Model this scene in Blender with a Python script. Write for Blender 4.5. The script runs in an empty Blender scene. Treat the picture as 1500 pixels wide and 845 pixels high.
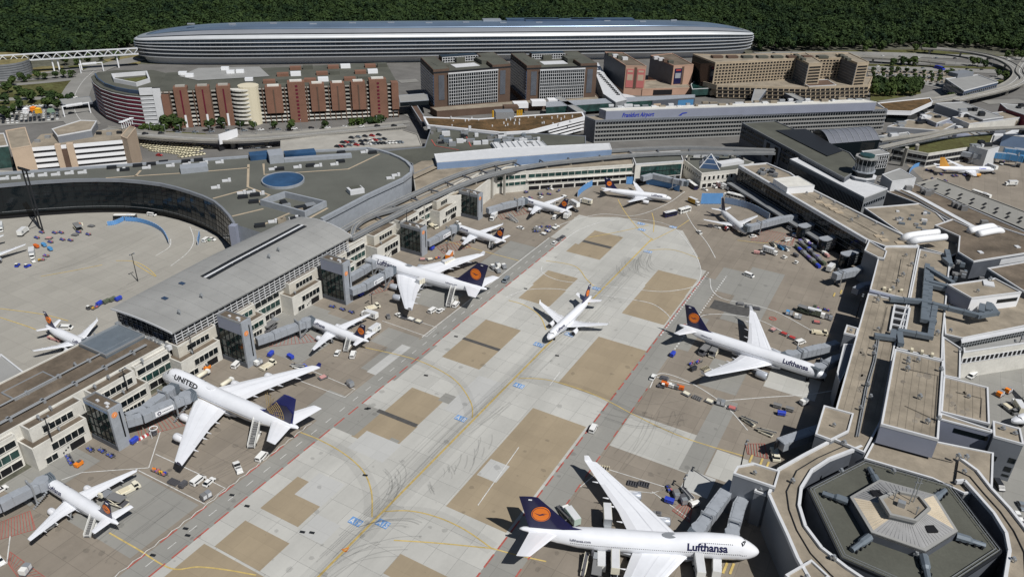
import bpy, bmesh, math, random
from mathutils import Vector, Matrix
random.seed(7)
C = bpy.context.scene.collection
R = math.radians
# ---------------------------------------------------------------- camera
FPX, PITCH, ROLL, CAMH, YAW = 1121.0,28.33,1.74,173.5,28.3
_p, _r, _y = R(PITCH), R(ROLL), R(YAW)
_rz = Matrix.Rotation(_y, 3, 'Z')
_f = Vector((0, math.cos(_p),-math.sin(_p))); _rt = Vector((1,0,0)); _u = Vector((0, math.sin(_p), math.cos(_p)))
FWD = _rz @ _f
RGT = _rz @ (math.cos(_r)*_rt + math.sin(_r)*_u)
UPV = _rz @ (-math.sin(_r)*_rt + math.cos(_r)*_u)
CAM = Vector((0,0, CAMH))
cd = bpy.data.cameras.new('camera'); cam = bpy.data.objects.new('camera', cd); C.objects.link(cam)
cd.sensor_fit = 'HORIZONTAL'; cd.sensor_width = 36; cd.lens = 36*FPX/1500; cd.clip_start = 1; cd.clip_end = 12000
mw = Matrix((RGT, UPV, -FWD)).transposed().to_4x4(); mw.translation = CAM
cam.matrix_world = mw
bpy.context.scene.camera = cam
# ---------------------------------------------------------------- light
SUN_AZ, SUN_EL = R(110), R(53)
w = bpy.data.worlds.new('World'); bpy.context.scene.world = w; w.use_nodes = True
nt = w.node_tree; sky = nt.nodes.new('ShaderNodeTexSky'); sky.sky_type = 'NISHITA'; sky.sun_disc = False
sky.sun_elevation = SUN_EL; sky.sun_rotation = SUN_AZ; sky.altitude = 170; sky.dust_density = .6
bg = nt.nodes['Background']; bg.inputs[1].default_value = .042; nt.links.new(sky.outputs[0], bg.inputs[0])
sl = bpy.data.lights.new('sun', 'SUN'); sl.energy = 4.9; sl.angle = R(.5); sl.color = (1,.975,.935)
so = bpy.data.objects.new('sun', sl); C.objects.link(so)
SD = Vector((math.sin(SUN_AZ)*math.cos(SUN_EL), math.cos(SUN_AZ)*math.cos(SUN_EL), math.sin(SUN_EL)))
so.rotation_euler = SD.to_track_quat('Z', 'Y').to_euler(); so.location = SD*500
vs = bpy.context.scene.view_settings; vs.view_transform = 'Standard'; vs.look = 'None'; vs.exposure = -.2; vs.gamma = 1
bpy.context.scene.cycles.max_bounces = 5; bpy.context.scene.cycles.transparent_max_bounces = 48
# ---------------------------------------------------------------- helpers
def G(px, py, z=0.0):
    """survey: world position of a point of the photograph at a known height z (metres)"""
    d = FWD + RGT*((px-750)/FPX) - UPV*((py-422.5)/FPX)
    return CAM + d*((z-CAMH)/d.z)
def GP(pts, z=0): return [G(x, y, z) for x, y in pts]
MATS = {}
def M(name, rgb, rough=.7, metal=0., var=.0, sc=.15, spec=.35, var2=0., sc2=1.5, streak=None, tint=None):
    """plain paint, concrete ... with cloudy wear in the colour"""
    if name in MATS: return MATS[name]
    m = bpy.data.materials.new(name); m.use_nodes = True; t = m.node_tree; b = t.nodes['Principled BSDF']
    b.inputs['Roughness'].default_value = rough; b.inputs['Metallic'].default_value = metal
    b.inputs['Specular IOR Level'].default_value = spec
    c = (*rgb, 1); b.inputs['Base Color'].default_value = c
    if var or var2:
        g = t.nodes.new('ShaderNodeNewGeometry'); prev = None
        for v, s, det in ((var, sc, 6),(var2, sc2,3)):
            if not v: continue
            vec = g.outputs['Position']
            if streak:
                mp = t.nodes.new('ShaderNodeMapping'); mp.inputs['Scale'].default_value = streak; t.links.new(vec, mp.inputs[0]); vec = mp.outputs[0]
            n = t.nodes.new('ShaderNodeTexNoise'); n.inputs['Scale'].default_value = s; n.inputs['Detail'].default_value = det; n.inputs['Roughness'].default_value = .62
            t.links.new(vec, n.inputs['Vector'])
            r = t.nodes.new('ShaderNodeValToRGB'); e = r.color_ramp.elements
            lo = tuple(max(0,1-v*1.2) for _ in range(3)); hi = tuple(1+v*.8 for _ in range(3))
            if tint: lo = tuple(a*b_ for a, b_ in zip(lo, tint))
            e[0].position = .3; e[0].color = (*lo, 1); e[1].position = .7; e[1].color = (*hi, 1)
            t.links.new(n.outputs[0], r.inputs[0])
            mx = t.nodes.new('ShaderNodeMix'); mx.data_type = 'RGBA'; mx.blend_type = 'MULTIPLY'; mx.inputs[0].default_value = 1
            if prev is None: mx.inputs[6].default_value = c
            else: t.links.new(prev, mx.inputs[6])
            t.links.new(r.outputs[0], mx.inputs[7]); prev = mx.outputs[2]
        t.links.new(prev, b.inputs['Base Color'])
    MATS[name] = m; return m
def wpos(o):
    v = Vector((0,0,0))
    while o is not None: v += o.location; o = o.parent
    return v
class MB:
    """collects faces, links them as ONE mesh object"""
    def __init__(s): s.v = []; s.f = []
    def add(s, vs_, fs):
        n = len(s.v); s.v += [tuple(q) for q in vs_]; s.f += [tuple(i+n for i in q) for q in fs]; return s
    def box(s, c, d, rz=0, taper=1., tx=None):
        """c = centre of the foot, d = size; taper shrinks the top"""
        cx, cy, cz = c; hx, hy = d[0]/2, d[1]/2; ca, sa = math.cos(rz), math.sin(rz); vs_ = []
        for z, k in ((cz, 1),(cz+d[2], taper)):
            for a, b in ((-1,-1),(1,-1),(1,1),(-1,1)):
                x, y = a*hx*(k if tx is None or z == cz else tx), b*hy*k
                vs_.append((cx+x*ca-y*sa, cy+x*sa+y*ca, z))
        return s.add(vs_, [(3,2,1,0),(4,5,6,7),(0,1,5,4),(1,2,6,5),(2,3,7,6),(3,0,4,7)])
    def prism(s, poly, z0, z1, top=True, bot=False, z1s=None):
        n = len(poly); vs_ = [(p[0], p[1], z0) for p in poly] + [(p[0], p[1],(z1s[i] if z1s else z1)) for i, p in enumerate(poly)]
        fs = [(i, (i+1) % n, (i+1) % n+n, i+n) for i in range(n)]
        if top: fs.append(tuple(range(n, 2*n)))
        if bot: fs.append(tuple(range(n-1,-1,-1)))
        return s.add(vs_, fs)
    def poly(s, pts): return s.add(pts, [tuple(range(len(pts)))])
    def strip(s, a, b, z0, z1, t0, t1):
        """box along the wall a->b from offset t0 to t1 outward (right of a->b), z0..z1"""
        a = Vector((a[0], a[1],0)); b = Vector((b[0], b[1],0)); d = (b-a).normalized(); n = Vector((d.y, -d.x, 0))
        q = [a+n*t0, b+n*t0, b+n*t1, a+n*t1]
        q = [q[3], q[2], q[1], q[0]]
        return s.prism([(p.x, p.y) for p in q][::-1] if False else [(p.x, p.y) for p in (a+n*t1, b+n*t1, b+n*t0, a+n*t0)], z0, z1, True, True)
    def tube(s, path, r, n=6, cap=True, rs=None):
        path = [Vector(p) for p in path]; rings = []
        for i, p in enumerate(path):
            d = (path[min(i+1, len(path)-1)]-path[max(i-1,0)]).normalized()
            u = d.cross(Vector((0,0,1)));
            if u.length < 1e-3: u = Vector((1,0,0))
            u.normalize(); v = u.cross(d); rr = rs[i] if rs else r
            rings.append([p + (u*math.cos(2*math.pi*k/n+math.pi/n) + v*math.sin(2*math.pi*k/n+math.pi/n))*rr for k in range(n)])
        return s.loft(rings, cap)
    def loft(s, rings, cap=True, closed=True):
        n = len(rings[0]); vs_ = [p for r in rings for p in r]; fs = []
        for i in range(len(rings)-1):
            for k in range(n if closed else n-1):
                fs.append((i*n+k, i*n+(k+1) % n, (i+1)*n+(k+1) % n, (i+1)*n+k))
        if cap:
            fs.append(tuple(range(n-1,-1,-1))); fs.append(tuple(range((len(rings)-1)*n, len(rings)*n)))
        return s.add(vs_, fs)
    def ribbon(s, pts, wd, z=0, dz=0):
        """flat band along pts"""
        pts = [Vector((p[0], p[1],0)) for p in pts]; L = []; Rr = []
        for i, p in enumerate(pts):
            d = (pts[min(i+1, len(pts)-1)]-pts[max(i-1,0)]).normalized(); n = Vector((-d.y, d.x, 0))*wd/2
            L.append((p+n).to_tuple()[:2]); Rr.append((p-n).to_tuple()[:2])
        m = len(pts)
        return s.add([(x, y, z) for x, y in L]+[(x, y, z) for x, y in Rr],[(m+i, m+i+1, i+1, i) for i in range(m-1)])
    def build(s, name, mat, parent=None, local=False, smooth=False, kind=None, fix=True, loc=None):
        me = bpy.data.meshes.new(name); me.from_pydata(s.v, [], s.f)
        if fix:
            bm = bmesh.new(); bm.from_mesh(me); bmesh.ops.recalc_face_normals(bm, faces=bm.faces); bm.to_mesh(me); bm.free()
        if smooth:
            for p in me.polygons: p.use_smooth = True
        if isinstance(mat, str): mat = MATS[mat]
        me.materials.append(mat)
        o = bpy.data.objects.new(name, me); C.objects.link(o)
        if parent is not None:
            o.parent = parent
            if not local: o.location = -wpos(parent)
        if loc: o.location = loc
        if kind: o['kind'] = kind
        return o
def tag(o, label, cat, group=None, kind=None):
    if label: o['label'] = label
    if cat: o['category'] = cat
    if group: o['group'] = group
    if kind: o['kind'] = kind
    return o
def root(name, label, cat, loc=(0,0,0), rz=0, group=None):
    o = bpy.data.objects.new(name, None); C.objects.link(o); o.location = loc; o.rotation_euler = (0,0, rz); o.empty_display_size = 1
    return tag(o, label, cat, group)
KIDS = {}
def kids(o): return [c for c in o.children]
def dup(o, loc, rz, label, group=None, scale=None):
    """a copy of a thing with copies of its parts and sub-parts"""
    def cp(q, par):
        c = q.copy(); C.objects.link(c)
        if par is not None: c.parent = par
        for ch in TREE.get(q.name, ()): cp(ch, c)
        return c
    r = cp(o, None); r.location = loc; r.rotation_euler = (0,0, rz)
    if label: r['label'] = label
    if group: r['group'] = group
    elif 'group' in r: del r['group']
    if scale: r.scale = scale
    return r
TREE = {}
def freeze(o):
    """remember the children of a prototype (o.children scans the whole scene)"""
    TREE[o.name] = list(o.children)
    for c in o.children: freeze(c)
    return o
def shared(src, name, parent, loc, rz=0):
    """another object on the same mesh"""
    o = bpy.data.objects.new(name, src.data); C.objects.link(o); o.parent = parent; o.location = loc; o.rotation_euler = (0,0, rz); return o
def text_mesh(txt, size, bold=0., shear=0.):
    cu = bpy.data.curves.new('lettering', 'FONT'); cu.body = txt; cu.size = size; cu.offset = bold; cu.shear = shear; cu.resolution_u = 2
    o = bpy.data.objects.new('lettering', cu); C.objects.link(o); bpy.context.view_layer.update()
    dg = bpy.context.evaluated_depsgraph_get(); me = bpy.data.meshes.new_from_object(o.evaluated_get(dg)); bpy.data.objects.remove(o)
    vs_ = [v.co.copy() for v in me.vertices]; fs = [tuple(p.vertices) for p in me.polygons]
    return vs_, fs
def ccw(poly):
    a = sum(p[0]*q[1]-q[0]*p[1] for p, q in zip(poly, poly[1:]+poly[:1]))
    return list(poly) if a > 0 else list(poly)[::-1]
def inset(poly, d):
    n = len(poly); out = []
    for i in range(n):
        a, b, c = (Vector((q[0], q[1])) for q in (poly[i-1], poly[i], poly[(i+1) % n]))
        e1 = (b-a).normalized(); e2 = (c-b).normalized(); n1 = Vector((-e1.y, e1.x)); n2 = Vector((-e2.y, e2.x))
        k = (n1+n2); k = k/max(.3,1+n1.dot(n2)); out.append((b.x+k.x*d, b.y+k.y*d))
    return out
def bld(name, label, cat, poly, z, z0=0., wall='white_wall', roof='roof_tan', rim='white_metal', ph=.6, pt=.42, group=None, parent=None):
    """flat-roofed block: wall, roof and parapet as parts. poly = ground plan"""
    poly = ccw([(p[0], p[1]) for p in poly])
    cx = sum(p[0] for p in poly)/len(poly); cy = sum(p[1] for p in poly)/len(poly)
    r = parent if parent is not None else root(name, label, cat, (cx, cy, z0),0, group)
    MB().prism(poly, z0, z, False).build('wall', wall, r)
    MB().poly([(*p, z-.02) for p in poly]).build('roof', roof, r)
    if ph:
        q = inset(poly, pt); n = len(poly); b = MB()
        o = inset(poly, -.08)
        for i in range(n):
            j = (i+1) % n
            b.add([(*o[i], z-.25),(*o[j], z-.25),(*o[j], z+ph),(*o[i], z+ph),(*q[i], z+ph),(*q[j], z+ph),(*q[j], z-.02),(*q[i], z-.02)],
                  [(0,1,2,3),(3,2,5,4),(4,5,6,7)])
        b.build('parapet', rim, r)
    return r, poly
def wins(r, a, b, rows, pitch, glass='glass', frame='white_metal', s0=.5, s1=.5, fr=.16, gap=.0, mull=True):
    """window bands along wall a->b: recess box of glass with mullions standing proud"""
    A = Vector((a[0], a[1],0)); B = Vector((b[0], b[1],0)); L = (B-A).length; d = (B-A)/L
    p, q = A+d*s0, B-d*s1; n = max(1, round((q-p).length/pitch)); f = MB()
    for z0, z1 in rows:
        MB().strip(p, q, z0, z1,-.2,.05).build('window_band', glass, r)
        if mull:
            for k in range(n+1):
                c = p+(q-p)*k/n; f.strip(c-d*fr/2, c+d*fr/2, z0, z1,0,.14)
        f.strip(p, q, z0-.18, z0,0,.2); f.strip(p, q, z1, z1+.12,0,.17)
    f.build('window_frame', frame, r)
# ---------------------------------------------------------------- materials
M('white_metal', (.62,.63,.645),.45,.0,.06,.3)
M('white_wall', (.64,.625,.575),.7,0,.12,.2, var2=.05)
M('cream_panel', (.56,.53,.46),.7,0,.1,.3)
M('grey_wall', (.2,.215,.24),.55,0,.08,.1)
M('lilac_wall', (.27,.29,.36),.5,0,.06,.1)
M('dark_wall', (.1,.11,.13),.5,0,.15,.2)
M('mid_wall', (.2,.21,.22),.6,0,.12,.2)
M('roof_tan', (.285,.245,.19),.9,0,.26,.12, var2=.06)
M('roof_brown', (.15,.12,.09),.9,0,.42,.07, var2=.12, sc2=.8)
M('roof_dark', (.095,.097,.08),.85,0,.2,.05, var2=.08)
M('roof_grey', (.3,.3,.29),.6,0,.1,.08)
M('roof_green', (.115,.118,.103),.85,0,.14,.04, var2=.08)
M('roof_moss', (.135,.075,.034),.95,0,.45,.1, var2=.2, sc2=.6, tint=(.8,.92,.8))
M('glass', (.008,.012,.015),.1,0, spec=.4)
M('glass_green', (.02,.06,.055),.1,0,.5,.2, spec=.7)
M('glass_blue', (.04,.07,.13),.1,0,.3,.05, spec=.8)
M('steel', (.42,.44,.46),.4,.5)
M('dark_metal', (.025,.027,.031),.5,.2)
M('duct', (.16,.19,.22),.5,.2,.1,.3)
M('rubber', (.012,.012,.013),.8)
M('white_paint', (.82,.83,.85),.32, spec=.5)
M('bridge_grey', (.34,.365,.4),.5,.1,.1,.4)
M('brick_brown', (.21,.11,.075),.8,0,.14,.1, var2=.08)
M('stone_brown', (.115,.075,.055),.8,0,.14,.1)
M('stone_pink', (.47,.3,.22),.8,0,.08,.1)
M('beige', (.42,.345,.25),.8,0,.1,.15)
M('pale_tan', (.5,.39,.29),.8,0,.08,.1)
M('concrete', (.36,.345,.31),.85,0,.15,.1)
M('blue_screen', (.12,.3,.6),.5,0,.08,.3)
M('blue_wall', (.2,.28,.42),.35,0,.1,.1)
M('navy', (.012,.012,.06),.3, spec=.5)
M('orange', (.8,.23,.02),.5)
M('orange_deep', (.62,.13,.02),.5)
M('yellow', (.7,.4,.03),.6)
M('red', (.4,.05,.045),.6)
M('blue', (.02,.04,.4),.4)
M('cyan', (.07,.22,.42),.5)
M('green', (.2,.3,.22),.6)
M('black', (.01,.01,.012),.6)
M('cart_grey', (.22,.22,.22),.6,.2)
M('cream', (.66,.6,.45),.5)
M('car_white', (.8,.8,.78),.3, spec=.5); M('car_cream', (.72,.66,.46),.35, spec=.5); M('car_dark', (.03,.033,.04),.3, spec=.5); M('car_grey', (.2,.23,.26),.3, spec=.5); M('car_red', (.4,.03,.03),.3); M('truck_green', (.45,.56,.5),.4); M('box_white', (.78,.78,.75),.45); M('box_cream', (.72,.68,.55),.5)
M('cart_blue', (.03,.06,.45),.5); M('cart_red', (.5,.16,.15),.5); M('cart_cyan', (.08,.28,.55),.5); M('cart_dark', (.09,.09,.1),.6); M('olive', (.1,.12,.08),.6); M('pink_cart', (.55,.3,.28),.6); M('cart_purple', (.16,.13,.35),.6)
# ================================================================ ground and paving
def paving(name, rgb, cell=(7.5,7.5), var=.08, joint=.35, jw=.02, cloud=.12, streak=(.09,.008,1), dirt=.0):
    m = bpy.data.materials.new(name); m.use_nodes = True; t = m.node_tree; b = t.nodes['Principled BSDF']; N = t.nodes.new; Lk = t.links.new
    b.inputs['Roughness'].default_value = .85; b.inputs['Specular IOR Level'].default_value = .25
    g = N('ShaderNodeNewGeometry'); sp = N('ShaderNodeSeparateXYZ'); Lk(g.outputs['Position'], sp.inputs[0])
    def mth(op, a, b_=None, c=None):
        n = N('ShaderNodeMath'); n.operation = op
        for i, q in enumerate((a, b_, c)):
            if q is None: continue
            if isinstance(q, (int, float)): n.inputs[i].default_value = q
            else: Lk(q, n.inputs[i])
        return n.outputs[0]
    u = mth('DIVIDE', sp.outputs[0], cell[0]); v = mth('DIVIDE', sp.outputs[1], cell[1])
    cb = N('ShaderNodeCombineXYZ'); Lk(mth('FLOOR', u), cb.inputs[0]); Lk(mth('FLOOR', v), cb.inputs[1])
    wn = N('ShaderNodeTexWhiteNoise'); wn.noise_dimensions = '2D'; Lk(cb.outputs[0], wn.inputs['Vector'])
    jl = mth('MINIMUM', mth('ABSOLUTE', mth('SUBTRACT', mth('FRACT', u),.5)),9)
    ju = mth('GREATER_THAN', jl, .5-jw); jv = mth('GREATER_THAN', mth('ABSOLUTE', mth('SUBTRACT', mth('FRACT', v),.5)),.5-jw)
    j = mth('MAXIMUM', ju, jv)
    def noise(scale, vecscale, det=6):
        mp = N('ShaderNodeMapping'); mp.inputs['Scale'].default_value = vecscale; Lk(g.outputs['Position'], mp.inputs[0])
        n = N('ShaderNodeTexNoise'); n.inputs['Scale'].default_value = scale; n.inputs['Detail'].default_value = det; n.inputs['Roughness'].default_value = .65
        Lk(mp.outputs[0], n.inputs['Vector']); return n.outputs[0]
    n1 = noise(1, streak); n2 = noise(.035,(1,1,1)); n3 = noise(.9,(1,1,1),4); n4 = noise(.12,(1,1,1),8)
    val = mth('ADD', 1-var/2, mth('MULTIPLY', wn.outputs[0], var))
    val = mth('MULTIPLY', val, mth('ADD', 1-cloud, mth('MULTIPLY', n1,2*cloud)))
    val = mth('MULTIPLY', val, mth('ADD', 1-cloud, mth('MULTIPLY', n2,2*cloud)))
    val = mth('MULTIPLY', val, mth('ADD', .95, mth('MULTIPLY', n3,.1)))
    # oil and tyre dirt
    st = mth('SMOOTH_MIN', 1, mth('ADD', .52, mth('MULTIPLY', n4,1.0)),.1)
    val = mth('MULTIPLY', val, mth('ADD', mth('MULTIPLY', st, dirt),1-dirt))
    val = mth('MULTIPLY', val, mth('SUBTRACT', 1, mth('MULTIPLY', j, joint)))
    mx = N('ShaderNodeMix'); mx.data_type = 'RGBA'; mx.blend_type = 'MULTIPLY'; mx.inputs[0].default_value = 1; mx.inputs[6].default_value = (*rgb, 1)
    cc = N('ShaderNodeCombineColor'); 
    for k in range(3): Lk(val, cc.inputs[k])
    Lk(cc.outputs[0], mx.inputs[7]); Lk(mx.outputs[2], b.inputs['Base Color'])
    MATS[name] = m; return m
paving('stand_concrete', (.245,.214,.176),(7.5,7.5),.12,.22,.012,.26, dirt=.6)
paving('lane_concrete', (.43,.425,.395),(7.5,7.5),.09,.16,.01,.2, dirt=.25)
paving('patch_concrete', (.315,.257,.178),(6,6),.07,.12,.008,.2, dirt=.3)
paving('grey_concrete', (.265,.26,.24),(7.5,7.5),.07,.18,.012,.15, dirt=.25)
paving('pale_concrete', (.45,.45,.435),(7.5,7.5),.05,.1,.01,.08)
paving('road_grey', (.2,.2,.19),(9,40),.03,.1,.006,.15,(.3,.01,1))
paving('west_concrete', (.335,.32,.285),(7.5,7.5),.07,.16,.012,.16, dirt=.2)
M('tar', (.085,.083,.08),.9,0,.2,.5)
M('earth', (.12,.12,.09),.95,0,.35,.03, var2=.3, sc2=.3)
M('asphalt', (.155,.15,.142),.9,0,.18,.06, var2=.08)
M('road_far', (.235,.23,.215),.9,0,.15,.05)
M('grassy', (.085,.1,.035),.95,0,.4,.05, var2=.3, sc2=.4, tint=(1.2,.95,.8))
M('dry_grass', (.2,.17,.075),.95,0,.3,.05, var2=.2, sc2=.4)
M('line_white', (.62,.62,.6),.7,0,.25,.6)
M('line_yellow', (.56,.42,.15),.7,0,.22,.5)
M('line_red', (.4,.1,.08),.7,0,.25,.5)
M('sign_blue', (.16,.32,.6),.7,0,.15,.6)
# rubber marks let the concrete show through
tm = bpy.data.materials.new('tyre_mark'); tm.use_nodes = True; t = tm.node_tree
pb = t.nodes['Principled BSDF']; pb.inputs['Base Color'].default_value = (.05,.05,.05,1); pb.inputs['Roughness'].default_value = .9
tr = t.nodes.new('ShaderNodeBsdfTransparent'); mxs = t.nodes.new('ShaderNodeMixShader'); mxs.inputs[0].default_value = .13
t.links.new(tr.outputs[0], mxs.inputs[1]); t.links.new(pb.outputs[0], mxs.inputs[2]); t.links.new(mxs.outputs[0], t.nodes['Material Output'].inputs[0]); MATS['tyre_mark'] = tm
def sheet(name, poly, z, mat, parent=None, kind=None):
    return MB().poly([(p[0], p[1], z) for p in ccw([(p[0], p[1]) for p in poly])]).build(name, mat, parent, kind=kind)
gr = MB().poly([(-6000,-1500,-.12),(4000,-1500,-.12),(4000,7000,-.12),(-6000,7000,-.12)]).build('ground', 'earth'); gr['kind'] = 'structure'
ap = sheet('apron', [(-226,30),(10,30),(10,395),(-30,440),(-125,520),(-180,500),(-226,440)],0, 'stand_concrete', kind='structure')
ZC = [0]
def up(z):
    ZC[0] += 1; return z+ZC[0]*.0006
def pave(name, poly, z, mat): return sheet(name, poly, up(z), mat, ap)
def rect(name, x0, y0, x1, y1, z, mat): return pave(name, [(x0, y0),(x1, y0),(x1, y1),(x0, y1)], z, mat)
def prect(name, pts, z, mat):
    """axis-aligned slab from four surveyed corners: near-left, near-right, far-right, far-left"""
    q = GP(pts); x0 = (q[0].x+q[3].x)/2; x1 = (q[1].x+q[2].x)/2; y0 = (q[0].y+q[1].y)/2; y1 = (q[2].y+q[3].y)/2
    return rect(name, min(x0, x1), min(y0, y1), max(x0, x1), max(y0, y1), z, mat)
# taxi lane of pale concrete, and the service roads beside it
rect('taxi_lane', -156,30,-78,352,.001, 'road_grey')
paving('lane_slab', (.455,.45,.42),(7.8,8.),.0,.0,.0,.2, dirt=.25)
t = MATS['lane_slab'].node_tree; oi = t.nodes.new('ShaderNodeObjectInfo'); rp = t.nodes.new('ShaderNodeMapRange'); rp.inputs[3].default_value = .93; rp.inputs[4].default_value = 1.045; t.links.new(oi.outputs['Random'], rp.inputs[0])
bs_ = t.nodes['Principled BSDF']; old = bs_.inputs['Base Color'].links[0].from_socket; mu = t.nodes.new('ShaderNodeMix'); mu.data_type = 'RGBA'; mu.blend_type = 'MULTIPLY'; mu.inputs[0].default_value = 1; t.links.new(old, mu.inputs[6]); t.links.new(rp.outputs[0], mu.inputs[7]); t.links.new(mu.outputs[2], bs_.inputs['Base Color'])
sl0 = None
for i in range(10):
    for j in range(30):
        x, y = -156+7.8*(i+.5),84+8*(j+.5)
        if sl0 is None: sl0 = MB().box((0,0,-.06),(7.72,7.92,.066)).build('concrete_slab', 'lane_slab', ap, loc=(x, y, 0))
        else: shared(sl0, 'concrete_slab', ap, (x, y, 0))
rect('lane_end_slab', -156,324.02,-78,352,.005, 'lane_concrete'); rect('lane_end_slab', -156,30,-78,83.98,.005, 'lane_concrete')
pave('taxi_lane_end', GP([(828,345),(842,318),(905,318),(1000,338),(1022,375),(1028,400),(960,410),(820,392)]),.006, 'lane_concrete')
rect('service_road', -163.5,30,-156.1,345,.005, 'grey_concrete')
rect('service_road', -77.9,30,-68.5,345,.005, 'grey_concrete')
# brown slabs set into the lane
BP = [[(647,522),(701,541),(765,483),(711,469)],[(560,600),(611,623),(653,585),(607,569)],[(510,637),(572,662),(611,625),(561,603)],
      [(381,744),(430,768),(499,723),(433,700)],[(312,799),(379,835),(425,797),(362,762)],
      [(653,740),(735,778),(865,625),(780,599)],[(816,561),(893,586),(948,513),(877,494)],[(829,368),(879,381),(913,347),(866,337)],
      [(777,418),(826,426),(848,408),(803,396)],[(752,437),(806,447),(832,424),(788,417)],[(938,424),(1007,427),(1024,409),(964,397)],
      [(909,459),(976,476),(1006,428),(942,424)],[(556,845),(640,870),(660,840),(583,815)],[(150,900),(330,935),(378,834),(308,806)]]
for q in BP: prect('brown_slab', q, .009, 'patch_concrete')
for q in [[(437,780),(472,797),(500,768),(462,753)],[(505,655),(560,676),(590,652),(540,632)],[(697,693),(724,707),(748,684),(722,672)],[(650,600),(688,613),(735,560),(700,550)],
          [(430,725),(470,740),(505,712),(470,690)]]: prect('pale_slab', q, .011, 'pale_concrete')
for q in [[(640,585),(660,593),(672,582),(654,576)],[(560,655),(572,660),(585,645),(572,640)],[(540,500),(590,515),(615,495),(570,480)],[(430,600),(520,640),(560,600),(490,575)]]: prect('grey_slab', q, .0075, 'grey_concrete')
# stands on the right: grey and pale slabs among the brown
for q, m in [([(885,650),(1000,690),(1040,640),(930,610)], 'lane_concrete'),([(1000,690),(1030,700),(1080,590),(1045,580)], 'grey_concrete'),([(1030,700),(1105,715),(1120,680),(1050,660)], 'lane_concrete'),
             ([(995,715),(1035,730),(1050,700),(1010,690)], 'pale_concrete'),([(1060,470),(1110,480),(1150,400),(1095,392)], 'grey_concrete'),([(960,500),(1005,515),(1040,470),(1000,455)], 'grey_concrete'),
             ([(1020,560),(1075,580),(1100,540),(1050,525)], 'grey_concrete'),([(1060,430),(1100,438),(1130,410),(1040,385)], 'grey_concrete'),([(1110,560),(1190,590),(1205,560),(1140,540)], 'lane_concrete')]:
    prect('stand_slab', q, .006, m)
# stands on the left
for q, m in [([(530,540),(580,558),(640,505),(590,490)], 'grey_concrete'),([(538,545),(552,550),(600,508),(588,504)], 'pale_concrete'),([(100,770),(190,810),(300,740),(190,690)], 'grey_concrete'),
             ([(400,520),(450,535),(520,470),(460,455)], 'grey_concrete'),([(0,720),(50,740),(150,670),(90,650)], 'grey_concrete'),([(380,480),(430,495),(480,455),(440,440)], 'grey_concrete'),
             ([(590,440),(650,455),(680,430),(630,418)], 'grey_concrete'),([(700,395),(760,405),(800,365),(740,352)], 'grey_concrete'),([(810,350),(850,357),(885,325),(845,312)], 'lane_concrete')]:
    prect('stand_slab', q, .006, m)
prect('asphalt_patch', [(1035,452),(1095,463),(1103,452),(1048,441)],.012, 'tar')
for q in [[(676,497),(731,514),(734,511),(680,494)],[(550,604),(610,625),(613,621),(555,599)],[(851,356),(896,363),(898,360),(853,353)]]: prect('tar_strip', q, .013, 'tar')
# ---- painted lines
def line(name, pts, wd, mat, z=.016, dash=None, off=0., world=False):
    P = [Vector((p[0], p[1])) for p in (pts if world else GP(pts))]; z = up(z)+.02
    if dash is None: return MB().ribbon(P, wd, z).build(name, mat, ap)
    b = MB(); on, gap = dash; s = -off; k = 0
    segs = [(P[i], P[i+1]) for i in range(len(P)-1)]; tot = sum((c-a).length for a, c in segs)
    def at(d):
        for a, c in segs:
            l = (c-a).length
            if d <= l or (a, c) == segs[-1]: return a+(c-a)*(d/l)
            d -= l
    while s < tot:
        a, e = max(0, s), min(tot, s+on)
        if e > a: b.ribbon([at(a), at((a+e)/2), at(e)], wd, z)
        s += on+gap
    return b.build(name, mat, ap, kind='stuff')
def curve(pts, n=8):
    """smooth line through surveyed points"""
    P = [Vector((p[0], p[1])) for p in GP(pts)]; out = []
    for i in range(len(P)-1):
        p0, p1, p2, p3 = P[max(i-1,0)], P[i], P[i+1], P[min(i+2, len(P)-1)]
        for k in range(n):
            u = k/n; out.append(.5*((2*p1)+(-p0+p2)*u+(2*p0-5*p1+4*p2-p3)*u*u+(-p0+3*p1-3*p2+p3)*u**3))
    return out+[P[-1]]
line('taxi_line', [(-116.5,40),(-116,120),(-115.5,250),(-115.2,375)],.75, 'line_yellow', world=True)
for pts in [[(545,757),(544,720),(532,690),(505,665),(470,645),(440,633)],[(560,749),(600,748),(640,757),(680,775),(722,804)],[(577,791),(640,795),(722,803)],[(722,803),(755,812),(800,822)],
            [(692,612),(690,590),(670,560),(640,540),(600,524),(530,508)],[(760,554),(800,556),(850,570),(892,588),(930,608),(1000,640),(1090,668)],[(862,348),(905,340),(950,330)],
            [(160,780),(200,803),(250,832),(290,830),(330,834),(375,842)],[(957,340),(958,325),(955,312)],[(957,352),(935,335),(915,310),(905,292)],[(945,367),(985,366),(1025,379)],
            [(880,428),(860,410),(842,390),(800,382)],[(800,483),(790,462),(768,447),(745,440)],[(1150,352),(1120,356),(1080,352)],[(760,382),(700,366),(650,352)],[(950,355),(990,335),(1010,322)],
            [(0,452),(60,460),(100,470)],[(0,465),(40,478),(55,484)],[(170,382),(195,383),(215,392),(228,405),(195,385)],[(150,388),(110,396),(60,405)],[(1085,805),(1045,806),(1000,803)]]:
    line('yellow_guide_line', curve(pts),.45, 'line_yellow', .02, world=True)
line('red_line', [(-156.2,60),(-156,352)],.55, 'line_red', .02,(5.5,2.2), world=True)
line('red_line', [(-78,110),(-77.2,345)],.55, 'line_red', .02,(5.5,2.2), world=True)
line('red_line', [(-163.8,60),(-163.8,150)],.5, 'line_red', .02,(6,5), world=True)
line('red_line', [(-68.6,110),(-68.2,240)],.45, 'line_red', .02,(4,4), world=True)
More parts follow.
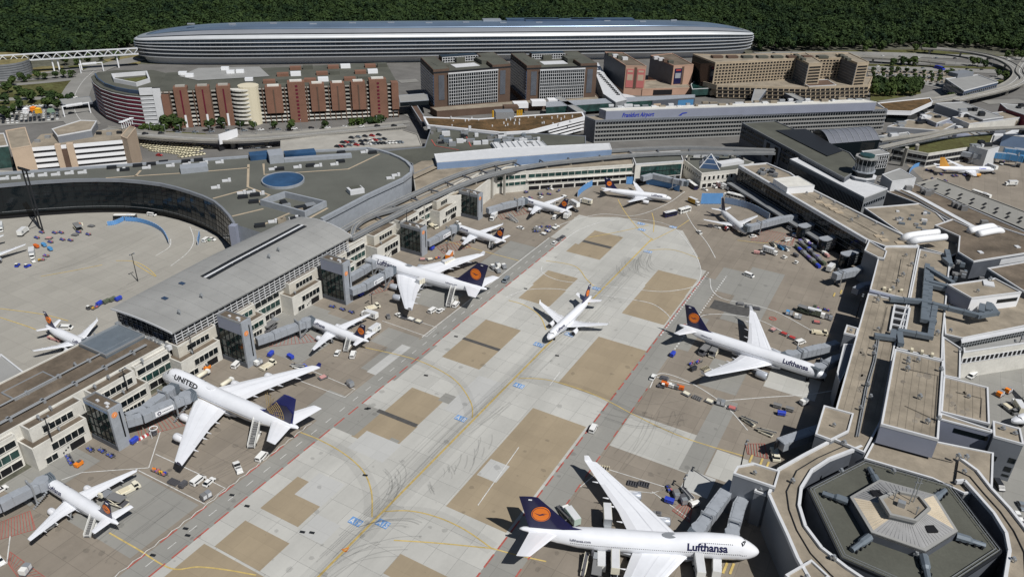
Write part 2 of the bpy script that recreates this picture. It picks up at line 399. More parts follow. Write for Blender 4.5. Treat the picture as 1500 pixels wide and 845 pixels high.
line('white_dash_line', [(-160,40),(-160,340)],.22, 'line_white', .02,(3,4.5), world=True)
line('white_dash_line', [(-77,280),(-76.6,352)],.7, 'line_white', .024,(1.2,1.2), world=True)
line('white_dash_line', [(-68.2,270),(-67.6,352)],.7, 'line_white', .024,(1.2,1.2), world=True)
zz = [Vector((-164.3+(.3 if i % 2 else -.3),45+i*2.2)) for i in range(52)]
line('white_edge_line', zz, .24, 'line_white', .02, world=True)
line('white_edge_line', [(-163.8,225),(-163.6,345)],.4, 'line_white', .02, world=True)
for pts in [[(812,364),(850,336),(900,322),(950,323),(985,333),(1008,357),(1024,385),(1026,405),(1015,420),(975,427),(940,425)],[(794,390),(795,400),(820,411),(870,417),(940,425)],
            [(740,436),(770,425),(810,423),(850,428),(920,438),(955,445),(975,458),(982,467)],[(1005,312),(1015,330),(1035,355),(1048,378)],[(1040,408),(1043,425),(1060,438),(1100,446),(1140,458),(1190,485)],
            [(1018,470),(1035,461),(1080,462),(1120,472),(1170,500)],[(790,345),(830,326),(880,314),(930,316),(975,300),(1003,281)],[(1010,563),(962,552)],[(952,568),(967,547),(1010,560),(1060,592),(1095,630)],
            [(350,345),(280,336)],[(228,375),(248,362),(250,350)],[(250,390),(275,370),(284,352),(278,332)],[(1060,587),(1120,582),(1190,577),(1250,566)],[(1430,305),(1380,290),(1368,284),(1375,275)]]:
    line('white_line', curve(pts, 6),.4, 'line_white', .02, world=True)
for pts in [[(218,685),(235,632)],[(218,685),(120,692),(90,703)],[(203,689),(300,738),(330,715),(300,700)],[(228,665),(300,698)],[(625,493),(640,480),(580,460)],[(625,493),(560,470)],[(505,582),(520,570),(450,540)],[(505,582),(440,558)],
            [(15,785),(10,825),(5,828)],[(880,684),(980,715),(955,722),(912,717)],[(955,720),(1010,760)],[(884,685),(850,713)],[(805,565),(820,545)],[(760,655),(700,740)]]:
    line('white_line', pts, .3, 'line_white', .024)
# red hatched keep-clear areas
def hatch(quad, n, wd=.17):
    a, b, c, d = [Vector((p.x, p.y)) for p in GP(quad)]; m = MB()
    for p in ((a, b),(b, c),(c, d),(d, a)): m.ribbon([p[0], p[1]], wd, up(.04))
    for i in range(n): u = (i+.5)/n; m.ribbon([a+(b-a)*u, d+(c-d)*min(1, u+.06)], wd, up(.04))
    return m.build('hatched_area', 'line_red', ap, kind='stuff')
for q, n in [([(0,790),(52,775),(44,748),(0,765)],11),([(15,808),(70,848),(30,850),(12,825)],12),([(205,640),(290,618),(262,600),(200,625)],14),([(395,508),(465,500),(452,490),(400,497)],12),([(545,432),(590,418),(570,410),(540,425)],10),
             ([(650,372),(690,362),(680,352),(640,362)],10),([(735,322),(775,312),(765,304),(725,312)],9),([(1100,352),(1160,360),(1165,345),(1120,337)],12),([(1095,665),(1125,672),(1120,650),(1092,650)],7),([(985,748),(1010,765),(1015,740),(1000,735)],6),
             ([(1250,560),(1252,540),(1285,540),(1290,558)],6)]: hatch(q, n)
# bays of yellow bars under the noses on the right
for px, py in [(1052,830),(1062,832),(1072,833),(1100,672),(1115,677),(1124,682),(1232,428),(1222,432)]:
    q = G(px, py); MB().ribbon([(q.x, q.y-2.2),(q.x, q.y+2.2)],.7, up(.04)).build('yellow_bar', 'line_yellow', ap)
# blue stand numbers painted on the lane
def ground_sign(px, py, txt, wd=4.2, h=2.7):
    c = G(px, py); MB().add([(c.x-wd/2, c.y-h/2,.16),(c.x+wd/2, c.y-h/2,.16),(c.x+wd/2, c.y+h/2,.16),(c.x-wd/2, c.y+h/2,.16)],[(0,1,2,3)]).build('stand_sign', 'sign_blue', ap)
    v, f = text_mesh(txt, h*1.05,.05); x0 = min(p.x for p in v); x1 = max(p.x for p in v); k = wd*.9/(x1-x0)
    MB().add([(c.x-wd*.45+(p.x-x0)*k, c.y-h*.38+p.y, .166) for p in v], f).build('stand_sign_lettering', 'line_white', ap)
for px, py, s in [(521,764, 'A19'),(561,767, 'A15'),(675,613, 'A18'),(760,565, 'A15'),(789,505, 'A17'),(834,490, 'B23'),(874,423, 'A16'),(949,369, 'B25'),(940,337, 'A13'),(939,328, 'A12'),(986,333, 'B26')]: ground_sign(px, py, s)
for px, py in [(1132,467),(1005,478)]:
    q = G(px, py); m = MB(); P = [(q.x+1.5*math.cos(a*.52), q.y+1.5*math.sin(a*.52)) for a in range(13)]; m.ribbon(P, .5,.16); m.ribbon([(q.x-1, q.y-1),(q.x+1, q.y+1)],.5,.164); m.build('round_marking', 'line_red', ap)
for q in [[(507,808),(501,805),(511,802)]]:
    pts = GP(q); MB().ribbon(pts+[pts[0]],.5,.16).build('warning_triangle', 'orange', ap)
# tyre marks
def marks(pts, n, spread, wd=.45):
    m = MB(); P = curve(pts, 6)
    for i in range(n):
        o = Vector((random.uniform(-1,1)*spread, random.uniform(-1,1)*spread*2.2)); a = random.randint(0, len(P)//3); b = random.randint(2*len(P)//3, len(P))
        m.ribbon([p+o for p in P[a:b]], wd*random.uniform(.5,1.1), up(.05))
    return m.build('tyre_marks', tm, ap, kind='stuff')
for a in [([(577,678),(587,690),(588,705),(580,722),(570,735)],8,2.5),([(628,705),(632,716),(640,726)],4,1.5),([(655,680),(660,690),(657,700)],6,2),([(520,775),(560,764),(600,762),(620,768)],7,1.6),([(480,840),(520,812),(560,800),(600,798)],7,2.5),
          ([(945,372),(940,385),(945,396),(962,402)],16,3.2),([(912,385),(914,395),(925,402)],7,2.5),([(700,640),(700,660),(690,680)],8,3.5),([(895,435),(900,440),(908,438)],6,1.2),([(925,610),(975,625),(1010,640)],4,3),([(975,640),(985,615),(990,640)],4,3),
          ([(300,690),(345,670),(400,640),(455,590)],8,5,.35),([(150,800),(200,760),(270,710)],8,6,.35),([(960,590),(940,640),(900,690)],6,4,.3),([(560,735),(640,650),(740,560)],7,4,.35),([(780,540),(860,470),(930,395)],7,4,.35),([(450,845),(540,760),(600,700)],6,3,.4),
          ([(690,630),(730,600),(740,590)],5,2.5),([(860,590),(930,610),(1000,600)],6,5),([(150,440),(190,425),(240,400)],6,6),([(60,400),(140,380),(210,345)],5,6)]: marks(*a)
def film(a, name):
    m = tm.copy(); m.name = name; m.node_tree.nodes['Mix Shader'].inputs[0].default_value = a; MATS[name] = m
film(.06, 'rubber_film')
for wd in (4,8.5): MB().ribbon([(-116.3,60),(-115.8,200),(-115.2,345)], wd, up(.05)).build('rubber_film', MATS['rubber_film'], ap, kind='stuff')
for pts in ([(545,757),(540,710),(505,665),(440,633)],[(560,749),(640,757),(722,804)],[(692,612),(670,560),(600,524),(530,508)],[(760,554),(850,570),(930,608),(1000,640)],[(945,367),(930,390),(900,420)]):
    for wd in (5,): MB().ribbon(curve(pts), wd, up(.05)).build('rubber_film', MATS['rubber_film'], ap, kind='stuff')
dm = MB()
for i in range(520):
    px = random.uniform(0,1300); py = random.uniform(310,845); q = G(px, py)
    if -205 < q.x < -14 and q.y < 400:
        s = random.uniform(.2,1.)**1.5*1.4; a = random.uniform(0,3); dm.add([(q.x+s*math.cos(a+k*1.05)*random.uniform(.6,1.2), q.y+s*math.sin(a+k*1.05)*random.uniform(.6,1.2),.17) for k in range(6)],[(0,1,2,3,4,5)])
dm.build('oil_spots', tm, ap, kind='stuff')
dm = MB()
for px, py in [(275,784),(362,741),(535,696),(443,779),(457,780),(624,550),(668,493),(816,521),(537,599),(540,598),(340,725),(272,774),(224,813),(770,423)]:
    q = G(px, py); dm.box((q.x, q.y, .02),(1.6,.8,.17),.3)
dm.build('drain_covers', 'dark_metal', ap, kind='stuff')
# west apron behind the hall
wa = sheet('west_apron', [(-262,60),(-262,330),(-330,330),(-700,160),(-500,-50)],.0, 'west_concrete', kind='structure')
# ================================================================ west pier
def orange_disc(parent, c, axis, r, mat='orange', name='round_emblem', thick=.06):
    m = MB(); n = 20; a = Vector(axis); u = a.orthogonal().normalized(); v = a.cross(u)
    c = Vector(c); rings = [[c+a*t+(u*math.cos(2*math.pi*k/n)+v*math.sin(2*math.pi*k/n))*r for k in range(n)] for t in (0, thick)]
    return m.loft(rings).build(name, mat, parent)
pier = root('pier_building', 'long cream pier building with brown flat roofs and stepped bays along the left stands', 'terminal', (-240,120,0))
def pbox(name, x0, y0, x1, y1, z0, z1, mat, roof=None, rim='white_wall', par=None, ph=.5):
    par = par or pier
    MB().prism([(x0, y0),(x1, y0),(x1, y1),(x0, y1)], z0, z1, roof is None, False).build(name, mat, par)
    if roof:
        MB().poly([(x0, y0, z1-.03),(x1, y0, z1-.03),(x1, y1, z1-.03),(x0, y1, z1-.03)]).build('roof', roof, par)
        b = MB()
        for p in ((x0, y0, x1, y0+.4),(x0, y1-.4, x1, y1),(x0, y0+.4, x0+.4, y1-.4),(x1-.4, y0+.4, x1, y1-.4)):
            b.box(((p[0]+p[2])/2,(p[1]+p[3])/2, z1-.2),(p[2]-p[0]+.04, p[3]-p[1]+.04, ph+.2))
        b.build('parapet', rim, par)
def bay(x, y0, y1, z0, z1, n, glass='glass', par=None, frame='white_wall'):
    """one window strip in an east wall at x, panes parted by mullions"""
    par = par or pier
    g = MB().box((x, (y0+y1)/2, z0),(.16, y1-y0, z1-z0)).build('window', glass, par)
    f = MB(); 
    for k in range(n+1): f.box((x+.1, y0+(y1-y0)*k/n, z0),(.16,.18, z1-z0))
    f.box((x+.08,(y0+y1)/2, z0-.2),(.4, y1-y0+.4,.2)); f.box((x+.08,(y0+y1)/2, z1),(.3, y1-y0+.4,.12))
    f.build('window_frame', 'dark_metal' if frame == 'd' else frame, par)
pbox('wall', -258,40,-230.3,152,0,13.4, 'white_wall', 'roof_brown')
TY = [54,113,170.5,229.5,289,344.5]
for i, T in enumerate(TY):
    south = i < 2
    # bay on the near side of the stair tower: two storeys, the upper one set back
    pbox('wall', -230.2, T-19.3,-222, T-.6,0,8.5, 'white_wall', 'roof_brown')
    pbox('wall', -232 if i > 1 else -230.25, T-17,-225.4, T+1.5,8.5,13.3, 'cream_panel' if i > 1 else 'white_wall', 'roof_brown')
    bay(-222, T-13.5, T-2.2,4.2,6.9,5); bay(-225.4, T-13, T-2.5,9.7,12.1,5)
    MB().box((-222, T-5.5,.3),(.2,5,2.7)).build('loading_door', 'black', pier)
    bay(-222, T-16.5, T-12.5,.7,3,2)
    for k in range(3): MB().box((-221.95, T-10.6+k*.9,1+.5*k),(.2,.5,.5)).build('wall_box', 'dark_metal', pier)
    # bay on the far side
    pbox('wall', -230.2, T+5.2,-222.2, T+24,0,8.2, 'white_wall', 'roof_brown')
    pbox('wall', -232 if i > 1 else -230.25, T+5.4,-225.6, T+22,8.2,13.2, 'cream_panel' if i in (2,3) else 'white_wall', 'roof_brown')
    bay(-222.2, T+6.5, T+22.5,4.6,7,6, 'glass_green' if i > 1 else 'glass'); bay(-225.6, T+7, T+20.5,9.4,11.8,6, 'glass_green' if i == 2 else 'glass'); bay(-222.2, T+7, T+21,1., 3.1,9)
    # recess between the bays with a green glazed screen
    pbox('wall', -234 if i > 1 else -230.28, T+24.1,-228.5, T+39.2,0,12.2, 'white_wall', 'roof_brown')
    bay(-228.5, T+24.6, T+38.6,8.6,11,4); bay(-228.5, T+24.6, T+38.6,4.4,7.2,5, 'glass_green'); bay(-228.5, T+24.6, T+38.6,.3,3,4, 'black')
# long ducts and vents on the near roof
for x, r_ in ((-235.2,.28),(-236.0,.2),(-244.4,.3)):
    b = MB().tube([(x, 45,14.3),(x, 148,14.3)], r_, 6)
    for k in range(9): b.box((x, 50+k*11.5,13.4),(1.5,.9,1.15))
    b.build('roof_duct', 'steel', pier)
pbox('plant_room', -256.5,135,-241,151.8,13.41,14.6, 'duct', 'duct', 'steel')
pbox('roof_hatch', -252,103,-244,118,13.41,13.9, 'roof_grey', 'roof_brown', 'steel', ph=.15)
def vent(x, y, z, s=1., par=None, mat='steel'):
    return MB().box((x, y, z),(.25*s, .25*s, 1.0*s)).box((x+.9*s, y, z),(.25*s, .25*s, 1.0*s)).box((x+.45*s, y, z+1.0*s),(1.5*s, .7*s, .55*s)).tube([(x+.45*s, y, z+1.5*s),(x+.45*s, y, z+2.1*s)],.45*s, 8).build('roof_vent', mat, par)
for x, y in [(-233,67),(-229,76),(-228.3,101),(-229.5,106),(-228,121),(-229,127),(-247,80),(-250,92),(-240,66),(-228,140),(-246,126)]: vent(x, y, 13.4,.9, pier)
for x, y in [(-224.2,104),(-224,128),(-224.2,158),(-224.2,214),(-224,275)]: vent(x, y, 8.4,.8, pier)
# north part of the pier, under and beside the elevated railway
pbox('wall', -243,254,-230.1,400,0,12.9, 'white_wall', 'roof_tan')
lf = bld('side_building', 'low white annex block with a grey flat roof jutting behind the near pier', 'building', GP([(2,520),(50,558),(20,575),(-40,540)],12),12,0, 'lilac_wall', 'roof_grey')
for k in range(3): vent(-268-k*3,108+k*3,12,1.1, lf[0])
# stair towers
M('tower_glass', (.012,.028,.028),.08,0,.5,.35, spec=.8)
HT = [16.5,16.5,20.3,20.5,15.2,15.2]
tw_lab = ['grey stair tower with glazed side half out of frame at the near end', 'glazed stair tower with orange emblem beside the nose of the globe-tailed jet', 'tall grey stair tower rising against the curved-roof hall, beside its near corner',
          'tall grey stair tower in front of the far corner of the curved-roof hall', 'glazed stair tower in the middle of the pier beyond the curved-roof hall', 'glazed stair tower farthest along the pier']
for i, T in enumerate(TY):
    h = HT[i]; r = root('stair_tower', tw_lab[i], 'tower', (-215, T+2.3,0),0, 'glazed stair towers along the pier')
    tall = h > 18; gt = h-5.5 if tall else h-1.6
    MB().prism([(-221.8, T),(-209.3, T),(-209.3, T+4.6),(-221.8, T+4.6)], gt, h, False, False).build('wall', 'lilac_wall' if tall else 'blue_wall' if i == 1 else 'grey_wall', r)
    MB().prism([(-221.7, T+.1),(-209.4, T+.1),(-209.4, T+4.5),(-221.7, T+4.5)],0, gt, False, False, z1s=None).build('glass_wall', 'tower_glass', r)
    MB().box((-215.6, T+2.3, h-.5),(11.6,4.2,.2)).build('roof', 'roof_brown', r)
    b = MB()
    for y in (T+.12, T+4.48): b.box((-215.5, y, h-.4),(12.6,.3,.75))
    b.box((-221.7, T+2.3, h-.4),(.3,4.06,.75)); b.build('parapet', 'steel', r)
    MB().box((-217, T+2, h-.3),(1,.8,.6)).box((-213, T+2.6, h-.3),(1.6,1,.5)).box((-211.4, T+1.6, h-.3),(.8,.8,.4)).build('roof_unit', 'white_metal', r)
    MB().box((-208.95, T+2.3,0),(.9,4.8, h+.35)).build('front_panel', 'bridge_grey', r)
    MB().box((-208.5, T+3.3,4),(.08,.55, h-6)).build('slot_window', 'glass', r)
    orange_disc(r, (-208.5, T+1.55, h-(5 if tall else 2.3)),(1,0,0),1.05)
    orange_disc(r, (-208.47, T+1.55, h-(5 if tall else 2.3)),(1,0,0),.82, 'pale_tan', 'emblem_ring')
    orange_disc(r, (-208.44, T+1.55, h-(5 if tall else 2.3)),(1,0,0),.68, 'orange', 'emblem_centre')
    MB().add([(-208.36, T+1.05, h-(5.4 if tall else 2.7)),(-208.36, T+1.6, h-(5.1 if tall else 2.4)),(-208.36, T+2.1, h-(4.5 if tall else 1.8)),(-208.36, T+1.5, h-(4.9 if tall else 2.2))],[(0,1,2,3)]).build('emblem_bird', 'white_paint', r)
    m = MB()
    for k in range(1,5): m.box((-221.5+k*2.45, T-.02,.3),(.14,.16, gt-.3)); m.box((-221.5+k*2.45, T+4.62,.3),(.14,.16, gt-.3))
    for k in range(1, int(gt/3.3)): m.box((-215.6, T-.02, k*3.3),(12.2,.14,.14))
    m.build('glazing_bar', 'black', r)
    MB().box((-215.6, T+2.3,.2),(9,3.4, gt-1)).build('stair_core', 'dark_wall', r) if False else None
    MB().prism([(-222.2, T-.15),(-208.9, T-.15),(-208.9, T+.02),(-222.2, T+.02)],0,2.0, True, False, z1s=None).build('plinth', 'dark_wall', r)
# ---------------------------------------------------------------- curved-roof hall
hall = root('station_hall', 'large hall with grey barrel roof, dark solar strips and white lattice glazing over the pier', 'building', (-244,205,0))
y0, y1 = 153.2,256.5
def hxz(u, y):
    t_ = (y-y0)/(y1-y0); xl = -261.2-4*min(1, t_*2); xr = -226.2; return xl+(xr-xl)*u, 19.7+(.9+2.9*t_)*math.sin(math.pi*u)**.8
HU = [0,.06,.15,.28,.42,.56,.7,.82,.91,.97,1]
def hrib(y, o0, o1): return [(hxz(u, y)[0], y, hxz(u, y)[1]+o0) for u in HU]+[(hxz(u, y)[0], y, hxz(u, y)[1]+o1) for u in HU[::-1]]
n = 17
for k in range(n):
    a = y0+(y1-y0)*k/n; c = y0+(y1-y0)*(k+1)/n-.06
    MB().loft([hrib(a, 0,-.5), hrib(c, 0,-.5)]).build('roof_panel', 'roof_grey', hall)
for y in (y0-.25, y1): MB().loft([hrib(y, .12,-.6), hrib(y+.25,.12,-.6)]).build('roof_edge', 'white_metal', hall)
for ua, ub, mt, nm in ((.36,.405, 'dark_metal', 'solar_panel'),(.41,.445, 'white_metal', 'skylight'),(.45,.5, 'dark_metal', 'solar_panel')):
    kk = 1 if nm == 'skylight' else 12
    for k in range(kk):
        ya = 188+k*5; yb = 248 if kk == 1 else ya+4.7
        MB().loft([[(hxz(u, y)[0], y, hxz(u, y)[1]+.06) for u in (ua, ub)]+[(hxz(u, y)[0], y, hxz(u, y)[1]+.3) for u in (ub, ua)] for y in (ya, yb)]).build(nm, mt, hall)
for u, y in [(.72,176),(.66,222),(.69,215),(.78,163)]: x, z = hxz(u, y); vent(x, y, z, 1., hall)
for u, y in [(.4,168),(.3,180)]: x, z = hxz(u, y); MB().box((x, y, z-.1),(2.5,1.6,.5)).build('skylight', 'glass_blue', hall)
MB().prism([(-260.5,155),(-228.3,155),(-228.3,255),(-260.5,255)],11.5,19.2, False).build('glass_wall', 'glass', hall)
b = MB()   # white lattice on the east side
for z in (11.9,13.1,14.3,15.5,16.7,17.9,18.9): b.box((-227.6,205, z),(.22,100.6,.24 if z < 18 else .4))
for k in range(34): b.box((-227.4,155+k*100/33,11.5),(.3,.28,7.8))
b.build('lattice', 'white_metal', hall, kind='stuff')
b = MB()
for z in (12.7,14,15.3,16.6,17.9): b.box((-244.5,154.8, z),(32,.2,.16))
for k in range(12): b.box((-260.4+k*2.9,154.7,11.5),(.18,.25,8))
b.build('south_glazing_bar', 'dark_wall', hall, kind='stuff')
for k in range(11): b = MB().add([(-260.4+k*2.9+.1,154.9,12.8),(-260.4+k*2.9+2.7,154.9,12.8),(-260.4+k*2.9+2.7,154.9,15.2),(-260.4+k*2.9+.1,154.9,15.2)],[(0,1,2,3)]).build('window', 'glass_blue' if k in (1,3,4,7,8) else 'glass', hall)
MB().prism([(-262,153.5),(-229,153.5),(-229,255.5),(-262,255.5)],0,11.5, True).build('plinth', 'white_wall', hall)
for i in range(14): MB().box((-258+i*2.3,152.4+random.uniform(-.6,.3),12.4),(random.uniform(1,2),1.6, random.uniform(.8,2.2))).build('air_unit', random.choice(['steel', 'duct', 'white_metal']), hall)
# ---------------------------------------------------------------- great terminal hall with the dark roof and curved glass front
TZ = 20
top = [(-60,277),(0,272),(55,267),(107,264),(142,263.4),(177,264),(207,266.5),(235,270),(257,275),(277,281),(297,288),(314,296),(326,306),(336,317),(343,328)]
back = [(395,345),(445,333),(471,323),(540,287),(590,264),(602,255),(603,247),(596,239),(586,233),(572,227),(556,222),(538,219),(500,221),(416,225),(364,231),(250,239),(100,249),(0,256),(-60,261)]
FT = [Vector((p.x, p.y, 0)) for p in GP(top, TZ)]; BK = [Vector((p.x, p.y, 0)) for p in GP(back, TZ)]
th = root('terminal_hall', 'vast terminal hall with a dark flat roof, blue oval skylight and curved black glass front', 'terminal', (-360,290,0))
MB().poly([(*p.to_tuple()[:2], TZ) for p in ccw(FT+BK)]).build('roof', 'roof_green', th)
FB = [Vector((p.x, p.y, 0)) for p in GP([(-60,322),(0,320),(55,317),(107,314),(142,312.5),(177,312),(207,314),(235,318),(257,323),(277,330),(297,340),(314,351),(326,361),(338,373),(344,385)],0)]
FB = [t+(b-t)*.35 for t, b in zip(FT, FB)]   # the front leans in slightly towards the ground
m = MB()
m.loft([[(p.x, p.y, TZ-.9) for p in FT],[(b.x, b.y, 3.2) for b in FB]], False, False); m.build('glass_wall', 'glass', th)
MB().loft([[(b.x-.8*0, b.y+1.6,3.2) for b in FB],[(b.x, b.y+1.6,0) for b in FB]], False, False).build('base_wall', 'black', th)
for lv in (4.5,7.5,10.5,13.5,16.5):
    u = (TZ-.9-lv)/(TZ-4.1); P = [t+(b-t)*u for t, b in zip(FT, FB)]
    MB().loft([[(p.x, p.y-.12, lv+.14) for p in P],[(p.x, p.y-.12, lv-.14) for p in P]], False, False).build('floor_rail', 'mid_wall' if lv < 5 else 'black', th)
m = MB()
for i in range(len(FT)-1):
    kk = max(2, int((FT[i+1]-FT[i]).length/3.5))
    for k in range(kk):
        a = FT[i]+(FT[i+1]-FT[i])*k/kk; b = FB[i]+(FB[i+1]-FB[i])*k/kk; m.tube([(a.x, a.y-.1, TZ-1),(b.x, b.y-.1,3.2)],.06,4)
m.build('mullion', 'black', th, kind='stuff')
def rimline(P, z0, z1, t, name, mat):
    """solid kerb along a line of ground points"""
    b = MB(); n = len(P)
    for i in range(n-1):
        d = (P[i+1]-P[i]).normalized(); q = Vector((-d.y, d.x, 0))*t/2
        b.prism([((P[i]+q).x, (P[i]+q).y),((P[i]-q).x, (P[i]-q).y),((P[i+1]-q).x, (P[i+1]-q).y),((P[i+1]+q).x, (P[i+1]+q).y)], z0, z1, True, True)
    return b.build(name, mat, th)
rimline(FT, TZ-1, TZ+.7,1.2, 'parapet', 'grey_wall'); rimline(BK[2:], TZ-1, TZ+1.2,1.6, 'parapet', 'bridge_grey'); rimline(BK[11:], TZ-.5, TZ+1,.8, 'parapet', 'bridge_grey')
MB().loft([[(p.x, p.y, TZ-.5) for p in BK],[(p.x, p.y, 0) for p in BK]], False, False).build('wall', 'bridge_grey', th)
MB().loft([[(p.x, p.y, TZ) for p in (FT[-1], BK[0])],[(p.x, p.y, 0) for p in (FT[-1], BK[0])]], False, False).build('end_wall', 'bridge_grey', th)
q = FT[-1]; MB().box((q.x+1, q.y-1.5,0),(3.4,3.4, TZ+.2), R(20)).build('end_wall', 'lilac_wall', th)
# blue oval roof light
oc = G(415,266, TZ); ol = (G(446,265, TZ)-G(383,267, TZ))/2; os_ = (G(417,255, TZ)-G(413,278, TZ))/2
el = [oc+ol*math.cos(2*math.pi*k/40)+os_*math.sin(2*math.pi*k/40) for k in range(40)]
M('glass_oval', (.03,.08,.17),.25,0,.4,.08, spec=.5)
MB().poly([(p.x, p.y, TZ+1.1) for p in el]).build('oval_skylight', 'glass_oval', th)
MB().loft([[(p.x, p.y, TZ-.1) for p in el],[(p.x, p.y, TZ+1.4) for p in el],[(oc.x+(p.x-oc.x)*.955, oc.y+(p.y-oc.y)*.955, TZ+1.4) for p in el],[(oc.x+(p.x-oc.x)*.955, oc.y+(p.y-oc.y)*.955, TZ+1) for p in el]], False).build('skylight_rim', 'bridge_grey', th)
def walls(pts, z0, z1, t, name, mat, par):
    """closed upstand wall round a plan"""
    P = ccw([(p[0], p[1]) for p in pts]); o, q = inset(P, -t/2), inset(P, t/2); n = len(P); b = MB()
    for i in range(n):
        j = (i+1) % n
        b.add([(*o[i], z0),(*o[j], z0),(*o[j], z1),(*o[i], z1),(*q[i], z1),(*q[j], z1),(*q[j], z0),(*q[i], z0)],[(0,1,2,3),(3,2,5,4),(4,5,6,7)])
    return b.build(name, mat, par)
walls(GP([(384,301),(418,289),(477,303),(447,318)], TZ), TZ, TZ+3.2,1, 'roof_court_wall', 'bridge_grey', th)
for px, py, a, b_, c, mt in [(416,300,3,5,2, 'dark_metal'),(420,303,4,2,1.6, 'steel'),(445,306,9,4,1.6, 'dark_metal'),(455,304,5,4,2, 'steel'),(436,309,5,3,1.5, 'roof_tan'),(411,326,3,2,1.8, 'roof_tan'),(415,324,2.5,2,1.8, 'roof_tan'),(433,322,5,3,1.4, 'dark_metal'),
                             (521,282,8,6,2.5, 'white_metal'),(521,281,6,4,2.7, 'roof_dark')]:
    q = G(px, py, TZ); MB().box((q.x, q.y, TZ),(a, b_, c), R(60)).build('roof_unit', mt, th)
# blue glazed plant strips at the back edge and pale tracks on the roof
def rbar(a, b, z, h, wd, name, mat, par):
    A, B = G(*a, z), G(*b, z); d = B-A; return MB().box(((A.x+B.x)/2,(A.y+B.y)/2, z),(d.length, wd, h), math.atan2(d.y, d.x)).build(name, mat, par)
rbar((366,233),(396,230), TZ, 3,8, 'plant_strip', 'glass_oval', th); rbar((394,236),(415,234), TZ, 5,12, 'plant_room', 'bridge_grey', th); rbar((417,230),(462,226), TZ, 2.5,8, 'plant_strip', 'glass_oval', th); rbar((417,237),(515,230), TZ, 2,4, 'plant_strip', 'bridge_grey', th)
rbar((265,252),(305,248), TZ, 3,8, 'plant_room', 'bridge_grey', th)
for pts in [[(155,261),(200,258),(265,254)],[(305,251),(365,246)],[(364,241),(363,274),(395,286),(377,297)],[(386,240),(387,256),(510,248),(556,226)],[(363,277),(312,291)],[(386,306),(340,317)],[(384,330),(425,312)],[(480,305),(440,327)],[(198,259),(206,250)]]:
    MB().ribbon(GP(pts, TZ),1.3, TZ+.06).build('roof_walkway', 'beige', th)
for px, py in [(5,263),(22,262),(42,259),(61,258),(80,257),(100,255),(119,254),(176,250),(213,247),(248,244),(272,242),(297,240),(320,239),(398,249),(434,246),(464,244),(488,242),(532,224),(352,284),(379,285),(366,283),(398,326),(428,321),(570,262),(578,258),(314,276),(330,266)]:
    q = G(px, py, TZ); MB().box((q.x, q.y, TZ),(3.2,1.6,1.), R(50)).box((q.x+1.8, q.y+1.5, TZ),(1.4,1.4,1.8), R(50)).build('smoke_vent', 'white_metal', th)
for px, py in [(164,247),(183,250),(202,244),(222,242),(273,238),(240,239),(291,236),(455,244),(410,249),(499,238),(500,225),(374,287),(356,290),(372,297),(381,332),(546,225)]:
    q = G(px, py, TZ); MB().box((q.x, q.y, TZ),(5,2.6,1.5), R(50)).build('dark_vent', 'dark_metal', th)
# floodlight mast on the west apron
def lattice_mast(x, y, h, label, spread=3.2):
    r = root('floodlight_mast', label, 'mast', (x, y, 0))
    for a in (-1,1): MB().tube([(a*spread, -a, 0),(a*1.7,0, h)],.42,6).build('leg', 'dark_metal', r, local=True)
    MB().tube([(-spread-4,-4,0),(-2.4,0, h*.22)],.3,6).build('strut', 'dark_metal', r, local=True)
    MB().box((0,0, h),(7,2,.5)).build('platform', 'dark_metal', r, local=True)
    for k in range(5): MB().box((-3+k*1.5,-.8, h+.5),(1,.6,.9)).build('lamp', 'dark_metal', r, local=True)
q = G(61,338); lattice_mast(q.x, q.y, 34, 'tall dark twin-legged floodlight mast in front of the curved glass wall')
# ---------------------------------------------------------------- elevated railway
sk = root('elevated_railway', 'twin concrete guideway of the elevated railway curving past the terminal roofs', 'railway', (-200,330,0))
def sm(pts, z, n=6):
    P = GP(pts, z); out = []
    for i in range(len(P)-1):
        p0, p1, p2, p3 = P[max(i-1,0)], P[i], P[i+1], P[min(i+2, len(P)-1)]
        for k in range(n):
            u = k/n; out.append(.5*((2*p1)+(-p0+p2)*u+(2*p0-5*p1+4*p2-p3)*u*u+(-p0+3*p1-3*p2+p3)*u**3))
    return out+[P[-1]]
RZ = 15.5
def guideway(pts, z=RZ, wd=2.6, par=None, name='guideway'):
    P = sm(pts, z); b = MB(); 
    L = []; 
    for i, p in enumerate(P):
        d = (P[min(i+1, len(P)-1)]-P[max(i-1,0)]).normalized(); n = Vector((-d.y, d.x, 0))
        zz = p.z; L.append([(p+n*wd/2).to_tuple()[:2]+(zz+.55,),(p+n*(wd/2-.35)).to_tuple()[:2]+(zz+.55,),(p+n*(wd/2-.4)).to_tuple()[:2]+(zz,),(p-n*(wd/2-.4)).to_tuple()[:2]+(zz,),(p-n*(wd/2-.35)).to_tuple()[:2]+(zz+.55,),(p-n*wd/2).to_tuple()[:2]+(zz+.55,),(p-n*wd/2).to_tuple()[:2]+(zz-1.1,),(p+n*wd/2).to_tuple()[:2]+(zz-1.1,)])
    b.loft(L); b.build(name, 'mid_wall', par)
    MB().ribbon(P, .5, P[0].z+.06).build('guide_rail', 'steel', par)
    for s in (-1,1):
        Q = []
        for i, p in enumerate(P):
            d = (P[min(i+1, len(P)-1)]-P[max(i-1,0)]).normalized(); n = Vector((-d.y, d.x, 0)); Q.append(p+n*s*(wd/2-.17))
        MB().ribbon(Q, .36, P[0].z+.57).build('kerb_rail', 'concrete', par)
    return P
A_ = guideway([(488,345),(545,313),(600,287),(650,264),(700,246),(750,235),(830,226),(920,219),(1010,216),(1135,220)], RZ, 2.8, sk)
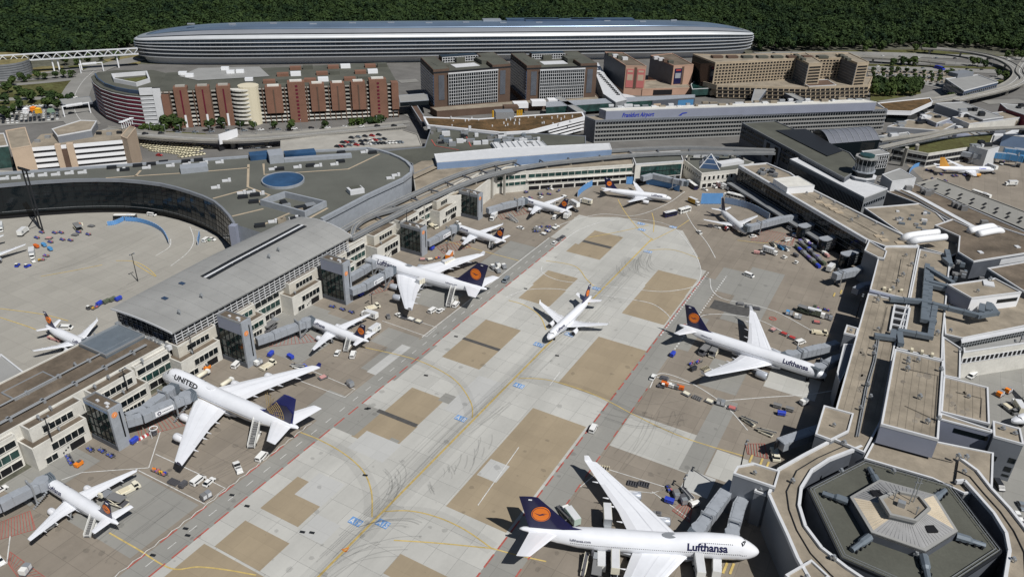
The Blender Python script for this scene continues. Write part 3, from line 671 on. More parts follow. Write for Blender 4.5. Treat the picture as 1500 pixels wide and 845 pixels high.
B_ = guideway([(514,349),(565,322),(620,295),(680,269),(730,253),(790,241),(860,233),(930,227),(1010,224),(1135,224)], RZ, 2.8, sk)
guideway([(516,345),(522,330),(545,316),(590,303),(615,296)], RZ+.02,2.2, sk, 'spur_guideway')
for k in range(3,58,3):
    i = min(len(A_)-1, k); a = A_[i]; b = min(B_, key=lambda p: (p-a).length); 
    MB().tube([(a.x, a.y, RZ-.8),(b.x, b.y, RZ-.8)],.5,4).build('cross_beam', 'dark_wall', sk)
    for p in (a, b): MB().box((p.x, p.y, 0),(1.2,1.2, RZ-1.1)).build('pylon', 'concrete', sk)
# ---------------------------------------------------------------- front of the connecting building at the head of the stands
def W2(p, z): q = G(*p, z); return (q.x, q.y)
cz = 12.5
con = root('connecting_building', 'three-storey terminal wing with green glazed upper band across the head of the stands', 'terminal', (-170,420,0))
pc = [W2(p, cz) for p in [(727,256),(772,252),(929,242),(926,230),(830,236),(740,246),(650,290),(690,285)]]
r, pcc = bld('', '', '', pc, cz, 0, 'white_wall', 'roof_tan', 'white_wall', .6,.6, parent=con)
a, b = W2((772,252), cz), W2((929,242), cz)
wins(con, a, b, [(8.6,11)],4.2, 'glass_green', 'white_wall', 1,1,.3); wins(con, a, b, [(4.4,6.6)],4.2, 'glass', 'white_wall', 1,1,.3); wins(con, a, b, [(.4,3)],8, 'black', 'white_wall', 1,1,.9)
a2 = W2((727,256), cz); wins(con, a2, a, [(8.6,11),(4.4,6.6)],4.2, 'glass_green', 'white_wall', .5,.5,.3)
MB().strip(a, b, 7,7.5,-.1,1.4).build('canopy', 'white_wall', con)
gb = bld('glass_building', 'square-ended grey building with a big dark green window wall at the end of the wing', 'building', [W2(p, 13.5) for p in [(931,241.5),(1001,236.5),(996,222),(925,226)]],13.5,0, 'white_wall', 'roof_green', 'white_metal')
a, b = W2((931,241.5),13.5), W2((1001,236.5),13.5)
wins(gb[0], a, b, [(5,8.1),(8.5,11.8)],2.6, 'glass_green', 'dark_metal', 4,1,.14); wins(gb[0], a, b, [(.4,4)],8, 'black', 'grey_wall', 1,1,.6)
# ================================================================ east pier
def B(name, label, pts, z, cat='building', z0=0., wall='grey_wall', roof='roof_tan', rim='white_metal', ph=.55, pt=.5, par=None, group=None):
    return bld(name, label, cat, [(p.x, p.y) for p in GP(pts, z)], z, z0, wall, roof, rim, ph, pt, group, par)
def rvents(lst, z, par, s=1.):
    for px, py in lst:
        q = G(px, py, z); vent(q.x, q.y, z-.05, s*random.uniform(.85,1.15), par)
def duct(pts, z, wd=2., h=1.6, par=None, mat='duct', name='duct'):
    P = GP(pts, z); b = MB()
    for i in range(len(P)-1):
        a, c = P[i], P[i+1]; d = (c-a).normalized(); e = wd*.49 if i % 2 else wd*.5
        a = a-d*e; c = c+d*e; q = Vector((-d.y, d.x, 0))*wd/2; zz = .02*(i % 2)
        b.prism([((a+q).x, (a+q).y),((a-q).x, (a-q).y),((c-q).x, (c-q).y),((c+q).x, (c+q).y)], z+.4+zz, z+.4+h+zz, True, True)
        L = (c-a).length
        for k in range(1, int(L/6)): 
            m = a+d*(6*k); b.box((m.x, m.y, z+.35),(.5, wd+.25, h+.25), math.atan2(d.y, d.x))
    return b.build(name, mat, par)
# glazed north arm
na = root('glass_pier', 'long terminal arm with tan roof over a dark glass front behind the silver jet', 'terminal', (-20,410,0))
zn = 15
B('', '', [(1082.5,243.5),(1123,240),(1158,255),(1193,280),(1322,345),(1346,362),(1297,363),(1270,353)], zn, wall='glass', roof='roof_tan', par=na, ph=.8, pt=.9)
a, b = W2((1082.5,243.5), zn), W2((1270,353), zn)
A3, B3 = Vector((*a, 0)), Vector((*b, 0)); d3 = (B3-A3).normalized(); n3 = Vector((d3.y, -d3.x, 0))
m = MB()
for k in range(42): c = A3+(B3-A3)*k/41; m.strip(c-d3*.1, c+d3*.1,4, zn-1,0,.1)
m.build('mullion', 'black', na, kind='stuff')
for z in (5.5,8.2,10.9): MB().strip(A3, B3, z, z+.2,0,.16).build('floor_rail', 'mid_wall', na)
MB().strip(A3, B3, zn-1.3, zn+.7,.02,.6).build('fascia', 'white_metal', na)
MB().strip(A3, B3-d3*20,3.6,4.6,.1,7).build('lower_canopy', 'mid_wall', na)
rvents([(1180,285),(1200,292),(1220,300),(1235,306),(1245,325),(1255,320),(1281,330),(1290,345)], zn, na, 1.1)
for px, py in [(1200,296),(1213,301),(1221,306),(1229,311),(1287,346),(1296,352),(1318,356)]: rbar((px-6, py),(px+5, py), zn, .35,3, 'skylight', 'beige', na)
wb = B('white_plant_box', 'plain white box-shaped plant room standing on the tan roof of the long terminal arm', [(1133,262),(1169,258),(1193.4,272),(1153.6,275)],19, 'plant room', zn-.02, 'white_paint', 'white_wall', 'white_metal', .1)
for k in range(24):
    px, py = random.uniform(1112,1138),0; py = 252+(px-1112)*.12+random.uniform(-4,5); q = G(px, py, zn)
    MB().box((q.x, q.y, zn-.02),(random.uniform(1.5,3.5), random.uniform(1.2,2), random.uniform(1,2))).build('air_unit', random.choice(['dark_metal', 'steel', 'duct', 'cart_grey']), na)
for i, (px, py) in enumerate([(1176,331),(1207,350),(1239,372)]):
    q = G(px, py, 7.5); e = G(px+28, py-7,7.5); d = (e-q).normalized(); L = (e-q).length; n = Vector((-d.y, d.x, 0))
    r = root('gate_pod', 'dark glazed gate pod with pale rounded roof, '+['nearest the silver jet', 'middle of the three', 'beside the angled corner block'][i], 'gate pod', (q.x, q.y, 0),0, 'gate pods along the glass front')
    P = [(q+d*(-2.6*math.sin(t))+n*2.6*math.cos(t)) for t in [k*math.pi/8 for k in range(9)]]+[q+d*L-n*1.2, q+d*L+n*1.2]
    P = [(p.x, p.y) for p in P]
    MB().prism(P, 1.5,7.2, False, True).build('glass_wall', 'glass', r); MB().prism(P, 7.2,7.7, True, True).build('roof', 'bridge_grey', r)
    g_ = MB()
    for k in range(12): c = q+d*(L*k/12)-n*(2.62-1.4*k/12); g_.box((c.x, c.y, 1.5),(.14,.14,5.7)); 
    for z in (2.8,4.2,5.6):
        a_ = q-n*2.62; c_ = q+d*L-n*1.24; g_.strip(a_, c_, z, z+.12,-.1,.1)
    g_.build('glazing_bar', 'steel', r)
# south of it: the flat tan roofs
ep = root('east_pier', 'cluster of flat tan roofs with white parapets and grey ducts along the right-hand stands', 'terminal', (5,330,0))
ze = 15
B('', '', [(1286,379),(1274,425),(1331,439.5),(1346,363),(1297,362)], ze, par=ep, wall='lilac_wall')
B('', '', [(1266,368),(1272.5,353.5),(1299,369),(1295.5,379.5),(1285.5,378)], ze+1, par=ep, wall='grey_wall')
B('', '', [(1271.5,431),(1330,444),(1310,510),(1291,617),(1266,664),(1216,642),(1224,600)], ze-.2, par=ep, wall='grey_wall')
B('', '', [(1347,366),(1392,376),(1381,492),(1380,528),(1313,511),(1331,446)], ze-.4, par=ep, wall='grey_wall')
MB().strip(*[Vector((*W2(p, ze),0)) for p in ((1274,425),(1331,439.5))], ze-.6, ze+.2,-.05,1.6).build('step_wall', 'lilac_wall', ep)
hb = B('raised_hall', 'large raised tan roof with lilac-grey walls in the middle of the right-hand roofs', [(1310.6,513),(1381.6,530.5),(1374,645.3),(1290,623)],21, 'building', ze-1, 'lilac_wall', ph=.7, pt=.55)
B('', '', [(1381,494),(1407,511),(1406,556),(1382,551)], ze-.6, par=ep); 
B('', '', [(1382,552),(1447,568.5),(1449,622),(1378,604)], ze, par=ep)
B('', '', [(1378,605.5),(1453,630),(1453,634),(1376,614)], ze+.6, par=ep, wall='lilac_wall', ph=.3)
a, b = W2((1376,614), ze+.6), W2((1453,634), ze+.6); A3, B3 = Vector((*a, 0)), Vector((*b, 0)); d3 = (B3-A3).normalized()
MB().strip(A3+d3*5, B3-d3*.5, ze-3, ze-1.2,-.05,.08).build('window_band', 'glass', ep)
cb = B('corner_block', 'grey corner block with square dark windows at the right edge of the roofs', [(1454,617.5),(1455,640),(1499,652),(1494,629)], ze+.5, 'building', 0, 'grey_wall')
a, b = W2((1455,640), ze+.5), W2((1499,652), ze+.5); A3, B3 = Vector((*a, 0)), Vector((*b, 0)); d3 = (B3-A3).normalized(); L3 = (B3-A3).length
for s, z in ((1.2,6.6),(6.4,7.6),(6.2,3.9),(6.3,1.8)): MB().strip(A3+d3*s, A3+d3*(s+2.0), z, z+(1.9 if z > 2 else .8),-.05,.1).build('window', 'glass', cb[0])
B('', '', [(1266,672),(1292,624),(1375,648),(1455,664),(1453,720),(1412,723),(1365,701)],13, par=ep, wall='mid_wall', ph=.4)
# stair and lift pods on the stand side
for nm, lb, pts, z in [('roof_pod', 'tan-roofed square pod with white parapet projecting from the pier under the raised hall', [(1206.7,595),(1250,607),(1243,632.5),(1217,645.5),(1194,637)],15.5),
                       ('roof_pod', 'tan-roofed rectangular pod with white parapet beside the nose of the big jet in the foreground', [(1080,684),(1104,679.5),(1142,691),(1135,715),(1074,694.5)],15.5),
                       ('roof_pod', 'narrow grey pod between the foreground jet and the ring-shaped roof', [(1110,708),(1125,713),(1121.5,726),(1105,720)],12.5),
                       ('roof_pod', 'small tan pod at the lower edge of the ring-shaped roof', [(1188,821),(1215,846),(1176,868),(1150,843)],14.5),
                       ('roof_pod', 'small grey lift tower on the pier edge above the nose of the twin-engined jet', [(1240,477),(1257,482),(1254,493),(1236,489)],15)]:
    r, _ = B(nm, lb, pts, z, 'pod', 0, 'grey_wall', group='stair pods along the east pier'); q = GP(pts, z); c = sum(q, Vector())/len(q); vent(c.x-.5, c.y-1, z, .8, r)
B('', '', [(1236,504),(1250,504),(1246,530),(1230,560),(1226,545)],12, par=ep, wall='grey_wall', roof='grey_wall', ph=.2)
# light well with white beams
wl = root('light_well', 'dark rectangular light well crossed by white beams in the tan roof', 'light well', (*W2((1317,468), ze), ze-.2),0)
pw = GP([(1310,449),(1332,453.5),(1325,490),(1303.5,485)], ze); pw = [Vector((p.x, p.y, ze-.1)) for p in pw]
MB().poly(pw).build('pit', 'black', wl)
walls([(p.x, p.y) for p in pw], ze-.2, ze+.9,.8, 'rim', 'white_metal', wl)
for k in range(1,4):
    a = pw[0]+(pw[3]-pw[0])*k/4; b = pw[1]+(pw[2]-pw[1])*k/4; MB().strip(a, b, ze, ze+.7,-.3,.3).build('beam', 'white_metal', wl)
# ducts
for pts, z in [([(1357,393),(1351,472),(1366,475)], ze+.6),([(1363,398),(1357,470)], ze+.1),([(1306,442),(1347,445),(1432,466),(1457,462),(1450,452)], ze+.8),([(1368,453),(1361,497),(1318,489)], ze+.4),([(1284,496),(1306,499),(1308,490),(1316,492),(1318,507)], ze+.2),
               ([(1360,398),(1392,417)], ze+1.2),([(1358,416),(1388,424)], ze+.9),([(1358,421),(1388,428)], ze+.3),([(1386,372),(1390,390),(1383,384)], ze-.2),([(1446,458),(1447,450)], ze+1.4),([(1436,460),(1437,452)], ze+1.4)]: duct(pts, z, 2.2,1.7, ep)
P = GP([(1284,499),(1279,530),(1267,570),(1254,640)], ze); MB().tube([(p.x, p.y, ze+.3) for p in P],.2,6).build('roof_pipe', 'steel', ep)
P = GP([(1287,499),(1282,530),(1270,570),(1257,640)], ze); MB().tube([(p.x, p.y, ze+.3) for p in P],.2,6).build('roof_pipe', 'steel', ep)
rvents([(1325,376),(1333,390),(1320,405),(1312,415),(1285,437),(1283,443),(1284,484),(1278,511),(1277,521),(1268,566),(1258,600),(1272,584),(1305,425),(1353,377),(1370,490),(1390,486),(1404,515)], ze, ep)
rvents([(1328,528),(1342,530),(1327,533),(1326,543),(1375,544),(1344,584),(1371,616),(1355,620)],21, hb[0])
rvents([(1416,583),(1465,631),(1483,638),(1400,671),(1412,672)], ze-.2, ep)
for px, py in [(1335,515),(1350,518),(1365,522),(1295,425),(1303,428),(1320,428)]: rbar((px-2, py-1),(px+2, py), ze, 1.2,2, 'smoke_vent', 'cream', ep)
# white HVAC house and dark-walled halls
hv = B('plant_house', 'white-walled plant house with tan roof and a dark blue side among the ducts', [(1388,418),(1457,408.5),(1496,429),(1423,438)],19, 'plant room', 0, 'white_paint')
MB().strip(*[Vector((*W2(p, 19),0)) for p in ((1388,418),(1423,438))],9,18.7,-.1,.06).build('dark_side', 'lilac_wall', hv[0])
a, b = [Vector((*W2(p, 19),0)) for p in ((1423,438),(1496,429))]; d3 = (b-a).normalized()
MB().strip(b-d3*12, b-d3*1,15.2,17,-.1,.08).build('window_band', 'glass', hv[0])
rbar((1440,415),(1456,418),19,.6,5, 'roof_hatch', 'white_metal', hv[0]); rvents([(1430,428),(1448,411)],19, hv[0])
d1 = B('dark_hall', 'broad brown-roofed hall with black walls where two white pipes enter', [(1369,331),(1405,347),(1403,370),(1426,384),(1520,369),(1520,352),(1455,330),(1419,333),(1395,322)],16, 'building', 0, 'dark_wall', 'roof_brown')
for px, py in [(1436,370),(1490,362)]: rbar((px-3, py),(px+3, py),16,.5,2.5, 'skylight', 'white_metal', d1[0])
a, b = [Vector((*W2(p, 16),0)) for p in ((1426,384),(1520,369))]; d3 = (b-a).normalized(); MB().strip(a+d3*18, b, 12,15,-.1,.08).build('window_band', 'white_metal', d1[0])
B('dark_hall', 'brown-roofed hall with black walls at the right edge, below the hall with the white pipes', [(1446,394),(1520,381),(1520,436),(1500,428)],15, 'building', 0, 'dark_wall', 'roof_brown')
B('', '', [(1266,305.5),(1346,299),(1372,313),(1398,340),(1404,371),(1394,376),(1346,362.5),(1320,343)],11.5, par=ep, wall='dark_wall')
B('', '', [(1382,440),(1392,420),(1424,440),(1460,432),(1500,430),(1520,440),(1520,474),(1410,496),(1384,490)],12.2, par=ep, wall='mid_wall', ph=.4)
for k in range(26):
    px, py = random.uniform(1312,1366), random.uniform(310,345); q = G(px, py, 11.5)
    if py < 300+(px-1300)*.55+18: MB().box((q.x, q.y, 11.4),(random.uniform(1,3.5), random.uniform(.8,2), random.uniform(.6,1.8)), random.uniform(0,.3)).build('air_unit', random.choice(['steel', 'white_metal', 'duct', 'cart_grey']), ep)
for k in range(34):
    px, py = random.uniform(1352,1440), random.uniform(372,412); q = G(px, py, 12.3)
    MB().box((q.x, q.y, 12.1),(random.uniform(1,3), random.uniform(.8,2), random.uniform(.8,2)), random.uniform(0,.3)).build('air_unit', random.choice(['steel', 'white_metal', 'duct', 'cart_grey', 'duct']), ep)
# pairs of fat white pipes
for pts, lb in [([(1331,358,11.),(1323,352,14.5),(1327,347,17),(1340,344,18),(1374,340,18)], 'fat white roof pipe bending down at its left end, the farther of the pair'),([(1341,363,11),(1333,357,14.5),(1337,353,17),(1350,351,18),(1385,347,18)], 'fat white roof pipe bending down at its left end, the nearer of the pair'),
                ([(1420,338,17.5),(1448,332,17.5),(1455,333,16),(1458,338,12)], 'fat white roof pipe leaving the brown hall to the right, the farther of the pair'),([(1433,343,17.5),(1458,338,17.5),(1466,339,16),(1468,345,12)], 'fat white roof pipe leaving the brown hall to the right, the nearer of the pair')]:
    P = [G(*p) for p in pts]; Q = []
    for i in range(len(P)-1):
        p0, p1, p2, p3 = P[max(i-1,0)], P[i], P[i+1], P[min(i+2, len(P)-1)]
        for k in range(5): u = k/5; Q.append(.5*((2*p1)+(-p0+p2)*u+(2*p0-5*p1+4*p2-p3)*u*u+(-p0+3*p1-3*p2+p3)*u**3))
    tag(MB().tube(Q+[P[-1]],1.75,14).build('white_pipe', 'white_paint', smooth=True), lb, 'pipe', 'fat white pipes on the roofs')
# glass link building going off to the right
lk = root('link_building', 'white link building with a long glazed band running off the right edge', 'building', (60,330,0))
B('', '', [(1410,496),(1520,476),(1520,500),(1412,516)],12.8, par=lk, wall='white_wall', roof='roof_grey', ph=.2)
a, b = [Vector((*W2(p, 12.8),0)) for p in ((1412,516),(1520,500))]
a0, b0 = [Vector((*W2(p, 12.8),0)) for p in ((1410,499),(1520,478))]
bq = B('', '', [(1408,497),(1520,476),(1520,480),(1409,502)],15.5, par=lk, wall='glass', roof='white_metal', ph=.1)
m = MB(); a1, b1 = [Vector((*W2(p, 15.5),0)) for p in ((1409,502),(1520,480))]
for k in range(30): c = a1+(b1-a1)*k/29; d3 = (b1-a1).normalized(); m.strip(c-d3*.1, c+d3*.1,12.9,15.3,-.02,.15)
m.strip(a1, b1,14.1,14.25,-.02,.13); m.build('window_frame', 'steel', lk, kind='stuff')
wins(lk, a, b, [(7.6,9.8)],2.2, 'black', 'white_metal', .5,0,.7)
# ring building and the hexagon
rg = root('ring_building', 'ring-shaped tan roof walk round the dark hexagonal hall', 'terminal', (20,180,0)); zr = 14
for outer, inner in [([(1217,647),(1178,667.5),(1140,689),(1126,725),(1138,752),(1152,782),(1168,819),(1187,852),(1212,890)],[(1262,655),(1214,673.6),(1189,690),(1173,716),(1170,742),(1179,772),(1203,804),(1240,833),(1292,868)]),
                     ([(1405,672),(1431,691),(1452,718),(1478,746),(1500,774),(1528,812),(1545,870)],[(1400,706),(1412,705),(1432,727),(1455,753),(1473,782),(1478,808),(1470,860)])]:
    O = GP(outer, zr); I = GP(inner, zr)
    MB().loft([[(p.x, p.y, zr) for p in O],[(p.x, p.y, zr) for p in I]], False, False).build('roof', 'roof_tan', rg)
    for P in (O, I):
        MB().loft([[(p.x, p.y, zr-.05) for p in P],[(p.x, p.y, 0) for p in P]], False, False).build('wall', 'grey_wall' if P is O else 'dark_wall', rg)  # inner face coloured darker than the outer to paint in the yard's shade
        b = MB()
        for i in range(len(P)-1):
            d = (P[i+1]-P[i]).normalized(); q = Vector((-d.y, d.x, 0))*.45; b.prism([(x.x, x.y) for x in (P[i]+q, P[i]-q, P[i+1]-q, P[i+1]+q)], zr-.4, zr+.8, True, True)
        b.build('parapet', 'white_metal', rg)
    MB().tube([((a*.45+b*.55).x, (a*.45+b*.55).y, zr+.2) for a, b in zip(O, I)],.18,5).build('roof_pipe', 'dark_metal', rg)
rvents([(1158,707),(1217,820),(1233,652),(1409,693),(1480,822)], zr, rg)
hx = root('hexagon_hall', 'dark hexagonal roof with a grey pyramid-like centre and six radiating ducts', 'building', (25,180,0))
HXP = [(1182,716),(1265,673.6),(1394,711),(1469,809),(1365,878),(1231,819)]
zh = 13
B('', '', HXP, zh, par=hx, wall='dark_wall', roof='roof_dark', rim='dark_metal', ph=.35, pt=.5)
rr = GP(HXP, zh); ct = sum(rr, Vector())/6
b = MB()
for k in (0.965,.93):
    for i in range(6):
        p, q = ct+(rr[i]-ct)*k, ct+(rr[(i+1) % 6]-ct)*k; b.tube([(p.x, p.y, zh+.8),(q.x, q.y, zh+.8)],.09,4)
        for j in range(8): s = p+(q-p)*j/8; b.box((s.x, s.y, zh),(.12,.12,.8))
b.build('guard_rail', 'steel', hx, kind='stuff')
OH = GP([(1245,727),(1288.6,701.6),(1370,724),(1403.4,777),(1355.8,806.6),(1276,778.6)],16.2); IH = GP([(1290,736.6),(1312,727),(1343,734),(1356,750.6),(1337.6,767),(1304,759)],18)
MB().prism([(p.x, p.y) for p in ccw(OH)], zh-.02,15.9, True).build('plinth', 'dark_wall', hx)
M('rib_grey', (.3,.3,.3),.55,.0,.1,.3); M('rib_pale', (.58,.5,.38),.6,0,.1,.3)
OC = sum(OH, Vector())/6; IC = sum(IH, Vector())/6
for i in range(6):
    j = (i+1) % 6; o0, o1, i0, i1 = OH[i], OH[j], IH[i], IH[j]
    k0 = OC+(o0-OC)*.93; k1 = OC+(o1-OC)*.93
    MB().add([(o0.x, o0.y, 16.2),(o1.x, o1.y, 16.2),(k1.x, k1.y, 16.3),(k0.x, k0.y, 16.3),(o0.x, o0.y, 15.2),(o1.x, o1.y, 15.2)],[(0,1,2,3),(4,5,1,0)]).build('eaves', 'roof_grey', hx)
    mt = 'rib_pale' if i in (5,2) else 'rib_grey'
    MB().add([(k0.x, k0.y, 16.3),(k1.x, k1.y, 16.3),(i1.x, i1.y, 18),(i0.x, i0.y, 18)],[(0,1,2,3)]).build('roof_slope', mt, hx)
    b = MB()
    for s in range(1,12):
        u = s/12; p = k0+(k1-k0)*u; q = i0+(i1-i0)*u; b.tube([(p.x, p.y, 16.36),(q.x, q.y, 18.05)],.07,4)
    b.build('roof_seam', mt, hx)
    p = rr[i]; a = OC+(OH[i]-OC)*1.0; c = OH[i]+(p-OH[i])*.62
    MB().tube([(a.x, a.y, zh+1.2),((a+(c-a)*.45).x, (a+(c-a)*.45).y, zh+1.1),((a+(c-a)*.55).x, (a+(c-a)*.55).y, zh+.9),(c.x, c.y, zh+.7)],1.1,8, rs=[1.25,1.2,.85,.8]).build('radial_duct', 'duct', hx)
    e = MB()
    for s in (.15,.4,.65,.9): q = a+(c-a)*s; e.box((q.x, q.y, zh-.02),(.5,2.6,1.0), math.atan2((c-a).y, (c-a).x))
    e.build('duct_support', 'dark_metal', hx)
for i in (0,3): 
    m_ = (OH[i]+OH[(i+1) % 6]+IH[i]+IH[(i+1) % 6])/4; MB().box((m_.x, m_.y, 17.0),(3,2.4,.5),.6).build('roof_hatch', 'black', hx)
IO = [IC+(p-IC)*1.08 for p in IH]
MB().prism([(p.x, p.y) for p in ccw(IO)],17.8,19.6, False).build('lantern_wall', 'roof_grey', hx); MB().poly([(p.x, p.y, 19.2) for p in ccw(IO)]).build('lantern_roof', 'roof_tan', hx)
walls([(p.x, p.y) for p in ccw(IO)],19.1,20,.8, 'lantern_rim', 'roof_grey', hx)
b = MB()
for dx, dy, h in ((2,3,9),(1,1.5,10),(-3,1,4),(3,-2,3)): b.tube([(IC.x+dx, IC.y+dy, 19.2),(IC.x+dx, IC.y+dy, 19.2+h)],.16,5); b.box((IC.x+dx, IC.y+dy, 19.2+h*.8),(1.2,.15,.15))
b.box((IC.x-1, IC.y-.5,19.2),(2,1.6,1.6)); b.build('antenna', 'steel', hx)
for px, py in [(1305,693),(1229,693),(1338,815)]: q = G(px, py, zh); vent(q.x, q.y, zh, 1, hx)
# seams, patches and water marks of the felt roofs
def seams(corners, z, n, par, mat='roof_seam'):
    a, b, c, d = GP(corners, z)
    for k in range(1, n): u = k/n; MB().ribbon([a+(b-a)*u, d+(c-d)*u],.16, z+.03).build('roof_seam', mat, par)
M('roof_seam', (.22,.19,.15),.9,0,.2,.3); M('roof_patch', (.25,.22,.18),.9,0,.35,.25)
for cn, z, n, par in [([(1310.6,513),(1381.6,530.5),(1374,645.3),(1290,623)],21,7, hb[0]),([(1271.5,431),(1330,444),(1291,617),(1224,600)], ze-.2,6, ep),([(1286,379),(1345,363),(1331,438),(1274,424)], ze, 6, ep),([(1382,552),(1447,568.5),(1449,622),(1378,604)], ze, 6, ep),([(1274,354),(1300,341),(1190,283),(1165,288)], zn, 5, na),([(1369,331),(1405,347),(1500,366),(1500,345)],16,5, d1[0])]: seams(cn, z, n, par)
for k in range(26):
    z, par = random.choice([(21, hb[0]),(ze-.2, ep),(ze, ep)]); px, py = {21: (random.uniform(1312,1370), random.uniform(540,620))}.get(z, (random.uniform(1256,1268), random.uniform(505,590)) if z < ze else (random.uniform(1390,1436), random.uniform(575,605))); q = G(px, py, z); m = MB(); s = random.uniform(.5,1.6)
    m.add([(q.x+s*math.cos(j*.785)*random.uniform(.6,1.2), q.y+1.6*s*math.sin(j*.785)*random.uniform(.6,1.2), z+.02) for j in range(8)],[tuple(range(8))]); m.build('water_mark', 'roof_patch', par)
# thin conduits and handrails on the roofs
for pts, z, par in [([(1322,540),(1374,551),(1369,620)],21, hb[0]),([(1325,595),(1362,612)],21, hb[0]),([(1320,380),(1313,420)], ze, ep),([(1300,450),(1288,500),(1290,480)], ze, ep),([(1400,575),(1438,584),(1436,612)], ze, ep),([(1280,650),(1330,662),(1395,678)],13, ep),([(1200,300),(1260,330),(1300,352)], zn, na)]:
    P = GP(pts, z); MB().tube([(p.x, p.y, z+.25) for p in P],.09,4).build('conduit', 'dark_metal', par)
# dark yard between ring and hexagon
sheet('yard', [(p.x, p.y) for p in GP([(1120,730),(1265,655),(1400,690),(1560,800),(1500,900),(1200,900)])],.03, 'asphalt', kind='structure')
# long dark office bar and the control tower
ob = root('office_bar', 'long dark office bar with black window bands running back from the control tower', 'building', (-60,480,0)); zo = 19
B('', '', [(1087,181),(1135,178),(1245,225),(1262,246),(1237,262)], zo, par=ob, wall='dark_wall', roof='roof_dark', rim='mid_wall')
a, b = [Vector((*W2(p, zo),0)) for p in ((1087,181),(1237,262))]
wins(ob, a, b, [(15.6,17.6),(12.2,14.2),(8.8,11.2)],2.4, 'glass', 'dark_wall', 1,1,.4)
MB().strip(a+(b-a)*.27, a+(b-a)*.44,2,17,-.1,.7).build('portal', 'grey_wall', ob)
for u in (.3,.385): MB().strip(a+(b-a)*u, a+(b-a)*(u+.035),6,16,.0,.9).build('portal_opening', 'black', ob)
pl = GP([(1136,192),(1180,190),(1235,222),(1212,230)], zo); MB().poly([(p.x, p.y, zo+.6) for p in pl]).build('solar_panel', 'dark_metal', ob)
lb_ = B('low_office', 'grey office block with ribbed dark front and pale flat roof below the control tower', [(1157,234),(1175,231),(1240,258),(1300,277),(1266,290)],16.5, 'building', 0, 'mid_wall', 'white_metal')
a, b = [Vector((*W2(p, 16.5),0)) for p in ((1157,234),(1266,290))]; m = MB(); d3 = (b-a).normalized()
for k in range(60): c = a+(b-a)*k/60; m.strip(c, c+d3*.3,2,14.5,-.02,.3)
m.build('facade_rib', 'mid_wall', lb_[0], kind='stuff'); MB().strip(a, b, 3,13.8,-.1,.08).build('window_band', 'glass', lb_[0])
a, b = [Vector((*W2(p, 16.5),0)) for p in ((1266,290),(1300,277))]; wins(lb_[0], a, b, [(10.5,12.6)],2.6, 'glass', 'grey_wall', 1,1,.5)
ctp = G(1262,262,16); tb = root('control_tower', 'stacked control tower with glazed cabin and green-edged roof above the grey offices', 'control tower', (ctp.x, ctp.y, 0))
def octo(r, a=0): return [(r*math.cos(math.pi/4*k+a), r*math.sin(math.pi/4*k+a)) for k in range(8)]
for r_, z0, z1, mt, nm in ((8,15,18, 'grey_wall', 'base_tier'),(8.4,18,18.5, 'white_metal', 'base_roof'),(6.4,18.5,21.3, 'glass', 'lower_glazing'),(7,21.3,22, 'bridge_grey', 'gallery'),(5.6,22,26, 'mid_wall', 'shaft'),(6.2,26,29.5, 'glass', 'cabin_glazing'),(6.8,29.5,30.2, 'roof_grey', 'cabin_roof'),(4.5,30.2,31.4, 'glass_green', 'roof_lantern')):
    MB().prism(octo(r_, .39), z0, z1, True, True).build(nm, mt, tb, local=True)
m = MB()
for k in range(16): a = math.pi/8*k+.2; m.box((6.15*math.cos(a),6.15*math.sin(a),26),(.2,.2,3.5)); m.box((5.5*math.cos(a),5.5*math.sin(a),22),(.35,.35,4))
m.build('mullion', 'steel', tb, local=True)
for k in range(5): MB().box((-3.5+k*1.7,0,30.2),(.8,6.5-abs(k-2)*.8,.25)).build('roof_slat', 'white_metal', tb, local=True)
bg_ = root('barrel_hall', 'curved glazed roof hall with grey ribs beside the control tower', 'building', (*W2((1235,200),20),0))
def barrel(pA, pB, pC, z0, zt, mat, par, n=9):
    """vault over the rectangle A-B (eaves) to C (far eaves from A)"""
    A, Bq, Cq = (G(*p, z0) for p in (pA, pB, pC)); u = Bq-A; v = Cq-A; rings = []
    for k in range(n+1): t_ = k/n; p = A+v*t_; z = z0+(zt-z0)*math.sin(math.pi*(.08+.84*t_)); rings.append([(p.x, p.y, z),((p+u).x, (p+u).y, z)])
    for k in range(n): MB().loft([rings[k], rings[k+1]], False, False).build('roof_panel', mat, par)
    b = MB()
    for j in range(9): q = [tuple(Vector(r[0])+(Vector(r[1])-Vector(r[0]))*j/8) for r in rings]; b.tube([(x, y, z+.1) for x, y, z in q],.22,4)
    b.build('roof_rib', 'steel', par)
    for s in (0,1): MB().poly([r[s] for r in rings]+[(rings[-1][s][0], rings[-1][s][1],0),(rings[0][s][0], rings[0][s][1],0)]).build('end_wall', 'glass', par)
    for r in (rings[0], rings[-1]): MB().add([r[0], r[1],(r[1][0], r[1][1],0),(r[0][0], r[0][1],0)],[(0,1,2,3)]).build('side_wall', 'glass', par)
M('vault_grey', (.2,.21,.24),.35,.2,.1,.2)
barrel((1215,214),(1288,208),(1190,196),17,23, 'vault_grey', bg_)
gb2 = B('lattice_office', 'small dark office cube with a white window grid to the right of the control tower', [(1272,229),(1303,225.5),(1290,219),(1262,222)],15, 'building', 0, 'glass', 'roof_grey', ph=.3)
a, b = [Vector((*W2(p, 15),0)) for p in ((1272,229),(1303,225.5))]; wins(gb2[0], a, b, [(11.8,14),(8.6,10.8),(5.4,7.6)],2, 'glass', 'white_metal', .3,.3,.4)
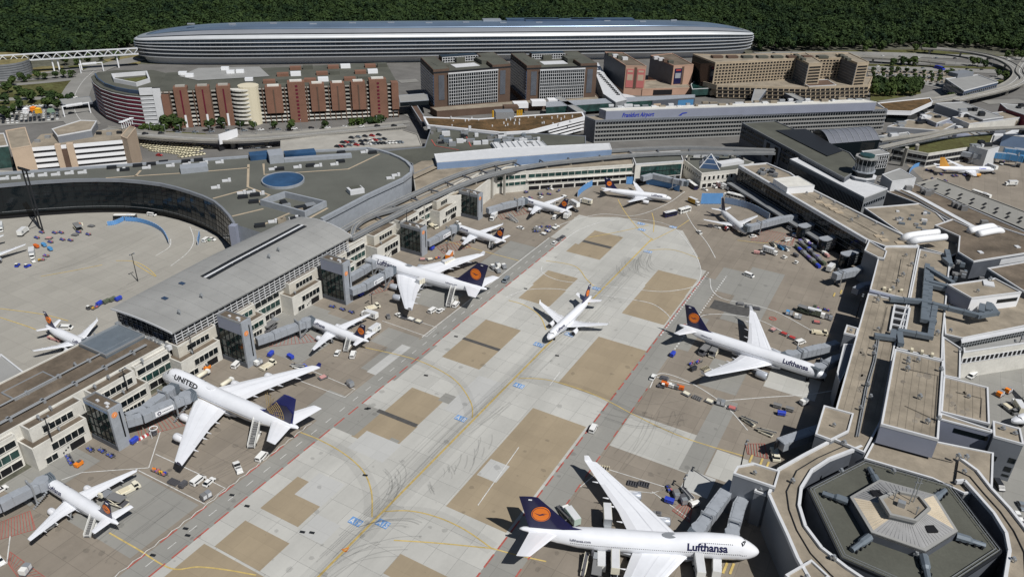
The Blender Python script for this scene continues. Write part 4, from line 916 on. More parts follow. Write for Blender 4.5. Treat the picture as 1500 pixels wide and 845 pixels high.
# deck and roofs to the right of the control tower
B('deck', 'grey parking deck with rows of dark slots beside the far right apron', [(1341,270),(1372,262),(1520,318),(1520,345)],9, 'deck', 0, 'mid_wall', 'grey_concrete', 'concrete', .6)
dk = bpy.data.objects['deck']
for k in range(9):
    for s in (0,1):
        q = G(1352+k*17.6+s*2,271+k*6.8-s*5.5,9); MB().box((q.x, q.y, 9),(1.2,5,.4), R(-20)).build('roof_slot', 'black', dk)
B('', '', [(1300,262),(1342,271),(1520,348),(1520,372),(1400,330),(1346,299),(1300,282)],10.5, par=ep, wall='mid_wall', roof='roof_brown', ph=.4)
bx = B('plant_box', 'pale grey box-shaped plant room right of the control tower', [(1292,256),(1318,247),(1342,261),(1307,266)],17, 'plant room', 0, 'white_metal', 'roof_grey', ph=.2)
for px, py in [(1352,283),(1358,286),(1362,284),(1398,303),(1405,306),(1411,308),(1330,279),(1440,330)]: q = G(px, py, 10.5); MB().box((q.x, q.y, 10.4),(3.5,2.5,3),.4).build('air_unit', 'cart_grey', ep)
MB().ribbon(GP([(1290,262),(1342,286),(1400,318),(1450,345)],10.7),3.4,10.8).build('roof_walkway', 'white_metal', ep)
MB().tube([(p.x, p.y, 11.2) for p in GP([(1285,267),(1342,292),(1396,324),(1420,338)],11)],.5,6).build('roof_pipe', 'steel', ep)
# wing with glass pyramid at the head of the stands
pw_ = B('pyramid_building', 'low white wing with small dark windows and a glass pyramid on its roof', [(1003,236),(1028,255),(1078,250),(1104,239),(1060,226),(1008,225)],10, 'building', 0, 'white_wall', 'roof_green', 'white_wall')
a, b = [Vector((*W2(p, 10),0)) for p in ((1003,236),(1028,255))]; wins(pw_[0], a, b, [(5.5,7.5)],2.8, 'glass', 'white_wall', 1,1,1.2)
a, b = [Vector((*W2(p, 10),0)) for p in ((1028,255),(1078,250))]; wins(pw_[0], a, b, [(5.5,8)],3.4, 'glass', 'white_wall', 1,1,1.8); wins(pw_[0], a, b, [(.6,3.2)],4, 'black', 'white_wall', 1,1,1)
q = G(1039,243,10); MB().box((q.x, q.y, 9.9),(13,13,8),.3,.03).build('glass_pyramid', 'glass_blue', pw_[0]); 
b = MB()
for k in range(4):
    a = .3+math.pi/4+k*math.pi/2; b.tube([(q.x+9.2*math.cos(a), q.y+9.2*math.sin(a),10),(q.x, q.y, 18)],.3,4)
    for j in (.33,.66):
        a2 = a+math.pi/2; b.tube([(q.x+9.3*(1-j)*math.cos(a), q.y+9.3*(1-j)*math.sin(a),10+8*j),(q.x+9.3*(1-j)*math.cos(a2), q.y+9.3*(1-j)*math.sin(a2),10+8*j)],.2,4)
b.build('pyramid_rib', 'white_metal', pw_[0])
rbar((1052,243),(1085,238),10,2,6, 'roof_light', 'white_metal', pw_[0])
for k in range(14): q = G(random.uniform(1010,1090), random.uniform(228,236),10); MB().box((q.x, q.y, 9.9),(random.uniform(2,5),2, random.uniform(1,2.5)),.4).build('air_unit', random.choice(['steel', 'dark_metal', 'duct', 'white_metal']), pw_[0])
# ================================================================ town side of the airport
sheet('forecourt', [(p.x, p.y) for p in GP([(-80,330),(-80,170),(130,95),(600,92),(1130,78),(1560,86),(1600,420),(1300,420),(1000,240),(600,260),(300,330)])],-.03, 'asphalt', kind='structure')
sheet('east_apron', [(p.x, p.y) for p in GP([(1310,225),(1340,214),(1470,236),(1560,225),(1560,345),(1480,330),(1360,270)])],.02, 'stand_concrete', kind='structure')
sheet('east_yard', [(p.x, p.y) for p in GP([(1405,560),(1405,500),(1560,480),(1600,800),(1500,790),(1440,690)])],.03, 'grey_concrete', kind='structure')
def road(pts, wd, z=.05, mat='road_far', name='road', n=6):
    z = up(z); o = MB().ribbon(sm(pts, z, n), wd, z).build(name, mat); o['kind'] = 'structure'; return o
def wallface(par, pa, pb, z, rows, pitch, glass='glass', frame='white_metal', s0=.5, s1=.5, fr=.3):
    wins(par, W2(pa, z), W2(pb, z), rows, pitch, glass, frame, s0, s1, fr)
# ---- the long silver office ship
A_, Bq = G(197,99), G(1112,85); ax = (Bq-A_).normalized(); LEN = (Bq-A_).length; nx = Vector((ax.y, -ax.x, 0))
sq = root('ship_building', 'very long rounded silver office building with white horizontal bands in front of the forest', 'building', tuple((A_+Bq)/2-nx*30))
def ring(off, z, hw=31.):
    pts = []
    N = 64
    for side in (1,-1):
        for k in range(N+1):
            t_ = k/N; t_ = .5-.5*math.cos(math.pi*t_); s = t_ if side == 1 else 1-t_
            x = s*2-1; wv = max(0., 1-abs(x)**7)**.42*(hw+off)
            pts.append((A_+ax*(LEN/2+x*(LEN/2+off))+nx*(side*wv-31), z-9*abs(x)**9*max(0,(z-16)/20)))
    return [(p.x, p.y, h) for p, h in pts]
M('silver', (.55,.57,.6),.28,.6,.08,.03); M('silver_blue', (.2,.27,.37),.25,.5,.15,.02); M('band_white', (.62,.64,.66),.35,.3,.05,.1)
H0 = 7.
M('ship_glass', (.03,.042,.06),.12,0,.5,.02, spec=.6)
MB().loft([ring(-6,0), ring(-2.5, H0)], False).build('base_wall', 'white_metal', sq)
NF = 5; FH = 3.75
def bulge(z): return 3.2*math.sin(math.pi*min(1, max(0,(z-2)/34)))
for i in range(NF):
    z0 = H0+i*FH; z1 = z0+.8; z2 = z0+FH
    MB().loft([ring(bulge(z0), z0), ring(bulge(z0)+.25, z0+.2), ring(bulge(z1)+.2, z1), ring(bulge(z1)-.9, z1+.02)], False).build('floor_band', 'band_white', sq)
    MB().loft([ring(bulge(z1)-.9, z1), ring(bulge(z2)-.9, z2)], False).build('window_band', 'ship_glass', sq)
    m = MB(); r0 = ring(bulge(z1)-.8, z1); r1 = ring(bulge(z2)-.8, z2)
    for j in range(64):
        a, b, c, e = Vector(r0[j]), Vector(r0[j+1]), Vector(r1[j]), Vector(r1[j+1]); kk = max(1, int((b-a).length/4))
        for q in range(kk): p0 = a+(b-a)*q/kk; p1 = c+(e-c)*q/kk; m.tube([p0, p1],.08,3, False)
    m.build('mullion', 'mid_wall', sq, kind='stuff')
zt = H0+NF*FH
MB().loft([ring(bulge(zt), zt), ring(bulge(zt)+.2, zt+.6), ring(1., zt+2.4), ring(-.5, zt+3.6)], False, ).build('eaves_band', 'band_white', sq, smooth=True)
MB().loft([ring(-.6, zt+3.5), ring(-1.6, zt+4.6)], False).build('window_band', 'glass', sq)
MB().loft([ring(-1.2, zt+4.5), ring(-5, zt+6.2), ring(-9, zt+7.3)], False).build('roof_edge', 'silver', sq, smooth=True)
MB().loft([ring(-9, zt+7.3), ring(-15, zt+8.4), ring(-23, zt+9), ring(-29.5, zt+9.2)], True).build('roof', 'silver_blue', sq, smooth=True)
for s0, s1, o in ((.53,.56,12),(.57,.66,14),(.6,.72,10),(.68,.79,13)):
    p, q = A_+ax*LEN*s0-nx*(31+o), A_+ax*LEN*s1-nx*(31+o); MB().box(((p.x+q.x)/2,(p.y+q.y)/2, zt+8),((q-p).length, 10,2.4), math.atan2(ax.y, ax.x)).build('roof_light', 'glass_blue' if o != 12 else 'silver', sq)
for k in range(14): p = A_+ax*LEN*(.08+.06*k)-nx*random.uniform(26,40); MB().box((p.x, p.y, zt+8.5),(7,2,1.2), math.atan2(ax.y, ax.x)).build('roof_unit', 'silver', sq)
# ---- red-and-white curved garage end, and the brown garage
RGP = [(133,113),(136.5,120),(147,128),(164,134),(184,138),(205,140.3),(236,139),(262,112),(225,103),(170,103),(143,106)]
rd = root('curved_car_park', 'curved dark red car park with white floor bands and a planted courtyard on its roof', 'car park', tuple(G(190,180)))
zr2 = 25
P = [(p.x, p.y) for p in GP(RGP, zr2)]
MB().prism(ccw(P), zr2-.6, zr2, True).build('roof', 'roof_dark', rd); MB().prism(inset(ccw(P),.6),0, zr2-.6, False).build('wall', 'dark_wall', rd)
M('wine', (.13,.012,.03),.5,0,.1,.2)
for i in range(8):
    z0 = 1.2+i*2.95
    for seg, mt in ((P[0:6], 'wine'),(P[5:7], 'white_metal')):
        b = MB()
        for j in range(len(seg)-1): b.strip(seg[j], seg[j+1], z0, z0+1.75,-.3,.12)
        b.build('louvre_band', mt, rd)
    b = MB()
    for j in range(0,6): b.strip(P[j], P[j+1], z0+1.76, z0+2.2,-.3,.3)
    b.build('floor_band', 'white_metal', rd)
b = MB(); a_, c_ = Vector((*P[5],0)), Vector((*P[6],0))
b.strip(a_+(c_-a_)*.62, c_, 0,30,-2,.5); b.strip(a_, c_, 25.2,30,-2,.4); b.build('end_wall', 'white_metal', rd)
pin = GP([(165,112),(215,108),(219,119),(200,125),(168,119)], zr2+1); walls([(p.x, p.y) for p in pin], zr2, zr2+3,1.2, 'court_wall', 'white_metal', rd)
MB().poly([(p.x, p.y, zr2+.4) for p in GP([(180,116),(214,112),(216,120),(188,120)], zr2+.4)]).build('roof_lawn', 'grassy', rd)
q_ = [Vector((*p, 0)) for p in P[0:6]]; b = MB()
for j in range(5): b.strip(q_[j], q_[j+1], zr2+.1, zr2+2.6,-4,-3)
b.build('roof_glazing', 'glass_blue', rd)
g0, g1 = G(240,188), G(584,172); gd = (g1-g0).normalized(); gn = Vector((gd.y, -gd.x, 0)); GLEN = (g1-g0).length
pk = root('car_park', 'long brown brick car park with upright stair blocks and open parking decks', 'car park', tuple((g0+g1)/2))
def gs(px):
    lo, hi = -30., GLEN+30
    for _ in range(40):
        mid = (lo+hi)/2; p = g0+gd*mid+Vector((0,0,14)); v = p-CAM; x = 750+FPX*v.dot(RGT)/v.dot(FWD)
        if x < px: lo = mid
        else: hi = mid
    return lo
GZ = 29.5
MB().prism(ccw([(p.x, p.y) for p in (g0-gn*1.5, g1-gn*1.5, g1-gn*75, g0-gn*60)]),0,27, False).build('wall', 'black', pk)
MB().prism(ccw([(p.x, p.y) for p in (g0-gn*1, g1-gn*1, g1-gn*75, g0-gn*60)]),27,27.6, True).build('roof', 'roof_dark', pk)
for i in range(9):
    z = 1.5+i*3.05; MB().strip(g0, g1, z, z+.95,-1.6,0).build('parking_deck', 'white_wall' if i < 3 else 'concrete', pk)
m = MB()
for k in range(44): c = g0+gd*(GLEN*k/43); m.strip(c-gd*.4, c+gd*.4,0,27,-1.5,.1)
m.build('column', 'stone_brown', pk, kind='stuff')
for i, (x0, x1, zb, zt2, st) in enumerate([(240,251,0,25,0),(259,279,0,30,1),(291,311,0,30,1),(321,341,0,30,1),(391,415,8,28,2),(424,449,0,31,3),(456,477,8,29,2),(486,506,8,29,2),(516,536,8,29.5,2),(542,567,0,31,3),(574,584,7,28,0)]):
    a, b = g0+gd*gs(x0), g0+gd*gs(x1); t_ = MB().strip(a, b, zb, zt2,-6,1.6).build('brick_tower', 'brick_brown', pk); c = (a+b)/2
    if st in (1,2): MB().strip(c-gd*.5, c+gd*.5,10 if st == 1 else zb, zt2-2,1.5,1.8).build('recess', 'wine' if st == 1 else 'stone_brown', t_)
    if st == 1: MB().strip(c-gd*.1, c+gd*1.3,.2,9.5,1.5,1.9).build('white_panel', 'white_paint', t_)
    if st == 3:
        w_ = MB()
        for k in range(10): w_.strip(c-gd*.9, c+gd*.9,2+k*2.8,3.5+k*2.8,1.5,1.75)
        w_.build('red_window', 'wine', t_, kind='stuff')
    if st: MB().box((*(c-gn*2).to_tuple()[:2], zt2),((b-a).length*.7,4,1), math.atan2(gd.y, gd.x)).build('roof_cap', 'concrete' if st == 1 else 'white_wall', t_)
c = g0+gd*gs(367)-gn*3; n_ = 20; rr_ = (gs(383)-gs(352))/2
MB().prism([(c.x+rr_*math.cos(2*math.pi*k/n_), c.y+rr_*math.sin(2*math.pi*k/n_)) for k in range(n_)],0,29, True).build('round_tower', 'cream', pk, smooth=False)
b = MB()
for i in range(9):
    z = 2+i*3.05; b.prism([(c.x-gd.x*5+(rr_+1.5)*math.cos(2*math.pi*k/n_), c.y-gd.y*5+(rr_+1.5)*math.sin(2*math.pi*k/n_)) for k in range(n_)], z, z+1.1, True, True)
b.build('ramp_deck', 'white_wall', pk)
for k in range(9):
    s = GLEN*(.45+.058*k); p = g0+gd*s-gn*(14+22*(k % 3)); MB().box((p.x, p.y, 27.5),(9,6,2.4), math.atan2(gd.y, gd.x)).build('roof_house', 'brick_brown', pk)
    p = p+gd*10; MB().box((p.x, p.y, 27.5),(8,5,3), math.atan2(gd.y, gd.x)).build('roof_unit', 'white_paint' if k % 2 else 'roof_dark', pk)
p4 = GP([(290,118),(395,112),(380,98),(290,100),(262,112)],28); MB().poly([(p[0], p[1],28) for p in ccw([(p.x, p.y) for p in p4])]).build('grey_roof', 'roof_grey', pk)
for px, py in [(268,109),(278,112),(352,106),(338,107),(365,118),(330,102)]: q = G(px, py, 28.2); MB().box((q.x, q.y, 28),(6,4,2.2),.7).build('roof_unit', 'white_paint', pk)
# ---- two office blocks with white window grids
for (pts, fa, fb, lab) in [([(616,89),(635,108),(748,99),(722,82)],(656,106.3),(728,100.6), 'brown office block with a white window grid beside the brick car park'),([(748,83),(772,102),(875,98),(846,80)],(791,101.3),(856,98.8), 'brown office block with a white window grid beside the banner hall')]:
    zb = 31; r, pl = B('grid_office', lab, pts, zb, 'office', 0, 'stone_brown', 'roof_dark', 'dark_metal', 1)
    rows = [(4.5+k*2.62,6.7+k*2.62) for k in range(10)]
    q = GP([fa, fb], zb); f0, f1 = [Vector((p.x, p.y, 0)) for p in q]; d = (f1-f0).normalized(); n = Vector((d.y, -d.x, 0))
    w0, w1 = [Vector((*W2(p, zb),0)) for p in (pts[1], pts[2])]; d = (w1-w0).normalized(); n = Vector((d.y, -d.x, 0)); f0 = w0+d*((f0-w0).dot(d)); f1 = w0+d*((f1-w0).dot(d))
    MB().strip(f0, f1,3, zb-1,-.2,1.5).build('glass_wall', 'glass', r)
    g_ = MB(); nn = 22
    for k in range(nn+1): c = f0+(f1-f0)*k/nn; g_.strip(c-d*.15, c+d*.15,3, zb-1,1.4,1.9)
    for k in range(11): g_.strip(f0, f1,3+k*2.65,3.3+k*2.65,1.4,1.8)
    g_.strip(f0-d*.4, f1+d*.4, zb-1.2, zb-.2,1.3,2); g_.build('window_grid', 'white_metal', r, kind='stuff')
    s0_, s1_ = Vector((*W2(pts[0], zb),0)), w0; MB().strip(s0_, s1_, 5, zb-1.5,-.2,.3).build('side_glazing', 'glass_blue', r)
    b = MB()
    for k in range(10): b.strip(s0_, s1_, 6+k*2.4,6.3+k*2.4,.2,.5)
    b.build('side_band', 'bridge_grey', r, kind='stuff')
    for u in (.06,.86): c = w0+(w1-w0)*u; MB().strip(c, c+d*5, zb-22, zb-2,0,.25).build('dark_recess', 'dark_wall', r)
    for u, v, a_, b_, h in ((.15,.4,26,10,3),(.75,.5,24,10,3.4),(.45,.8,30,8,4)):
        P4 = [Vector((*W2(p, zb),0)) for p in pts]; c = P4[1]+(P4[2]-P4[1])*u+(P4[0]-P4[1])*v; MB().box((c.x, c.y, zb),(b_, a_*.6, h), math.atan2(d.y, d.x)).build('roof_house', 'roof_dark', r)
    for u0, u1 in ((0,.2),(.76,1)):
        q4 = [P4[1]+(P4[2]-P4[1])*u+(P4[0]-P4[1])*v for u, v in ((u0,.01),(u1,.01),(u1,.99),(u0,.99))]; MB().prism([(p.x, p.y) for p in q4], zb-.1, zb+2.8, True).build('roof_wing', 'stone_brown', r); MB().poly([(p.x, p.y, zb+2.85) for p in inset(ccw([(p.x, p.y) for p in q4]),.6) for p in [Vector((*p, 0))]]).build('wing_roof', 'roof_dark', r)
    e0, e1 = P4[0]+(P4[3]-P4[0])*.24-(P4[0]-P4[1])*.3, P4[0]+(P4[3]-P4[0])*.72-(P4[0]-P4[1])*.3; MB().strip(e0, e1, zb-.1, zb+5,-9,0).build('rear_block', 'glass', r); g_ = MB()
    for k in range(15): c = e0+(e1-e0)*k/14; g_.strip(c-d*.2, c+d*.2, zb, zb+4.6,0,.3)
    for k in range(3): g_.strip(e0, e1, zb+.3+k*2, zb+.7+k*2,0,.25)
    g_.build('rear_grid', 'white_metal', r, kind='stuff')
    c = P4[1]+(P4[2]-P4[1])*.48+(P4[0]-P4[1])*.4; MB().box((c.x, c.y, zb),(22,12,.3), math.atan2(d.y, d.x)).build('roof_court', 'white_metal', r)
# ---- banner hall
for pts, zb, lab, nb in [([(886,77),(917,97),(947,98),(913,78)],26, 'pink stone block with two red banners on its end wall', 0),([(953,82),(987,97),(1016,95.5),(985,79)],23.5, 'pink stone block with one dark blue picture banner on its end wall', 1)]:
    r, _ = B('banner_block', lab, pts, zb, 'building', 0, 'stone_pink', 'roof_brown', 'stone_pink', .5, group='stone blocks with banners')
    w0, w1 = [Vector((*W2(p, zb),0)) for p in (pts[1], pts[2])]; s0_ = Vector((*W2(pts[0], zb),0))
    MB().strip(s0_, w0-(w0-s0_)*.02,4, zb-.6,-.2,.25).build('dark_side', 'dark_wall', r)  # shadow on the left face of the block, put in as dark wall colour
    c = w0+(w1-w0)*.49; d = (w1-w0).normalized(); MB().strip(c-d*1.2, c+d*1.2,6, zb-1,-.1,.12).build('recess', 'stone_brown', r)
    for u in ((.06,.42),(.58,.95)) if nb == 0 else ((.08,.44),):
        a, b = w0+(w1-w0)*u[0], w0+(w1-w0)*u[1]
        MB().strip(a, b, 7, zb-2.5,0,.35).build('banner', 'cart_red' if nb == 0 else 'navy', r)
        MB().strip(a+(b-a)*.12, b-(b-a)*.12, zb*.52, zb*.72,.3,.42).build('banner_picture', 'pale_tan' if nb == 0 else 'bridge_grey', r)
        MB().strip(a+(b-a)*.15, b-(b-a)*.15, zb*.8, zb*.86,.3,.42).build('banner_lettering', 'pale_tan' if nb == 0 else 'red', r)
    for k in range(4): q = G(pts[0][0]+8+k*7, pts[0][1]+5+k*2, zb); MB().box((q.x, q.y, zb),(5,4,2.5),.7).build('roof_unit', random.choice(['roof_dark', 'white_metal', 'stone_brown']), r)
bb = B('banner_block', 'low pink stone link between the two banner blocks with a black opening', [(945,118),(941,131),(1014,129),(1000,118)],6, 'building', 0, 'stone_pink', 'roof_tan', 'stone_pink', .3, group='stone blocks with banners')
a, b = [Vector((*W2(p, 6),0)) for p in ((941,131),(1014,129))]; MB().strip(a+(b-a)*.22, a+(b-a)*.6,.4,5,-.1,.2).build('opening', 'black', bb[0])
# ---- hotel
ht = root('hotel', 'beige stepped hotel with rows of square windows and two slanting wings', 'hotel', tuple(G(1150,130)))
zb = 31
def slab(pts, z, z0, faces, par, rows, pitch=3.4, fr=.9):
    B('', '', pts, z, par=par, wall='beige', roof='roof_tan', rim='beige', ph=.6, z0=z0)
    for pa, pb in faces: wallface(par, pa, pb, z, rows, pitch, 'black', 'beige', 1,1, fr)
rows = [(9.6+k*2.62,11.2+k*2.62) for k in range(8)]
slab([(1015,80),(1048,92.5),(1166,86.5),(1260,85),(1240,78),(1050,81)], zb, 2,[((1048,92.5),(1166,86.5)),((1166,86.5),(1260,85))], ht, rows)
MB().strip(*[Vector((*W2(p, zb),0)) for p in ((1015,80),(1048,92.5))],6, zb-1,-.1,.2).build('side_glazing', 'glass', ht)
for pts in ([(1158,80),(1185,94),(1205,93),(1180,78)],[(1224,80),(1256,93),(1273,92),(1243,78)]):
    slab(pts, 32,2,[(pts[1], pts[2])], ht, rows, 9,.4)
    a, b = [Vector((*W2(p, 32),0)) for p in pts[:2]]; MB().strip(a, b, 9.5,30.5,-.1,.3).build('side_glazing', 'dark_wall', ht); m = MB()
    for k in range(8): m.strip(a, b, 10+k*2.5,10.5+k*2.5,.2,.6)
    m.build('side_band', 'mid_wall', ht, kind='stuff')
    for k in range(3): q = G(pts[0][0]+8+k*5, pts[0][1]+3+k*3,32); MB().box((q.x, q.y, 32),(4,4,2.2),.7).build('roof_unit', 'roof_dark', ht)
for k in range(3):
    zz, off = 12-3.6*k, 5.5*k; B('', '', [(1030,121),(1050,126+off),(1180,129.5+off),(1272,126+off),(1278,114)], zz, par=ht, wall='beige', roof='roof_tan', rim='beige', ph=.9, z0=max(0, zz-3.6))
    a, b, c = [Vector((*W2(p, zz),0)) for p in ((1050,126+off),(1180,129.5+off),(1272,126+off))]; m = MB(); m.strip(a, b, zz-3.1, zz-1.1,-.1,.15); m.strip(b, c, zz-3.1, zz-1.1,-.1,.15); m.build('parking_opening', 'black', ht)
    m = MB()
    for e, f in ((a, b),(b, c)):
        nn = int((f-e).length/5)
        for q in range(nn): p = e+(f-e)*q/nn; m.strip(p, p+(f-e).normalized()*.9, zz-3.3, zz-.9,.1,.4)
    m.build('deck_post', 'beige', ht, kind='stuff')
B('', '', [(1170,119),(1185,127),(1225,125),(1212,117)],13.6, par=ht, wall='beige', roof='stone_brown', z0=12, ph=.3)
for k in range(8): q = G(1050+k*22,85, zb); MB().box((q.x, q.y, zb),(10,6,2),.7).build('roof_unit', random.choice(['stone_brown', 'roof_dark', 'stone_brown']), ht)
# ---- terminal office slab with the airport name
tf = root('terminal_office', 'long grey office slab with five window bands under the lettered lilac roof box', 'terminal', tuple(G(1080,195)))
zf = 17
B('', '', [(857,171),(872,177),(1300,160.5),(1282,155)], zf, par=tf, wall='grey_wall', roof='roof_tan', rim='grey_wall', ph=.4)
f0, f1 = [Vector((*W2(p, zf),0)) for p in ((872,177),(1300,160.5))]; d = (f1-f0).normalized()
for k in range(5):
    z = 1.4+k*3.1; MB().strip(f0+d, f1-d, z, z+1.85,-.3,.1).build('window_band', 'glass', tf); MB().strip(f0, f1, z-1.2, z, -.2,.6).build('parapet_band', 'roof_grey', tf)
m = MB(); L = (f1-f0).length
for k in range(110): c = f0+d*(L*k/110); m.strip(c, c+d*.4,0, zf-.6,0,.45)
m.build('facade_post', 'mid_wall', tf, kind='stuff')
MB().strip(Vector((*W2((857,171), zf),0)), f0,1, zf-1,-.1,.1).build('end_cladding', 'dark_wall', tf)
zt_ = 23.5; B('', '', [(878,159.5),(888,163),(1284,150),(1266,146)], zt_, par=tf, wall='lilac_wall', roof='white_wall', rim='white_metal', ph=.3, z0=zf-.1)
q0, q1 = [Vector((*W2(p, zt_),0)) for p in ((888,163),(1284,150))]; d = (q1-q0).normalized(); n = Vector((d.y, -d.x, 0))
v, f = text_mesh('Frankfurt Airport', 4.6,.1,.3); wd = max(p.x for p in v)
def along(px, z):
    lo, hi = -20., 400.
    for _ in range(40):
        mid = (lo+hi)/2; p = q0+d*mid+Vector((0,0, z)); vv = p-CAM; x = 750+FPX*vv.dot(RGT)/vv.dot(FWD)
        if x < px: lo = mid
        else: hi = mid
    return lo
s0_, s1_ = along(911,20), along(958.5,20); k_ = (s1_-s0_)/wd
MB().add([(q0+d*(s0_+p.x*k_)+n*.18+Vector((0,0,18.6+p.y*.95))).to_tuple() for p in v], f).build('name_lettering', 'blue', tf)
s0_ = along(994,20); MB().add([(q0+d*(s0_+x)+n*.18+Vector((0,0, z))).to_tuple() for x, z in ((0,18.3),(2.4,18.3),(3.2,19.5),(6.5,19.9),(7,20.6),(3,20.4),(1.6,19.4))],[(0,1,2,3,4,5,6)]).build('name_emblem', 'blue', tf)
for k in range(30): q = G(895+k*12.5,158-k*.38+random.uniform(-2,1.5), zt_); MB().box((q.x, q.y, zt_-.02),(random.uniform(2,7),2, random.uniform(.6,2)),.7).build('roof_unit', random.choice(['white_metal', 'roof_tan', 'white_metal', 'steel']), tf)
# ---- brown planted roof hall
mr = root('moss_roof_hall', 'low terminal hall with a brown planted roof and broad white fascia', 'terminal', tuple(G(740,195)))
MP = [(620,172),(626,184),(735,195),(775,193),(857,172),(853,165),(800,168),(700,175)]
B('', '', MP, 12, par=mr, wall='white_paint', roof='roof_moss', rim='white_paint', ph=.5, pt=1.2, z0=9.5)
P = [(p.x, p.y) for p in GP(MP, 12)]; MB().prism(inset(ccw(P),2.5),0,9.5, False).build('glass_wall', 'glass', mr)
for k in range(3):
    a, b = [Vector((*W2(p, 12),0)) for p in ((775,193),(857,172))]; MB().strip(a+(b-a)*.35, b, 2+k*2.6,3+k*2.6,-2,-.5).build('floor_band', 'white_paint', mr)
for k in range(34): q = G(650+random.uniform(0,190),172+random.uniform(0,14),12); MB().box((q.x, q.y, 11.9),(.8,.8, random.uniform(.6,2)),.7).build('roof_vent', 'white_metal', mr)
q = G(738,172,12); MB().box((q.x, q.y, 12),(14,9,5),.7).build('roof_house', 'steel', mr)
# ---- blue-walled strip, dark service roofs, ribbed white roof
bs = B('blue_strip_building', 'long narrow building with a blue metal wall and white roof beside the railway', [(636,226),(640,238),(896,219),(893,210),(735,217)],18, 'building', 0, 'blue_wall', 'white_metal', 'white_metal', .2)
a, b = [Vector((*W2(p, 18),0)) for p in ((640,238),(896,219))]; MB().strip(a, b, 11,17.4,-.1,.35).build('blue_cladding', 'blue_wall', bs[0])
sv = B('service_roof', 'dark service roof crowded with ducts between the big hall and the brown planted roof', [(560,222),(604,241),(606,256),(640,241),(735,222),(858,212),(858,200),(780,196),(735,199),(632,187),(622,216)],14.5, 'building', 0, 'mid_wall', 'roof_dark', 'grey_wall', .5)
B('railway_roof', 'long tan gravel roof under the elevated railway in front of the blue-walled strip', [(641,241),(735,227),(897,222),(930,224),(900,229),(760,238),(690,256),(610,290),(606,262)],13.6, 'building', 0, 'mid_wall', 'roof_tan', 'concrete', .3)
rb = B('ribbed_roof', 'white ribbed metal roof next to the blue-walled strip', [(720,209),(728,221),(804,216),(790,206)],16.5, 'building', 12, 'white_metal', 'white_metal', 'white_metal', .2)
for k in range(9): rbar((722+k*9,209-k*.3),(730+k*9,220-k*.6),16.5,.3,.6, 'roof_rib', 'steel', rb[0])
for k in range(75):
    px, py = random.uniform(632,800), random.uniform(190,214); q = G(px, py, 14.5)
    if py < 198+(px-632)*.02 and px > 700 and py < 199: continue
    MB().box((q.x, q.y, 14.4),(random.uniform(1.5,6), random.uniform(1,3), random.uniform(.8,3)),.7).build('air_unit', random.choice(['steel', 'cart_grey', 'white_metal', 'dark_metal', 'duct']), sv[0])
for pts in [[(632,205),(638,214),(672,220)],[(683,200),(690,215)]]: MB().ribbon(GP(pts, 14.6),.8,14.7).build('red_line', 'line_red', sv[0])
MB().poly([(p.x, p.y, 14.8) for p in GP([(604,243),(618,236),(690,232),(640,246),(606,262)],14.8)]).build('gravel_roof', 'roof_tan', sv[0])
# ---- office block at the left with white bands
lo_ = root('banded_office', 'tan and white office block with black window bands and a stepped roof at the left', 'office', tuple(G(110,240)))
zl = 19
P = [(p.x, p.y) for p in GP([(37,218),(178,206),(197,187),(60,196)], zl)]
MB().prism(ccw(P),0, zl-1.6, False).build('wall', 'black', lo_); MB().poly([(*p, zl-.4) for p in ccw(P)]).build('roof', 'roof_tan', lo_)
for k in range(5):
    z = zl-1.9-k*3.6; b = MB(); b.strip(P[0], P[1], z, z+2.1,-.6,.4); b.strip(Vector((*P[1],0)), Vector((*P[2],0)), z, z+2.1,-.6,.4); b.build('white_band', 'white_paint', lo_)
a, b = [Vector((*p, 0)) for p in P[:2]]
for u0, u1, zz in ((.3,.36,20),(.42,.49,20)): MB().strip(a+(b-a)*u0, a+(b-a)*u1,0, zz, -2,1.6).build('stair_shaft', 'pale_tan', lo_)
MB().strip(a+(b-a)*.36, a+(b-a)*.42,0,17,-1,.6).build('stair_opening', 'stone_brown', lo_)
for pts, zz in [([(8,192),(37,187),(46,214),(16,219)],22),([(177,200),(190,185),(199,188),(186,204)],21.5)]:
    B('', '', pts, zz, par=lo_, wall='pale_tan', roof='roof_tan', rim='pale_tan', ph=.4)
B('', '', [(76,190),(84,200),(134,191),(142,178),(118,177)],23, par=lo_, wall='grey_wall', roof='roof_tan', rim='white_metal', ph=.5, z0=zl-.5)
for k in range(10): q = G(40+k*15,208-k*1.6+random.uniform(-4,4), zl); MB().box((q.x, q.y, zl-.4),(3,2,1.6),.6).build('roof_unit', random.choice(['dark_metal', 'steel', 'white_metal']), lo_)
b = MB()
for k in range(6): q = G(178+k*3,182-k*1.2,23); b.tube([(q.x, q.y, 20),(q.x, q.y, 24)],.25,4); b.box((q.x, q.y, 24),(2.6,1.4,.5),.6)
b.build('cleaning_gantry', 'white_paint', lo_)
b0 = B('green_office', 'low block with blue-green windows cut by the left edge', [(-60,222),(12,214),(6,196),(-60,200)],14, 'building', 0, 'glass_green', 'roof_tan')
